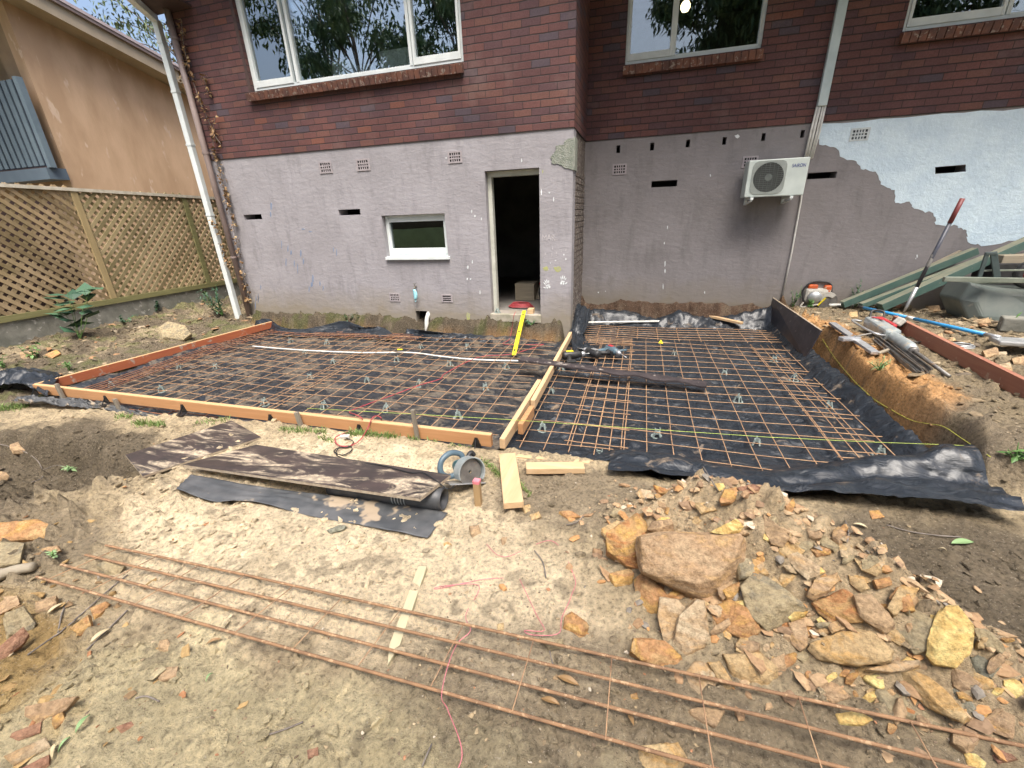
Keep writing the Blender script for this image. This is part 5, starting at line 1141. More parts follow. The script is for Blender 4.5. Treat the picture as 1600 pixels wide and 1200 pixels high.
def rock(poly, mat, label, th=.6, tilt=.5, lift=0., seed=None, group='broken sandstone pieces', name='sandstone_rock', amp=.03, sub=2, cat='rock'):
    """outline (photo pixels) -> boulder standing on the ground where the photo shows it"""
    seed = seed or int(sum(x*3+y for x, y in poly)) % 997; rnd = random.Random(seed)
    n = len(poly); cx = sum(p[0] for p in poly)/n; cy_ = sum(p[1] for p in poly)/n; by = max(p[1] for p in poly)
    hgt = by-min(p[1] for p in poly)
    c = hit(cx, cy_*.6+by*.4, 0); view = (CAM-c).normalized(); nrm = (Vector((0, 0, 1))*(1-tilt)+view*tilt+Vector((rnd.uniform(-.3, .3), rnd.uniform(-.3, .15), 0))).normalized()
    c = c+Vector((0, 0, lift)); P = []; Tp = []
    an = rnd.uniform(-.9, .9); k = hgt*rnd.uniform(.16, .36); ex, ey = math.sin(an)*k, -math.cos(an)*k       # screen shift that bares one side
    def onpl(x, y, q):
        d = ray(x, y); return CAM+d*((q-CAM).dot(nrm)/d.dot(nrm))
    for x, y in poly: P.append(onpl(x, y, c))
    ctr = sum(P, Vector())/n; sz = max((p-ctr).length for p in P); thk = sz*th; pts = []; hi = c+nrm*thk*.45
    for (x, y), p in zip(poly, P):
        side = ((x-cx)*ex+(y-cy_)*ey) < 0
        tx, ty_ = (x+ex*rnd.uniform(.7, 1.2), y+ey*rnd.uniform(.7, 1.2)) if side else (x+(cx-x)*.06, y+(cy_-y)*.06)
        pts.append(onpl(tx, ty_, hi+nrm*thk*rnd.uniform(-.08, .12))); pts.append(p); pts.append(ctr+(p-ctr)*rnd.uniform(.8, .98)-nrm*thk*rnd.uniform(.7, 1.1))
    if rnd.random() < .5: q = rnd.choice(poly); pts.append(onpl(cx+(q[0]-cx)*.35+ex*.5, cy_+(q[1]-cy_)*.35+ey*.5, hi+nrm*thk*.22))
    return hull_rock(pts, name, mat, label, seed, sub=sub, amp=amp, group=group, cat=cat)
pg = 'broken sandstone in the rubble pile'
PILE = [
 ([(995, 838), (1040, 830), (1100, 836), (1150, 833), (1168, 855), (1167, 885), (1150, 908), (1130, 928), (1100, 944), (1070, 932), (1030, 910), (1000, 895), (994, 860)], 'pink', 'largest pinkish brown boulder with chisel scratches at the front of the pile', .7, .7, .06),
 ([(995, 802), (1010, 815), (1015, 835), (997, 850), (998, 890), (980, 885), (950, 860), (965, 840), (972, 825)], 'ochre', 'orange yellow broken boulder against the left side of the largest boulder', .6, .6, .03),
 ([(938, 832), (965, 812), (976, 820), (966, 842), (950, 848)], 'tan', 'flat tan stone behind the orange yellow boulder at the left of the pile', .4, .4, 0),
 ([(951, 903), (983, 888), (992, 895), (988, 912), (962, 922)], 'rust', 'small orange block on the soil at the left foot of the largest boulder', .6, .5, 0),
 ([(990, 905), (1035, 918), (1062, 955), (1045, 975), (1010, 955), (992, 925)], 'rust', 'rusty orange slab wedged under the front of the largest boulder', .5, .5, .0),
 ([(1030, 932), (1060, 935), (1072, 950), (1060, 980), (1050, 1008), (1038, 1010), (1026, 965)], 'pale', 'pale pinkish block leaning beside the upright pointed stone', .5, .7, .02),
 ([(1090, 935), (1101, 938), (1105, 1010), (1068, 1031), (1048, 1010), (1055, 975), (1075, 948)], 'pale', 'upright pale pointed stone in front of the largest boulder', .4, .8, .03),
 ([(1104, 952), (1140, 935), (1180, 958), (1190, 985), (1170, 1000), (1125, 988)], 'rust', 'tan slab with a rust red lower edge right of the pointed stone', .5, .5, .0),
 ([(1153, 915), (1175, 892), (1230, 925), (1264, 953), (1238, 967), (1200, 988), (1168, 962)], 'grey', 'dark grey brown boulder in the middle of the pile', .7, .7, .03),
 ([(1010, 828), (1018, 815), (1048, 810), (1054, 828), (1032, 836)], 'brown', 'small brown block sitting on top of the largest boulder', .7, .6, .05),
 ([(1108, 832), (1150, 810), (1163, 822), (1155, 833), (1130, 836)], 'yellow', 'yellow slab lying on the top right of the largest boulder', .4, .5, .05),
 ([(1020, 760), (1040, 763), (1052, 772), (1048, 777), (1028, 772)], 'ochre', 'flat orange stone near the plastic at the back left of the pile', .4, .4, 0),
 ([(1150, 762), (1178, 756), (1188, 764), (1176, 774), (1158, 771)], 'red', 'red orange stone at the crest of the pile beside the plastic', .5, .4, 0),
 ([(1116, 758), (1130, 755), (1135, 764), (1122, 768)], 'yellow', 'small yellow stone at the crest of the pile', .5, .4, 0),
 ([(1192, 802), (1212, 818), (1230, 845), (1224, 856), (1205, 850), (1194, 828)], 'brown', 'upright brown slab in the upper right of the pile', .5, .7, .02),
 ([(1213, 866), (1238, 840), (1262, 858), (1248, 872), (1228, 876)], 'tan', 'tan wedge below the upright brown slab', .5, .6, .01),
 ([(1227, 868), (1245, 861), (1274, 880), (1281, 898), (1262, 906), (1240, 888)], 'pale', 'pale pinkish slab on the right flank of the pile', .4, .6, .02),
 ([(1260, 932), (1273, 905), (1308, 894), (1313, 906), (1292, 930), (1270, 939)], 'pink', 'rose pink stone above the orange brown slab', .5, .6, .04),
 ([(1266, 942), (1318, 920), (1336, 930), (1349, 972), (1300, 974), (1280, 960)], 'ochre', 'orange brown slab in the centre right of the pile', .45, .6, .02),
 ([(1333, 930), (1362, 928), (1390, 958), (1397, 984), (1383, 990), (1343, 964)], 'brown', 'smooth purplish brown slab right of the orange brown one', .45, .6, .02),
 ([(1262, 1014), (1300, 1000), (1330, 982), (1362, 985), (1397, 1018), (1394, 1032), (1340, 1040), (1278, 1030)], 'tan', 'broad tan triangular slab lying across the lower pile', .3, .55, .03),
 ([(1398, 985), (1420, 948), (1446, 960), (1457, 990), (1450, 1016), (1428, 1022)], 'grey', 'oval grey tan boulder left of the bright yellow stone', .5, .6, .0),
 ([(1455, 990), (1463, 955), (1478, 946), (1497, 945), (1507, 966), (1523, 1000), (1518, 1020), (1495, 1043), (1460, 1038), (1447, 1024), (1459, 1006)], 'yellow', 'bright yellow stone with a notched side, standing at the right of the pile', .45, .7, .03),
 ([(1353, 1046), (1400, 1033), (1440, 1035), (1442, 1044), (1392, 1051)], 'pale', 'thin pale slab lying flat above the long tan blade', .3, .5, .03),
 ([(1392, 1051), (1450, 1056), (1480, 1080), (1513, 1120), (1505, 1131), (1450, 1106), (1412, 1072)], 'tan', 'long tan blade of stone slanting down to the right', .4, .6, .02),
 ([(1365, 1086), (1398, 1080), (1440, 1090), (1453, 1128), (1420, 1129), (1385, 1112)], 'grey', 'dark grey slab under the long tan blade', .4, .5, 0),
 ([(1485, 1050), (1505, 1045), (1532, 1068), (1510, 1086), (1490, 1072)], 'brown', 'brown block below the bright yellow stone', .6, .5, 0),
 ([(1523, 1100), (1550, 1104), (1587, 1138), (1584, 1156), (1555, 1146), (1519, 1120)], 'pink', 'pinkish slab by the top bar near the right edge', .4, .5, .01),
 ([(1480, 1080), (1510, 1084), (1526, 1108), (1510, 1119), (1495, 1106)], 'blue', 'blue grey stone right of the long tan blade', .5, .5, 0),
 ([(1508, 1016), (1540, 1028), (1562, 1042), (1550, 1059), (1530, 1058), (1504, 1030)], 'blue', 'grey rough block right of the bright yellow stone', .5, .5, 0),
 ([(1520, 980), (1545, 984), (1571, 1014), (1565, 1023), (1530, 1006)], 'grey', 'dark flat grey stone furthest right beyond the yellow one', .4, .5, 0),
 ([(1303, 1118), (1340, 1111), (1367, 1124), (1345, 1136), (1310, 1134)], 'yellow', 'cream yellow stone just below the top foreground bar', .5, .5, .0),
 ([(1128, 1022), (1188, 1018), (1216, 1058), (1200, 1076), (1145, 1062)], 'tan', 'square tan block in the lower left of the pile', .5, .55, .0),
 ([(1105, 1034), (1124, 1033), (1147, 1080), (1135, 1084)], 'tan', 'narrow tan stone beside the square block', .6, .5, 0),
 ([(1075, 1045), (1085, 1032), (1121, 1062), (1112, 1096), (1073, 1074)], 'pale', 'pale stone crossed by the top foreground bar', .4, .5, 0),
 ([(988, 996), (1018, 998), (1048, 1018), (1072, 1042), (1042, 1048), (1000, 1030), (984, 1016)], 'rust', 'red orange stone with a yellow edge just above the top bar', .6, .5, 0),
 ([(882, 962), (893, 955), (917, 972), (918, 990), (905, 1001), (879, 986)], 'rust', 'lone rust brown stone with a yellow top on the sand above the bars', .8, .6, .0),
 ([(1073, 1114), (1105, 1104), (1134, 1110), (1116, 1139), (1090, 1131)], 'brown', 'angular brown stone between the second and third bars', .4, .4, 0),
 ([(993, 1176), (1060, 1159), (1076, 1185), (1062, 1212), (1000, 1215)], 'tan', 'flat pale tan stone under the lowest bar at the bottom edge', .3, .35, 0),
 ([(1387, 1130), (1401, 1127), (1406, 1142), (1392, 1148)], 'rust', 'small orange cube of stone under the top bar', .8, .5, 0),
 ([(1488, 1136), (1528, 1139), (1541, 1165), (1510, 1177), (1487, 1160)], 'brown', 'brown grey stone under the top bar near the right', .5, .4, 0),
 ([(1540, 1170), (1575, 1172), (1592, 1188), (1560, 1194)], 'red', 'red brown wedge in the lower right corner', .5, .4, 0),
 ([(1502, 1165), (1521, 1174), (1537, 1202), (1514, 1203)], 'yellow', 'pale yellow splinter at the bottom right', .4, .4, 0),
 ([(1384, 950), (1405, 915), (1437, 918), (1427, 938), (1397, 962)], 'tan', 'light tan slab above the oval grey boulder', .4, .5, .01),
 ([(1364, 906), (1390, 901), (1395, 914), (1372, 921)], 'rust', 'small rusty stone on the right flank, beside a light slab', .6, .5, .02),
 ([(1273, 839), (1290, 838), (1312, 855), (1305, 863), (1285, 853)], 'grey', 'pale grey lens shaped stone at the upper right of the pile', .4, .5, .01),
 ([(1333, 872), (1360, 865), (1381, 892), (1370, 901), (1345, 891)], 'tan', 'light orange stone near the right edge of the pile', .5, .5, .01),
 ([(1231, 972), (1257, 967), (1263, 990), (1250, 1018), (1235, 1006)], 'pink', 'dark pinkish upright stone below the grey brown boulder', .5, .6, .01),
 ([(1293, 978), (1310, 968), (1322, 982), (1300, 990)], 'pink', 'small pink stone above the broad triangular slab', .5, .5, .01),
 ([(1260, 1062), (1300, 1060), (1332, 1090), (1302, 1100), (1268, 1078)], 'pink', 'flat pink and orange stone half buried above the top bar', .4, .4, 0),
 ([(1325, 898), (1350, 905), (1360, 920), (1345, 925), (1328, 912)], 'tan', 'long tan sliver above the purplish brown slab', .5, .5, .02),
 ([(1150, 880), (1175, 868), (1188, 885), (1170, 905), (1155, 905)], 'grey', 'grey stone tucked behind the right end of the largest boulder', .5, .6, .02),
 ([(1030, 835), (1045, 842), (1035, 850)], 'red', 'tiny red chip on the largest boulder', .5, .5, .06),
 ([(1305, 850), (1320, 846), (1332, 858), (1318, 866)], 'tan', 'small tan stone at the right shoulder of the pile', .5, .4, 0),
 ([(1215, 780), (1230, 776), (1240, 788), (1225, 793)], 'brown', 'small brown stone on the back slope of the pile', .5, .4, .0),
 ([(1085, 790), (1110, 784), (1120, 797), (1095, 803)], 'tan', 'small flat tan stone in the gravel on top of the pile', .4, .4, .0),
]
for p, c, l, th, ti, lf in PILE: rock(p, c, l, th, ti, lf, group=pg)
lg = 'stones at the left edge'
LEFT = [
 ([(-12, 818), (60, 811), (74, 820), (86, 835), (82, 844), (40, 848), (-12, 846)], 'rust', 'long flat orange sandstone slab at the left edge', .35, .5, .02),
 ([(-10, 852), (40, 848), (32, 880), (-10, 888)], 'grey', 'dark stone in shadow under the orange slab', .5, .5, 0),
 ([(64, 860), (90, 852), (96, 860), (80, 869)], 'pink', 'small pink stone below the orange slab', .5, .4, 0),
 ([(149, 886), (164, 876), (197, 884), (182, 905), (160, 901)], 'grey', 'square grey block under the ends of the bars', .7, .5, 0),
 ([(-10, 1018), (30, 998), (46, 990), (38, 1004), (-10, 1045)], 'red', 'long dull red stone below the grey brown block', .5, .5, 0),
 ([(4, 966), (38, 947), (58, 974), (46, 996), (10, 999)], 'grey', 'grey brown angular block at the left edge', .7, .6, .01),
 ([(-10, 938), (28, 930), (32, 944), (-10, 968)], 'pink', 'pink stone with a whitish face at the left edge', .5, .5, 0),
 ([(54, 941), (88, 930), (90, 955), (62, 962)], 'brown', 'brown stone right of the grey brown block', .6, .5, 0),
 ([(108, 982), (138, 960), (143, 980), (125, 994)], 'ochre', 'ochre stone below the bar ends', .5, .5, 0),
 ([(38, 1120), (98, 1090), (123, 1087), (102, 1110), (60, 1130)], 'pink', 'flat purplish slab at the lower left', .35, .5, .01),
 ([(14, 1152), (66, 1127), (64, 1145), (30, 1158)], 'red', 'dark red slab just below the purplish one', .4, .5, 0),
 ([(4, 1182), (72, 1152), (80, 1168), (20, 1194)], 'pale', 'red slab with a pale upper face near the bottom left corner', .4, .5, .01),
 ([(33, 1206), (78, 1178), (78, 1196), (60, 1212)], 'red', 'red and yellow slab at the bottom left corner', .5, .5, 0),
 ([(140, 950), (165, 940), (172, 944), (150, 975)], 'rust', 'thin rusty splinter standing below the lowest bar', .5, .6, 0),
 ([(78, 1125), (98, 1112), (104, 1128), (85, 1140)], 'ochre', 'small ochre stone beside the purplish slab', .6, .5, 0),
 ([(179, 1136), (205, 1127), (211, 1137), (190, 1146)], 'red', 'round terracotta pebble on the olive soil', .5, .4, 0),
 ([(239, 1051), (279, 1041), (276, 1058), (250, 1067)], 'pink', 'pinkish flat pebble with a white end on the soil', .5, .4, 0),
 ([(15, 701), (35, 688), (50, 697), (48, 708), (20, 709)], 'brown', 'rounded brown boulder in the dark hollow', .6, .5, 0),
 ([(245, 520), (262, 502), (290, 508), (300, 522), (285, 538), (252, 534)], 'grey', 'large grey boulder beside the left form board', .6, .6, 0),
 ([(-5, 735), (10, 738), (12, 750), (-5, 752)], 'brown', 'small brown stone at the left edge of the hollow', .6, .5, 0),
 ([(247, 1008), (262, 998), (271, 1010), (258, 1022), (248, 1018)], 'brown', 'round brown lump on the soil below the bars', .8, .5, 0),
 ([(30, 550), (60, 548), (62, 560), (35, 566)], 'brown', 'brown stone at the foot of the fence wall', .6, .5, 0),
 ([(70, 556), (88, 546), (96, 552), (80, 562)], 'rust', 'orange brown stone on the left bank', .6, .5, 0),
]
for p, c, l, th, ti, lf in LEFT: rock(p, c, l, th, ti, lf, group=lg)
sg = 'stray stones on the ground'
STRAY = [
 ([(872, 803), (893, 798), (909, 808), (885, 813)], 'rust', 'flat rust stone on the soil right of the plank'), ([(827, 808), (842, 799), (846, 808), (830, 816)], 'tan', 'tan stone at the end of the broad plank'),
 ([(816, 791), (828, 787), (831, 798), (820, 804)], 'tan', 'small tan stone touching the broad plank'), ([(480, 1172), (497, 1167), (498, 1182), (481, 1186)], 'red', 'square terracotta chip near the bottom edge'),
 ([(510, 829), (530, 820), (542, 823), (539, 829), (515, 834)], 'blue', 'smooth grey oval pebble below the black sheet'), ([(1355, 800), (1373, 797), (1383, 808), (1362, 813)], 'rust', 'orange flat stone alone on the dark soil'),
 ([(1370, 851), (1384, 850), (1387, 860), (1374, 862)], 'tan', 'small tan pebble on the dark soil'), ([(1460, 524), (1472, 520), (1475, 532), (1462, 537)], 'pale', 'white stone beside the red brown board'),
 ([(1482, 529), (1492, 527), (1494, 533), (1483, 534)], 'pale', 'small white chip beyond the red brown board'), ([(1560, 570), (1578, 565), (1582, 578), (1570, 592), (1561, 585)], 'pale', 'pale stone standing on the right bank'),
 ([(733, 822), (748, 820), (752, 835), (738, 842)], 'brown', 'brown clod of stone at the foot of the peg'), ([(782, 842), (792, 839), (795, 850), (784, 852)], 'brown', 'small round stone below the peg'),
 ([(842, 996), (880, 998), (882, 1018), (860, 1020)], 'grey', 'grey stone just below the lone rust brown one'), ([(777, 975), (787, 973), (788, 986), (778, 988)], 'tan', 'tiny tan cube at the top bar'),
 ([(863, 1060), (870, 1053), (872, 1066)], 'brown', 'brown chip between the middle bars'), ([(985, 1085), (995, 1082), (998, 1092), (988, 1094)], 'ochre', 'small ochre chip below the second bar'),
 ([(1327, 487), (1340, 487), (1340, 497), (1325, 498)], 'tan', 'tan stone on the bank near the saw'), ([(1340, 455), (1360, 452), (1366, 465), (1352, 473), (1340, 468)], 'tan', 'round tan boulder right of the cut off saw'),
 ([(1445, 480), (1468, 477), (1470, 486), (1450, 489)], 'brown', 'brown stone under the long blue pole'), ([(1520, 500), (1545, 496), (1550, 508), (1528, 512)], 'brown', 'flat brown stone on the debris heap'),
 ([(1535, 548), (1560, 545), (1562, 556), (1540, 559)], 'brown', 'flat stone beside the grey float blade'), ([(1580, 560), (1604, 555), (1606, 570), (1585, 572)], 'brown', 'brown stone at the right edge of the bank'),
 ([(1418, 545), (1432, 540), (1436, 552), (1422, 556)], 'grey', 'grey brown stone by the hammer bit'), ([(693, 852), (700, 846), (706, 853), (698, 857)], 'tan', 'tiny tan pebble below the corner of the black sheet'),
]
for p, c, l in STRAY: rock(p, c, l, .6, .45, 0, group=sg, sub=1)
# the loose fill of the heap: broken pieces the photo shows between the named ones
r = random.Random(77); k = 0; cols = ['tan', 'tan', 'pale', 'brown', 'ochre', 'pink', 'grey', 'yellow', 'rust']
while k < 190:
    x = r.uniform(960, 1585); y = r.uniform(770, 1165); q = hit(x, y)
    if float(pile(q.x, q.y)) < .055: continue
    k += 1; w_ = r.uniform(9, 30)*(.6+.4*(y-700)/450); an0 = r.uniform(0, 3.14); el = r.uniform(.35, .8); nn = r.randint(5, 7)
    pl = []
    for i in range(nn):
        a_ = 6.283*i/nn+r.uniform(-.35, .35); u_, v_ = w_*math.cos(a_)*r.uniform(.75, 1.1), w_*el*math.sin(a_)*r.uniform(.75, 1.1)
        pl.append((x+u_*math.cos(an0)-v_*math.sin(an0), y+(u_*math.sin(an0)+v_*math.cos(an0))*.85))
    rock(pl, r.choice(cols), 'small broken sandstone piece lying loose in the rubble pile between the larger stones', r.uniform(.4, .7), r.uniform(.35, .6), .004, seed=1000+k, group='loose small stones of the rubble pile', sub=1)
# fines and chips of the pile and the rubbly corners: past counting
def scatter(name, n, dens, mats, s0, s1, kindlabel, seed, sink=.3, flat=.6):
    rnd = np.random.RandomState(seed); X = rnd.uniform(-9, 5.2, n*14); Y = rnd.uniform(.3, 7.4, n*14)
    k = rnd.rand(len(X)) < dens(X, Y)*(1-pit(X, Y)); X = X[k][:n]; Y = Y[k][:n]; Z = hz(X, Y); m = len(X)
    t = (1+5**.5)/2; ico = np.array([(-1, t, 0), (1, t, 0), (-1, -t, 0), (1, -t, 0), (0, -1, t), (0, 1, t), (0, -1, -t), (0, 1, -t), (t, 0, -1), (t, 0, 1), (-t, 0, -1), (-t, 0, 1)])/1.9
    fc = np.array([(0, 11, 5), (0, 5, 1), (0, 1, 7), (0, 7, 10), (0, 10, 11), (1, 5, 9), (5, 11, 4), (11, 10, 2), (10, 7, 6), (7, 1, 8), (3, 9, 4), (3, 4, 2), (3, 2, 6), (3, 6, 8), (3, 8, 9), (4, 9, 5), (2, 4, 11), (6, 2, 10), (8, 6, 7), (9, 8, 1)])
    sz = s0+(s1-s0)*rnd.rand(m)**3.0; a = rnd.rand(m)*6.28
    V = ico[None]*(1+.9*(rnd.rand(m, 12, 1)-.5))*np.stack([sz*rnd.uniform(.8, 1.6, m), sz*rnd.uniform(.6, 1.1, m), sz*rnd.uniform(.35, 1, m)*flat], 1)[:, None, :]
    ca, sa = np.cos(a)[:, None], np.sin(a)[:, None]; x = V[..., 0]*ca-V[..., 1]*sa; y = V[..., 0]*sa+V[..., 1]*ca
    tl = rnd.uniform(-.7, .7, m)[:, None]; z = V[..., 2]+x*tl*.6
    P = np.stack([x+X[:, None], y+Y[:, None], z+Z[:, None]+sz[:, None]*flat*(.5-sink)], 2).reshape(-1, 3)
    F = (fc[None]+(np.arange(m)*12)[:, None, None]).reshape(-1, 3)
    me = bpy.data.meshes.new(name); me.from_pydata(P.tolist(), [], F.tolist()); me.materials.append(mats); o = bpy.data.objects.new(name, me); C.objects.link(o)
    o['kind'] = 'stuff'; o['label'] = kindlabel; o['category'] = 'gravel'; return o
def crumbs(name, n, dens, s0, s1, lab, seed):
    o = scatter(name, n, dens, M['ground'], s0, s1, lab, seed, flat=.75); me = o.data; co = np.zeros(len(me.vertices)*3); me.vertices.foreach_get('co', co); co = co.reshape(-1, 12, 3)
    c = soil_colour(co[:, 0, 0], co[:, 0, 1])*np.random.RandomState(seed).uniform(.8, 1.25, (len(co), 1)); c = np.repeat(c, 12, 0)
    at_ = me.attributes.new('soil', 'FLOAT_COLOR', 'POINT'); at_.data.foreach_set('color', np.concatenate([c, np.ones((len(c), 1))], 1).ravel())
def chipmat(name, stops):
    m, n, b = _mat(name); geo = n.nodes.new('ShaderNodeNewGeometry'); c = ramp(n, geo.outputs['Random Per Island'], stops, 'CONSTANT').outputs[0]
    P = coords(n, 'Object'); c = mixc(n, .6, c, ramp(n, noise(n, P, 70, 4), [(.3, (.5, .48, .45)), (.65, (1.1, 1.1, 1.1))]).outputs[0], 'MULTIPLY'); n.links.new(c, b.inputs['Base Color']); b.inputs['Roughness'].default_value = .95; b.inputs['Specular IOR Level'].default_value = .15; return m
st = [(0, (.42, .29, .17)), (.25, (.34, .22, .125)), (.45, (.46, .33, .20)), (.6, (.28, .19, .12)), (.75, (.45, .25, .11)), (.86, (.24, .215, .18)), (.94, (.58, .49, .37))]
pd = lambda x, y: np.clip(pile(x, y)*9, 0, 1)
scatter('rubble_chips', 4800, lambda x, y: pd(x, y), chipmat('rubble_chip', st), .004, .036, 'crumbled tan sandstone chips and dirt covering the rubble pile', 1)
crumbs('soil_crumbs', 17000, lambda x, y: (.5*sm(3.0, 2.2, y)*sm(-6.5, -5.5, x)*(fbm(x*2.4, y*2.4, 231, 3) > .44)+.25*sm(2.2, 2.4, x)+.3*sm(-6.6, -7, x)), .003, .024, 'crumbs and clods of the bare soil itself', 8)
st2 = [(0, (.36, .28, .17)), (.3, (.26, .20, .125)), (.55, (.17, .13, .09)), (.75, (.45, .36, .23)), (.88, (.55, .48, .38)), (.95, (.40, .21, .12))]
scatter('gravel', 7500, lambda x, y: (.22+.5*gs(x, y, 1, 1.2, 1.3, .8)+.25*gs(x, y, 0, .8, 1.5, .6))*sm(3.2, 2.4, y)*sm(-6, -3, x)*(fbm(x*2, y*2, 201, 3) > .45), chipmat('gravel_bit', st2), .0015, .0085, 'fine gravel and crumbs of soil strewn over the bare ground', 2)
scatter('soil_clods', 1900, lambda x, y: np.clip(1.2*gs(x, y, -2.8, .62, .75, .38)+.35*gs(x, y, -3.4, 1.2, .9, .4), 0, 1), chipmat('clod_bit', [(0, (.30, .20, .09)), (.3, (.38, .26, .12)), (.6, (.23, .155, .085)), (.8, (.34, .17, .085)), (.92, (.42, .34, .22))]), .004, .030, 'crumbly ochre clods of soil at the lower left', 3)
scatter('bank_debris', 2400, lambda x, y: np.clip(.25*sm(2.2, 2.4, x)*sm(3, 3.4, y)+.8*gs(x, y, 4.4, 5.8, 1.2, .9)+.6*gs(x, y, 3.3, 5.6, .8, .6), 0, 1)+.35*sm(-6.6, -7, x)*sm(2.4, 3, y), chipmat('bank_bit', [(0, (.30, .235, .15)), (.3, (.22, .17, .11)), (.55, (.40, .33, .23)), (.75, (.33, .20, .11)), (.9, (.17, .14, .105))]), .006, .055, 'loose stones and clods strewn over the raised banks', 4, flat=.5)
for nm, n_, sd_, lab in (('timber_debris', 9, 3, ''),):
    pass

# ================================================================ RIGHT BANK
P4 = [at(1205, 466, y=7.28), at(1283, 517, y=5.75)]
x_ = 2.1
a0, a1 = at(1207, 466, x=2.02), at(1282, 517, x=2.12); b0, b1 = at(1200, 492, x=2.0), at(1258, 558, x=2.02)
t = thing('formply_sheet', 'black formply panel on edge against the orange bank cut', 'formply sheet', tuple(b1))
PP = [b0+Vector((0, 0, -.05)), b1+Vector((0, 0, -.02)), a1, a0]; off = Vector((.017, 0, .004))
MB().prism(PP, off).build('face', 'dark_ply', t)
MB().beam(a0+off*.5+Vector((0, 0, .004)), a1+off*.5+Vector((0, 0, .004)), .018, .006).build('raw_edge', 'ply_edge', t)
timber('edge_board', hit(1401, 512)+Vector((0, .1, .05)), hit(1640, 640)+Vector((0, -.0, .05)), .045, .14, 'board_red', 'long red brown board on edge running along the right bank', bev=.003)
cb = lambda px, py, dz: hit(px, py, dz)
# blue handled bull float
t = thing('bull_float', 'long blue pole with a white collar and a grey float blade at its end', 'bull float', tuple(cb(1450, 500, 0)))
a, b = cb(1350, 481, .12), cb(1556, 526, .12); dv = b-a
MB().tube([a-dv*.045, a], .021, 10).build('grip', 'black', t, smooth=True)
MB().tube([a, a+dv*.40], .019, 10).build('pole', 'blue', t, smooth=True); MB().tube([a+dv*.40, a+dv*.46], .0195, 10).build('collar', 'white_pvc', t, smooth=True)
MB().tube([a+dv*.46, a+dv*.94], .019, 10).build('pole', 'blue', t, smooth=True); MB().tube([a+dv*.94, a+dv*1.02], .020, 10).build('socket', 'galv', t, smooth=True)
c = a+dv*1.03; MB().beam(c+Vector((-.05, .0, -.03)), c+Vector((.75, -.12, -.03)), .20, .045).build('float_blade', 'galv', t, bevel=.012)
cord('white_pole', [cb(1296, 477, .03), cb(1380, 476, .03), cb(1482, 477, .03)], .026, 'white_pvc', 'straight white plastic pipe lying across the bank by the wall', 'pipe')
tag(MB().tube([cb(1384, 478, .02), cb(1404, 478, .02)], .05, 10).build('mud_lump', 'soil_red', bevel=.01), 'dark lump of mud stuck over the white pipe', 'mud')
# shovel / rake leaning over
t = thing('long_handled_bar', 'long dark blue handled digging bar with a red grip leaning over the bank', 'tool', tuple(cb(1412, 487, 0)))
a = cb(1412, 488, .02); ty = 6.75; b = at(1504, 310, y=ty)
L_ = lambda f: a.lerp(b, f)
MB().tube([L_(.0), L_(.06), L_(.24)], [.010, .018, .024], 10).build('steel_end', 'galv', t, smooth=True); MB().tube([L_(.24), L_(.80)], .021, 10).build('shaft', 'navypole', t, smooth=True); MB().tube([L_(.80), L_(1)], .025, 10).build('grip', 'redmetal', t, smooth=True)
# jack hammer
t = thing('demolition_hammer', 'silver and red demolition hammer lying on the bank with its chisel pointing right', 'demolition hammer', tuple(cb(1400, 520, 0)))
h0, h1, h2, h3, h4 = cb(1360, 503, .10), cb(1394, 525, .09), cb(1424, 546, .08), cb(1440, 557, .07), cb(1483, 588, .03)
dv = (h2-h0).normalized(); Q = dv.to_track_quat('Z', 'Y').to_matrix().to_4x4()
Ln = (h1-h0).length
MB().beam(h0, h1+dv*.01, .15, .135).build('motor_body', 'toolgrey', t, bevel=.028)
m = MB()
for k in range(5): m.lathe([(.075, .05+k*.03), (.084, .053+k*.03), (.084, .062+k*.03), (.075, .065+k*.03)], Matrix.Translation(h0) @ Q, 18, True)
m.build('cooling_rib', 'galv', t)
sdv = dv.cross(Vector((0, 0, 1))).normalized(); upv = sdv.cross(dv)
MB().beam(h0+sdv*.0-upv*.0-dv*.05-sdv*.10, h0+dv*Ln*.55-sdv*.11, .05, .12).build('red_housing', 'red', t, bevel=.015)
MB().prism([h0+upv*.082+dv*.08-sdv*.05, h0+upv*.084+dv*.26-sdv*.035, h0+upv*.082+dv*.10+sdv*.045], upv*.004).build('red_label', 'red', t)
L2 = (h2-h1).length; MB().lathe([(.05, 0), (.055, .02), (.058, L2*.8), (.04, L2)], Matrix.Translation(h1+dv*.03) @ Q, 16).build('barrel', 'toolgrey', t, smooth=True)
MB().lathe([(.034, 0), (.042, .01), (.042, .035), (.03, .05)], Matrix.Translation(h2+dv*.02) @ Q, 12).build('tool_holder', 'steel', t, smooth=True)
MB().tube([h2+dv*.05, h3, h4], [.019, .019, .016], 10).build('chisel', 'steel', t, smooth=True)
MB().tube(curve_pts([h0-dv*.02+sdv*.08, h0+sdv*.20+dv*.06+upv*.02, h1+sdv*.18+upv*.03, h1+sdv*.06], 6), .012, 8).build('side_handle', 'galv', t, smooth=True)
MB().tube(curve_pts([h1-sdv*.06, h1-sdv*.20-upv*.05, h1-sdv*.26-dv*.03-upv*.07], 6), .011, 8).build('front_handle', 'steel', t, smooth=True)
MB().tube(curve_pts([h0-dv*.03+upv*.02, h0-dv*.14+upv*.10-sdv*.04, h0-dv*.10-sdv*.14+upv*.1, h0-dv*.03-sdv*.12], 6), .012, 8).build('rear_handle', 'black', t, smooth=True)
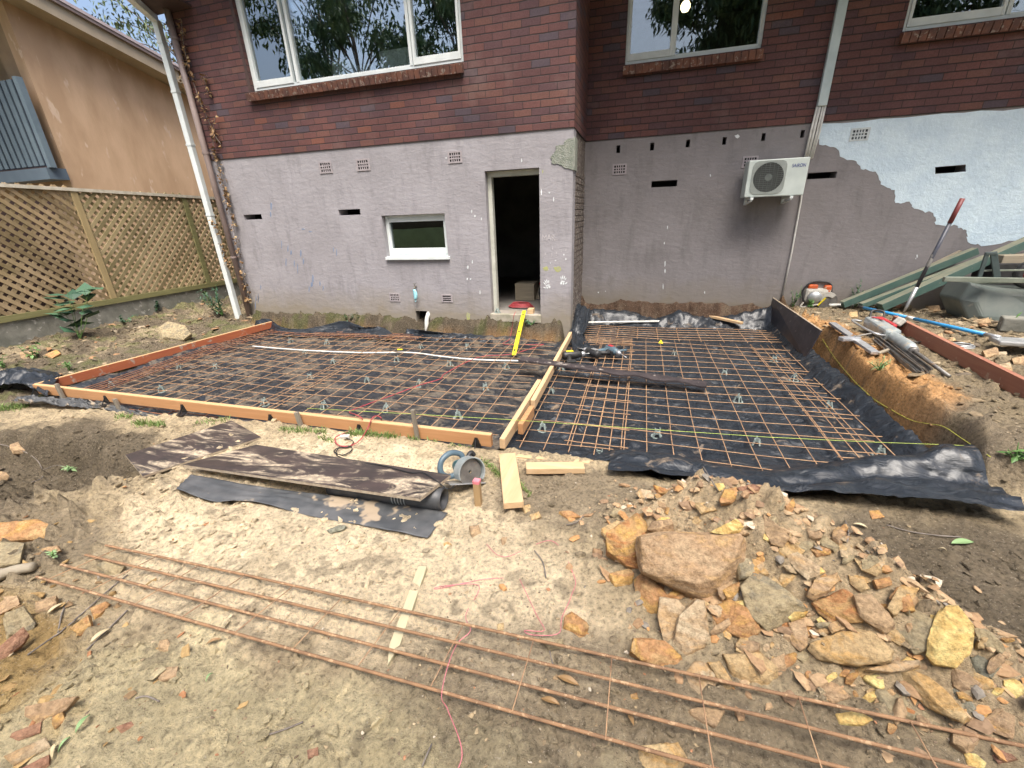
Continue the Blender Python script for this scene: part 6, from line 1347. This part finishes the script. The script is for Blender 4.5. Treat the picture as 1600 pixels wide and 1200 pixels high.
# black drum-like stub and steel bars beside it
tag(MB().tube([cb(1413, 508, .02), cb(1405, 502, .13)], .055, 12).build('black_bucket', 'black', bevel=.01), 'small black can standing behind the demolition hammer', 'can')
tag(MB().beam(cb(1408, 505, .12), cb(1402, 500, .15), .10, .09).build('pale_block', 'toolwhite', bevel=.015), 'pale timber block beside the black can', 'block')
for i, (q0, q1) in enumerate((((1366, 530), (1422, 577)), ((1372, 528), (1440, 580)), ((1384, 531), (1448, 583)), ((1392, 530), (1455, 578)), ((1378, 536), (1432, 583)))):
    a, b = cb(*q0, .025+.02*(i % 2)), cb(*q1, .022+.018*(i % 2)); m = MB(); m.beam(a, b, .035, .006, roll=.3*i); m.beam(a+Vector((0, 0, .012)), b+Vector((0, 0, .012)), .006, .03, roll=.3*i)
    tag(m.build('steel_stake', 'steel'), 'dull steel stake in the bundle of stakes below the demolition hammer', 'stake', 'bundle of steel stakes')
# aluminium screed tool
t = thing('aluminium_trowel', 'silver aluminium straightedge with a cross piece lying on the bank edge', 'trowel', tuple(cb(1330, 530, 0)))
a, b = cb(1300, 505, .04), cb(1368, 552, .04); MB().beam(a, b, .075, .03).build('blade', 'alu', t, bevel=.004)
c = a.lerp(b, .62); MB().beam(c+Vector((-.17, -.05, .02)), c+Vector((.02, .02, .02)), .07, .04).build('cross_piece', 'alu', t, bevel=.006); MB().tube([c+Vector((-.02, .0, .04)), c+Vector((.16, .09, .06)), c+Vector((.3, .14, .05))], .010, 8).build('handle_rod', 'steel', t, smooth=True)
tag(MB().beam(b+Vector((.02, .0, .0)), b+Vector((.16, .12, .01)), .03, .02).build('timber_scrap', 'old_plank', bevel=.003), 'short scrap of timber at the end of the aluminium straightedge', 'timber')
p = cb(1504, 541, .012); m = MB()
for r, dz in ((.085, 0), (.082, .012), (.06, .02)): m.tube([p+Vector((r*math.cos(k*.33), r*.9*math.sin(k*.33), dz)) for k in range(20)], .006, 6)
tag(m.build('wire_coil', 'galv', smooth=True), 'small coil of grey wire on the right bank', 'wire coil')
# cut-off saw
p = cb(1272, 478, .0); t = thing('cut_off_saw', 'dusty orange and white petrol cut off saw by the recessed wall', 'cut off saw', tuple(p))
sx_ = Vector((1, -.15, 0)).normalized(); up3 = Vector((0, 0, 1)); fr3 = sx_.cross(up3)
B = lambda a, b, c: p+sx_*a+fr3*b+up3*c
Rm = Matrix((sx_, -fr3, up3)).transposed()
MB().box(B(-.02, 0, .17), (.30, .20, .22), Rm).build('engine_case', 'toolwhite', t, bevel=.04)
MB().lathe([(.001, -.02), (.075, -.02), (.095, .0), (.085, .02), (.001, .03)], Matrix.Translation(B(-.04, .12, .15)) @ fr3.to_track_quat('Z', 'Y').to_matrix().to_4x4(), 20).build('starter_cover', 'galv', t, smooth=True)
MB().box(B(-.08, -.0, .30), (.13, .16, .07), Rm).build('orange_cover', 'orange', t, bevel=.02); MB().box(B(.11, -.0, .27), (.10, .16, .12), Rm).build('orange_cover', 'orange', t, bevel=.025)
MB().tube(curve_pts([B(-.17, .1, .08), B(-.20, .08, .25), B(-.10, .06, .37), B(.08, .04, .37), B(.16, .02, .30), B(.17, .06, .12)], 7), .014, 8).build('front_handle', 'black', t, smooth=True)
MB().tube(curve_pts([B(-.17, .12, .07), B(-.20, .14, .0), B(-.10, .14, .02), B(.02, .12, .05)], 6), .012, 8).build('base_tube', 'toolwhite', t, smooth=True)
MB().lathe([(.001, -.004), (.13, -.004), (.13, .004), (.001, .004)], Matrix.Translation(B(.13, .10, .10)) @ fr3.to_track_quat('Z', 'Y').to_matrix().to_4x4(), 26).build('blade', 'steel', t)
m = MB()
for k in range(9): a_ = math.pi*(.25+.75*k/9); a2 = math.pi*(.25+.75*(k+1)/9); m.prism([B(.13+.135*math.cos(a_), .085, .10+.135*math.sin(a_)), B(.13+.135*math.cos(a2), .085, .10+.135*math.sin(a2)), B(.13+.07*math.cos(a2), .085, .10+.07*math.sin(a2)), B(.13+.07*math.cos(a_), .085, .10+.07*math.sin(a_))], fr3*.035)
m.build('blade_guard', 'toolwhite', t); MB().beam(B(.02, .115, .03), B(.10, .118, .15), .012, .02).build('belt_cover', 'yellow', t)
# green painted planks against the wall
GP = [((1318, 478), (1560, 372), .2, 'green_top'), ]
yw = YR
def plank(pa, ya, pb, yb, w_, th, label):
    a = at(*pa, y=ya); b = at(*pb, y=yb); t = thing('green_plank', label, 'plank', tuple(a), 'green planks leaning on the wall')
    d = (b-a).normalized(); s_ = Vector((0, -1, 0)); s_ = (s_-d*s_.dot(d)).normalized(); u_ = d.cross(s_); u_ = u_ if u_.z > 0 else -u_
    Rm = Matrix((d, s_, u_)).transposed(); L = (b-a).length
    MB().box((a+b)/2, (L, w_, th), Rm).build('painted_timber', 'green_paint', t, bevel=.004); MB().box((a+b)/2+u_*(th/2+.002), (L-.01, w_-.006, .004), Rm).build('dusty_face', 'green_top', t)
plank((1316, 476), 7.30, (1525, 392), 7.40, .10, .09, 'dusty green timber lying lowest along the wall in the leaning group')
plank((1345, 478), 7.16, (1560, 396), 7.30, .10, .07, 'middle dusty green timber in the group leaning on the wall')
plank((1375, 480), 7.02, (1680, 345), 7.25, .14, .10, 'longest green painted timber, its top reaching the white painted patch')
timber('old_board', at(1452, 420, y=7.46), at(1502, 396, y=7.5), .05, .10, 'old_plank', 'short brown weathered board on top of the leaning green timbers', bev=.004)
# upturned wheelbarrow
t = thing('wheelbarrow', 'upturned dark wheelbarrow with grey green tray and red wheel at the right edge', 'wheelbarrow', tuple(cb(1570, 500, 0)))
WY = 6.35
w_ = lambda px, py, dy=0: at(px, py, y=WY+dy)
TB = [w_(1498, 468), w_(1512, 500, -.1), w_(1545, 512, -.1), w_(1665, 512, -.1), w_(1665, 455), w_(1575, 451, .05), w_(1545, 448, .05), w_(1516, 441, .05)]
front = [Vector((p.x, p.y, p.z)) for p in TB]
m = MB(); back = [Vector((p.x+.04, p.y+.45, p.z+(-.02))) for p in front]; c_ = sum(front, Vector())/len(front)
bul = [c_+(p-c_)*.72+Vector((0, -.10, 0)) for p in front]
n_ = len(front); m.add(bul+front+back, [tuple(range(n_))]+[(i, n_+i, n_+(i+1) % n_, (i+1) % n_) for i in range(n_)]+[(n_+i, 2*n_+i, 2*n_+(i+1) % n_, n_+(i+1) % n_) for i in range(n_)])
m.build('tray', 'tray', t, bevel=.02)
a = [w_(1474, 436, -.16), w_(1700, 440, -.16)]; MB().beam(a[0], a[1], .045, .055).build('handle_bar', 'barrow_bar', t, bevel=.006)
a = [w_(1500, 440, .35), w_(1700, 438, .35)]; MB().beam(a[0], a[1], .045, .05).build('handle_bar', 'barrow_bar', t, bevel=.006)
m = MB()
for dy in (-.14, .33):
    m2 = MB(); m2.beam(w_(1530, 434, dy), w_(1543, 394, dy), .04, .02, up=(0, 1, 0)); m2.beam(w_(1558, 434, dy), w_(1552, 394, dy), .06, .02, up=(0, 1, 0)); m2.beam(w_(1540, 396, dy), w_(1557, 396, dy), .03, .03); m2.build('leg', 'barrow', t, bevel=.004)
MB().beam(w_(1535, 423, -.1), w_(1700, 420, -.1), .03, .015).build('brace', 'barrow_bar', t)
wc = w_(1612, 428, .1); Rx = Matrix.Rotation(math.pi/2, 4, 'X')
MB().lathe([(.10, -.04), (.15, -.045), (.165, -.02), (.165, .02), (.15, .045), (.10, .04)], Matrix.Translation(wc) @ Rx, 24, True).build('tyre', 'black', t, smooth=True); MB().lathe([(.001, -.03), (.10, -.035), (.10, .035), (.001, .03)], Matrix.Translation(wc) @ Rx, 20).build('rim', 'redmetal', t, smooth=True)
b_ = cb(1580, 510, .0)
tag(MB().beam(cb(1562, 505, .07), cb(1610, 508, .07), .16, .15).build('concrete_block', 'concrete', bevel=.015), 'pale mossy concrete block in front of the wheelbarrow tray', 'block')
m = MB(); m.beam(at(1555, 404, y=7.1), at(1680, 402, y=7.1), .25, .10); tag(m.build('old_board', 'old_plank', bevel=.008), 'stack of weathered boards behind the wheelbarrow legs', 'board')
tag(MB().bb(at(1535, 415, y=7.2).x, at(1700, 415, y=7.2).x, 6.95, 7.35, .2, at(1540, 411, y=7.0).z).build('dark_crate', 'black', bevel=.01), 'long black crate in shadow behind the wheelbarrow', 'crate')

# ================================================================ TOOLS ON THE SITE
# circular saw lying by the peg
p = hit(728, 762); t = thing('circular_saw', 'teal and grey circular saw lying on its side beside the painted peg', 'circular saw', tuple(p))
ax = Vector((.80, -.52, .28)).normalized(); vz = Vector((.15, .35, 1)); vz = (vz-ax*vz.dot(ax)).normalized(); vx = vz.cross(ax)
G = Matrix((vx, vz, ax)).transposed().to_4x4(); c = p+Vector((.01, .03, .115)); G = Matrix.Translation(c) @ G     # local: x along cut, y up the saw, z blade axis
S_ = lambda x, y, z: G @ Vector((x, y, z)); R3 = G.to_3x3()
MB().lathe([(.012, .030), (.088, .030), (.088, .0325), (.012, .0325)], G, 30, True).build('blade', 'steel', t)
m = MB(); K = 22
for k in range(K):
    a_ = math.pi*(-.15+1.3*k/K); a2 = math.pi*(-.15+1.3*(k+1)/K)
    for (r0_, r1_, z0_, z1_) in ((.098, .106, -.005, .060), (.045, .106, -.012, -.004)):
        m.add([S_(r*math.cos(q), r*math.sin(q), z) for z in (z0_, z1_) for q in (a_, a2) for r in (r0_, r1_)], [(0, 1, 3, 2), (4, 6, 7, 5), (0, 4, 5, 1), (2, 3, 7, 6), (0, 2, 6, 4), (1, 5, 7, 3)])
m.build('upper_guard', 'toolgrey', t)
MB().lathe([(.001, -.15), (.040, -.148), (.048, -.12), (.048, -.03), (.040, -.012), (.001, -.012)], G @ Matrix.Translation((0, .02, 0)), 18).build('motor', 'teal', t, smooth=True)
m = MB(); m.tube(curve_pts([S_(-.02, .06, -.02), S_(-.05, .115, -.03), S_(-.13, .12, -.035), S_(-.19, .07, -.035), S_(-.19, .0, -.035), S_(-.14, -.035, -.03), S_(-.06, -.02, -.02)], 7), [.020]*42+[.020], 10); m.build('rear_handle', 'bluegrey', t, smooth=True)
MB().tube(curve_pts([S_(.02, .07, -.06), S_(.06, .12, -.07), S_(.09, .10, -.07)], 5), .017, 10).build('front_knob', 'black', t, smooth=True)
MB().box(S_(-.02, -.075, -.01), (.28, .006, .14), R3).build('base_plate', 'galv', t, bevel=.002)
MB().tube(curve_pts([S_(-.18, -.01, -.035), S_(-.22, -.04, -.04), S_(-.27, -.08, -.05)], 5), [.012]*5+[.010]*5+[.007], 8).build('cord_sleeve', 'teal', t, smooth=True)
# drill
def drill(px, py, rot, name, label, body, sc=1., col2='black', accent=None):
    p = at(px, py, z=ZW+.02); t = thing(name, label, 'power tool', tuple(p)); Rz = Matrix.Rotation(rot, 4, 'Z')
    T = Matrix.Translation(p+Vector((0, 0, .05))) @ Rz @ Matrix.Scale(sc, 4); D = lambda x, y, z: T @ Vector((x, y, z)); X = T @ Matrix.Rotation(math.pi/2, 4, 'Y')
    MB().lathe([(.001, -.11), (.035, -.108), (.042, -.09), (.042, .02), (.036, .06), (.03, .085), (.001, .086)], X, 18).build('motor_body', body, t, smooth=True)
    MB().lathe([(.001, .086), (.024, .087), (.027, .10), (.020, .125), (.010, .135), (.001, .136)], X, 14).build('chuck', 'alu', t, smooth=True)
    MB().tube([D(.13, 0, 0), D(.24, 0, -.01)], .004*sc, 6).build('bit', 'galv', t, smooth=True)
    MB().tube([D(-.05, -.03, 0), D(-.08, -.12, -.01), D(-.09, -.16, -.015)], [.024*sc, .021*sc, .026*sc], 10).build('grip', body, t, smooth=True)
    MB().beam(D(-.13, -.18, -.015), D(-.04, -.19, -.015), .06*sc, .05*sc).build('battery', col2, t, bevel=.006)
    if accent: MB().beam(D(-.07, .0, .042), D(.0, .0, .042), .04*sc, .004*sc).build('label_plate', accent, t)
    MB().tube([D(.05, .03, 0), D(.06, .13, .0)], .015*sc, 8).build('side_handle', col2, t, smooth=True)
    return t
drill(957, 553, -.9, 'drill', 'blue grey drill with a red label lying on the mesh of the right bay', 'bluegrey', 1.25, 'bluegrey', 'red')
drill(895, 560, .5, 'nail_gun', 'black tool with yellow trim lying left of the drill on the mesh', 'black', 1.3, 'black', 'yellow')
drill(925, 556, 2.4, 'grinder', 'black tool with silver fittings between the drill and the divider', 'black', 1.25, 'black', 'galv')
# doorway clutter
p = at(810, 465, y=6.9); zf = ZF
tag(MB().tube(curve_pts([Vector((DR[0]+.36+.22*math.cos(k*.9)*(1-.012*k), 6.74+.11*math.sin(k*.9)*(1-.01*k), zf+.015+.0022*k)) for k in range(34)], 4), .008, 6).build('cable_coil', 'cord_red', smooth=True), 'loose coil of red cable just inside the doorway', 'cable')
tag(MB().bb(DR[0]+.09, DR[0]+.44, 7.35, 7.7, zf+.001, zf+.30).build('timber_crate', 'old_plank', bevel=.006), 'wooden crate in the dark room left of the doorway', 'crate')
timber('leaning_board', (DR[0]+.47, 7.5, zf), (DR[0]+.58, 7.9, zf+.75), .07, .03, 'old_plank', 'pale board leaning in the dark room behind the doorway')
tb_ = thing('storage_tub', 'grey tub with red lid in the dark room', 'tub', (DR[1]-.18, 7.7, zf)); MB().bb(DR[1]-.30, DR[1]-.04, 7.6, 7.8, zf+.001, zf+.24).build('tub', 'galv', tb_, bevel=.015); MB().bb(DR[1]-.31, DR[1]-.03, 7.59, 7.81, zf+.241, zf+.29).build('lid', 'red', tb_, bevel=.01)
cf = thing('floor_fan', 'small black floor fan just inside the doorway on the right', 'fan', (DR[1]-.06, 7.1, zf)); Ry = Matrix.Rotation(math.pi/2, 4, 'X')
MB().lathe([(.13, -.03), (.15, -.03), (.15, .03), (.13, .03)], Matrix.Translation((DR[1]-.06, 7.1, zf+.2)) @ Ry, 24, True).build('cage', 'black', cf, smooth=True); MB().bb(DR[1]-.16, DR[1]+.04, 7.03, 7.17, zf+.001, zf+.03).build('foot', 'black', cf)
m = MB()
for k in range(4): a_ = k*math.pi/2+.4; m.beam((DR[1]-.06, 7.1, zf+.2), (DR[1]-.06+.12*math.cos(a_), 7.1, zf+.2+.12*math.sin(a_)), .006, .05, up=(0, 1, 0))
m.build('fan_blade', 'toolgrey', cf)
p = at(829, 486, y=6.33); tag(MB().bb(p.x-.045, p.x+.045, 6.30, 6.42, zf+.001, zf+.075).build('timber_block', 'pine', bevel=.004), 'small fresh timber block on the door step', 'timber')
dup(ch0, at(777, 487, y=6.30)*1.0 if False else Vector((at(777, 487, y=6.32).x, 6.33, zf+.001)), .4, 'grey green plastic bar chair standing on the door step')

# ================================================================ PLANTS
def leaf(mb, p, d, L, W, up=None, bend=.2):
    d = d.normalized(); s_ = d.cross(up or Vector((0, 0, 1)))
    if s_.length < .05: s_ = d.cross(Vector((1, 0, 0)))
    s_.normalize(); n_ = s_.cross(d); a = p+d*L*.45; e = p+d*L-n_*L*bend
    mb.add([p, a+s_*W/2-n_*W*.12, a-s_*W/2-n_*W*.12, a+n_*0, e], [(0, 1, 3), (0, 3, 2), (1, 4, 3), (3, 4, 2)])
def rv(r, zlo_=-1): return Vector((r.uniform(-1, 1), r.uniform(-1, 1), r.uniform(zlo_, 1)))
def plant(pos, h, n, L, W, mat, label, name='weed', spread=.5, seed=1, stems=4, cat='plant', group=None, stemmat='leafgreen'):
    r = random.Random(seed); t = thing(name, label, cat, tuple(pos), group); pos = Vector(pos); ms, ml = MB(), MB()
    for k in range(stems):
        tip = pos+Vector((r.uniform(-1, 1)*spread*h, r.uniform(-1, 1)*spread*h*.7, h*r.uniform(.6, 1))); mid = pos.lerp(tip, .5)+rv(r)*h*.08
        c = curve_pts([pos+rv(r)*.01, mid, tip], 6); ms.tube(c, [.006*(1-.7*i/(len(c)-1)) for i in range(len(c))], 5)
        for q in range(n//stems):
            f = r.uniform(.25, 1); b = c[int(f*(len(c)-1))]; leaf(ml, b, rv(r, -.3), L*r.uniform(.6, 1.1), W*r.uniform(.7, 1.1), bend=r.uniform(.1, .4))
    ms.build('stem', stemmat, t, smooth=True); ml.build('foliage', mat, t); return t
G_ = 'weeds along the left fence'
plant(hit(125, 530), .80, 34, .27, .24, 'leafdark', 'broad leaved dark green plant climbing at the fence base wall', 'broadleaf_plant', .55, 3, 5)
plant(hit(55, 560), .28, 26, .07, .05, 'leafgreen', 'small leafy weed at the foot of the fence wall, left of the broad leaved plant', seed=4, group=G_)
plant(hit(245, 488), .22, 40, .07, .05, 'leafdark', 'low clump of weed by the fence wall near the house', seed=5, group=G_)
plant(hit(195, 505), .16, 50, .06, .045, 'leafdark', 'low trailing weed right of the broad leaved plant', spread=1.6, seed=6, group=G_)
plant(hit(5, 575), .18, 26, .06, .05, 'leafgreen', 'small weed at the left edge of the bank', seed=14, group=G_)
plant(hit(108, 578), .10, 30, .07, .02, 'leafgreen', 'tuft of thin green leaves behind the left form board', seed=15, group=G_)
plant(hit(348, 492), .55, 150, .12, .035, 'leafdark', 'bushy dark green fern in front of the white downpipe', 'fern', .55, 7, 9)
pw = at(548, 506, y=6.2); plant((pw.x, 6.2, pw.z-.05), .26, 90, .06, .03, 'leafdark', 'small dark shrub growing at the wall footing left of the pipe', 'shrub', .8, 8, 6)
for i, (px, py, lab) in enumerate(((775, 507, 'tiny weed under the left end of the door step'), (830, 503, 'low ferny weed under the door step'))):
    p = at(px, py, y=6.22); plant((p.x, 6.22, p.z-.04), .08, 36, .045, .022, 'leafdark', lab, seed=20+i, spread=1.4)
for i, (px, py, h, lab) in enumerate(((1238, 474, .34, 'weed at the wall left of the cut off saw'), (1316, 470, .40, 'taller dark weed behind the cut off saw'), (1342, 470, .26, 'dark weed between the boulder and the green timbers'), (1260, 478, .12, 'bright low weed beside the cut off saw'))):
    q = hit(px, py); q.y = min(q.y, 7.45); plant((q.x, q.y, hp(q.x, q.y)), h, 40, .06, .03, 'leafdark' if i != 3 else 'leafgreen', lab, seed=30+i, spread=.35, stems=5)
plant(hit(1440, 466), .16, 90, .10, .03, 'leafdark', 'ground hugging green weeds under the long green timber', seed=40, spread=2.6, stems=9)
plant(hit(1490, 478), .22, 70, .11, .025, 'leafdark', 'grassy weed in front of the wheelbarrow tray', seed=41, spread=1.4, stems=8)
plant(hit(1590, 515), .14, 40, .09, .02, 'leafgreen', 'weed beside the concrete block', seed=42, spread=1.2, stems=6)
plant(hit(1374, 578), .09, 40, .08, .008, 'leaffresh', 'tuft of bright grass on the bank edge', 'grass_tuft', 1, 43, 8)
plant(hit(1590, 718), .12, 40, .07, .03, 'leafgreen', 'pale weed at the far right corner of the plastic', seed=44, spread=1.2, stems=6)
plant(hit(108, 735), .06, 12, .06, .03, 'leaffresh', 'small fresh seedling in the dark hollow', seed=45, spread=1., stems=3)
plant(hit(82, 868), .025, 14, .03, .02, 'leaffresh', 'tiny bright seedling on a pink stone', seed=46, spread=1., stems=3)
# dead creeper on the corner pipe
t = thing('dead_creeper', 'withered brown creeper hanging down the corner of the brick wall', 'creeper', (-6.9, 6.2, 0)); r = random.Random(9); ms, ml = MB(), MB()
for path in ([(283, 30), (288, 75), (298, 115), (315, 165), (330, 200), (335, 240), (345, 275), (352, 300), (358, 325), (364, 350), (373, 395), (383, 440), (388, 470)], [(262, 35), (272, 80), (282, 110), (292, 145)], [(318, 120), (325, 145)], [(338, 180), (333, 205), (345, 225)], [(330, 340), (345, 370), (352, 405), (360, 415)]):
    c = curve_pts([at(x, y, y=YL-.055-.02*r.random()) for x, y in path], 8); ms.tube(c, .005, 5)
    for b in c:
        hvy = 3.2
        for _ in range(int(r.uniform(0, 2*hvy))): leaf(ml, b+rv(r)*.035, rv(r)-Vector((0, .4, .5)), r.uniform(.04, .085), r.uniform(.03, .06), bend=r.uniform(-.2, .6))
ms.build('stem', 'twig', t, smooth=True); ml.build('foliage', 'leafdead', t)
# grass along the front form board
r = random.Random(12); m = MB()
for px0, py0, px1, py1, n_, hh_ in ((0, 640, 45, 636, 220, .07), (180, 652, 205, 652, 90, .05), (210, 663, 258, 665, 240, .06), (300, 665, 360, 655, 90, .05), (440, 672, 510, 676, 260, .05), (545, 678, 625, 682, 480, .06), (640, 685, 660, 686, 120, .05), (670, 684, 690, 690, 100, .04), (705, 695, 735, 698, 80, .03), (755, 720, 782, 745, 200, .035), (800, 745, 830, 775, 140, .03), (500, 684, 520, 690, 80, .03)):
    for _ in range(n_):
        f = r.random(); q = hit(px0+(px1-px0)*f+r.gauss(0, 3), py0+(py1-py0)*f+r.gauss(0, 2.2)); d = Vector((r.gauss(0, .5), r.gauss(0, .5), 1)); L = hh_*r.uniform(.4, 1.1)
        if q.y > FB-.03: q.y = FB-.03-.03*r.random()
        s_ = Vector((r.uniform(-1, 1), r.uniform(-1, 1), 0)).normalized()*.0022*r.uniform(.7, 2.4); e = q+d.normalized()*L; mid = q.lerp(e, .55)+Vector((0, 0, L*.1))
        m.add([q-s_, q+s_, mid+s_*.8, mid-s_*.8, e+Vector((d.x, d.y, -.2))*L*.25], [(0, 1, 2, 3), (3, 2, 4)])
o = m.build('grass', 'grass', base=False); tag(o, 'short green grass and clover along the foot of the front form board', 'grass', kind='stuff')
# twigs and leaves
TW = [([(100, 985), (130, 960), (175, 920), (200, 900)], 'long thin dark twig at the lower left'), ([(45, 1025), (80, 1000), (95, 990), (120, 970)], 'grey forked twig among the left stones'), ([(92, 990), (98, 960), (108, 940)], 'short grey twig branching up at the lower left'), ([(137, 1017), (165, 990), (185, 970), (200, 955)], 'dark curved twig over the ochre clods'), ([(420, 1150), (445, 1142), (474, 1130)], 'pale bent twig on the olive soil'), ([(213, 1093), (230, 1090), (250, 1098)], 'short thick grey twig on the soil'), ([(835, 862), (848, 880), (853, 905)], 'thin grey stick standing out of the sand near the pink string'), ([(660, 1200), (668, 1180), (675, 1165)], 'pale stick at the bottom edge'), ([(1385, 822), (1420, 832), (1460, 838), (1500, 841)], 'long dark twig on the dark soil at right'), ([(885, 822), (900, 818), (912, 808)], 'pale twig behind the rust stone'), ([(1048, 745), (1052, 760), (1058, 770)], 'white twig poking from the plastic at the pile'), ([(1095, 725), (1110, 750), (1122, 770)], 'thin dry stem on the plastic lip'), ([(858, 1000), (859, 1020), (864, 1040)], 'pale twig beside the top bar'), ([(0, 695), (35, 705), (60, 722), (68, 745), (50, 755)], 'long arching root across the dark hollow'), ([(68, 735), (90, 728), (105, 732)], 'short pale root in the dark hollow'), ([(1320, 815), (1325, 835), (1322, 850)], 'thin grey stem right of the pile')]
for pts, lab in TW: cord('twig', [hit(*q)+Vector((0, 0, .008)) for q in pts], .0035, 'twig', lab, 'twig', 5)
LV = [((1485, 852), (1520, 850), 'leaffresh', 'green gum leaf on the dark soil'), ((1332, 821), (1355, 828), 'leafbuff', 'dry pale leaf right of the pile'), ((120, 1148), (143, 1120), 'leaffresh', 'bright green blade like leaf at the lower left'), ((93, 1178), (112, 1155), 'leaffresh', 'green leaf beside the pale slab'), ((84, 1190), (90, 1165), 'leafbuff', 'grey pale leaf beside the green one'), ((142, 1008), (175, 985), 'leafbuff', 'cream torn leaf over the ochre clods'), ((978, 1112), (990, 1138), 'leafdead', 'red brown leaf between the lower bars'), ((1430, 903), (1455, 918), 'leafdead', 'orange curled leaf at the right edge of the pile'), ((75, 962), (105, 945), 'leafbuff', 'yellow brown leaf among the left stones'), ((323, 1068), (334, 1055), 'leaffresh', 'small green leaf on the soil'), ((323, 1010), (348, 1002), 'leafdead', 'dark curled leaf below the lowest bar'), ((870, 1060), (905, 1075), 'leafdead', 'purple brown crumpled leaf between bars'), ((845, 1095), (875, 1105), 'leafdead', 'second crumpled dark leaf below the third bar'), ((1465, 860), (1478, 864), 'leafbuff', 'tiny pale leaf on the dark soil')]
for a, b, mt, lab in LV:
    p, q = hit(*a), hit(*b); m = MB(); L = (q-p).length; d = (q-p).normalized(); s_ = d.cross(Vector((0, 0, 1))).normalized(); N_ = 8; top_ = []; 
    G2 = []
    for i in range(N_+1):
        f = i/N_; w2 = L*.16*math.sin(math.pi*min(1, f*.98+.01))**.8; c = p.lerp(q, f)+Vector((0, 0, .009+.012*math.sin(f*3)*1)); G2.append([c-s_*w2+Vector((0, 0, .004)), c, c+s_*w2+Vector((0, 0, .006))])
    tag(m.grid(G2).build('fallen_leaf', mt, solid=.0012), lab, 'leaf', 'leaves fallen on the ground')
p0 = hit(-5, 908)+Vector((0, 0, .03)); p1 = hit(58, 892)+Vector((0, 0, .03)); tag(MB().tube(curve_pts([p0-(p1-p0)*.6, p0, p0.lerp(p1, .5)+Vector((0, 0, .01)), p1], 5), [.032]*8+[.026]*7+[.02], 9).build('dead_branch', 'old_plank', smooth=True), 'thick pale dead branch at the left edge by the bar ends', 'branch')

# ================================================================ TREES (behind the camera, seen in the windows; and beyond the houses)
def tree(pos, h, crown, nl, label, seed, mat='leaftree', trunk=.22, lsz=.16, ztop=1., dens=26):
    r = random.Random(seed); pos = Vector(pos); t = thing('gum_tree', label, 'tree', tuple(pos), 'trees around the houses'); mt, ml = MB(), MB()
    top = pos+Vector((r.uniform(-.6, .6), r.uniform(-.6, .6), h*.72)); mid = pos.lerp(top, .5)+Vector((r.uniform(-.3, .3), r.uniform(-.3, .3), 0))
    c = curve_pts([pos-Vector((0, 0, .3)), mid, top], 8); mt.tube(c, [trunk*(1-.75*i/(len(c)-1)) for i in range(len(c))], 9); ends = []
    for k in range(dens):
        f = r.uniform(.3, 1); b = c[int(f*(len(c)-1))]; a_ = r.uniform(0, 6.28); e = b+Vector((math.cos(a_)*crown*r.uniform(.4, 1), math.sin(a_)*crown*r.uniform(.4, 1), h*r.uniform(.02, .26))); m_ = b.lerp(e, .5)+Vector((0, 0, h*.04))
        cc = curve_pts([b, m_, e], 5); r0_ = trunk*.30*(1-.5*f); mt.tube(cc, [r0_*(1-.85*i/(len(cc)-1)) for i in range(len(cc))], 6); ends += [(cc[-1], 1), (cc[6], .7), (cc[8], .9)]
    per = nl//len(ends)
    for e, s_ in ends:
        rad = crown*r.uniform(.16, .34)
        for _ in range(per):
            d = rv(r).normalized()*rad*r.random()**.5; d.z *= .6; leaf(ml, e+d, rv(r)-Vector((0, 0, .6)), lsz*r.uniform(.6, 1.3), lsz*.34, bend=.15)
    mt.build('trunk', 'bark', t, smooth=True); ml.build('crown', mat, t); return t
tree((-13.2, -8.5, 0), 17, 3.6, 7500, 'dense dark gum tree behind the viewer, reflected in the middle of the big window', 1, lsz=.34, dens=34)
tree((-19.5, -7.5, 0), 15, 3.0, 3800, 'open gum tree reflected at the left of the big window', 2, lsz=.32)
tree((-8.2, -9.0, 0), 18, 3.8, 11000, 'dense dark tree reflected at the right of the big window', 3, lsz=.34, dens=36)
tree((5.2, -9.0, 0), 16, 4.2, 20000, 'tall dense tree reflected in the recessed window', 4, lsz=.34, dens=34)
tree((11.0, -10.0, 0), 16, 4.2, 14000, 'tall tree reflected beside the recessed window', 7, lsz=.34, dens=34)
tree((4.7, -7.2, 0), 14.5, 2.8, 20000, 'slim leafy tree standing before the others in the recessed window reflection', 12, lsz=.34, dens=40)
tree((2.6, -8.0, 0), 14, 3.6, 20000, 'leafy tree reflected in the left half of the recessed window', 9, lsz=.34, dens=36)
tree((8.0, -8.5, 0), 15, 3.8, 18000, 'leafy tree reflected in the right half of the recessed window', 10, lsz=.34, dens=36)
tree((-16.5, -10.5, 0), 16, 3.4, 4500, 'further gum tree reflected between the others in the big window', 11, lsz=.32, dens=34)
tree((18.5, -8.0, 0), 15, 4.6, 14000, 'tall tree reflected in the far right window', 5, lsz=.34, dens=34)
tp = at(190, 40, x=-16); tree((-19.5, tp.y*1.22+2, 0), 12, 4.0, 7000, 'airy gum tree showing in the sky gap between the two houses', 6, 'leafgum', .2, .22, dens=30)

for o in scene.objects:
    if '_L' in o.keys(): del o['_L']
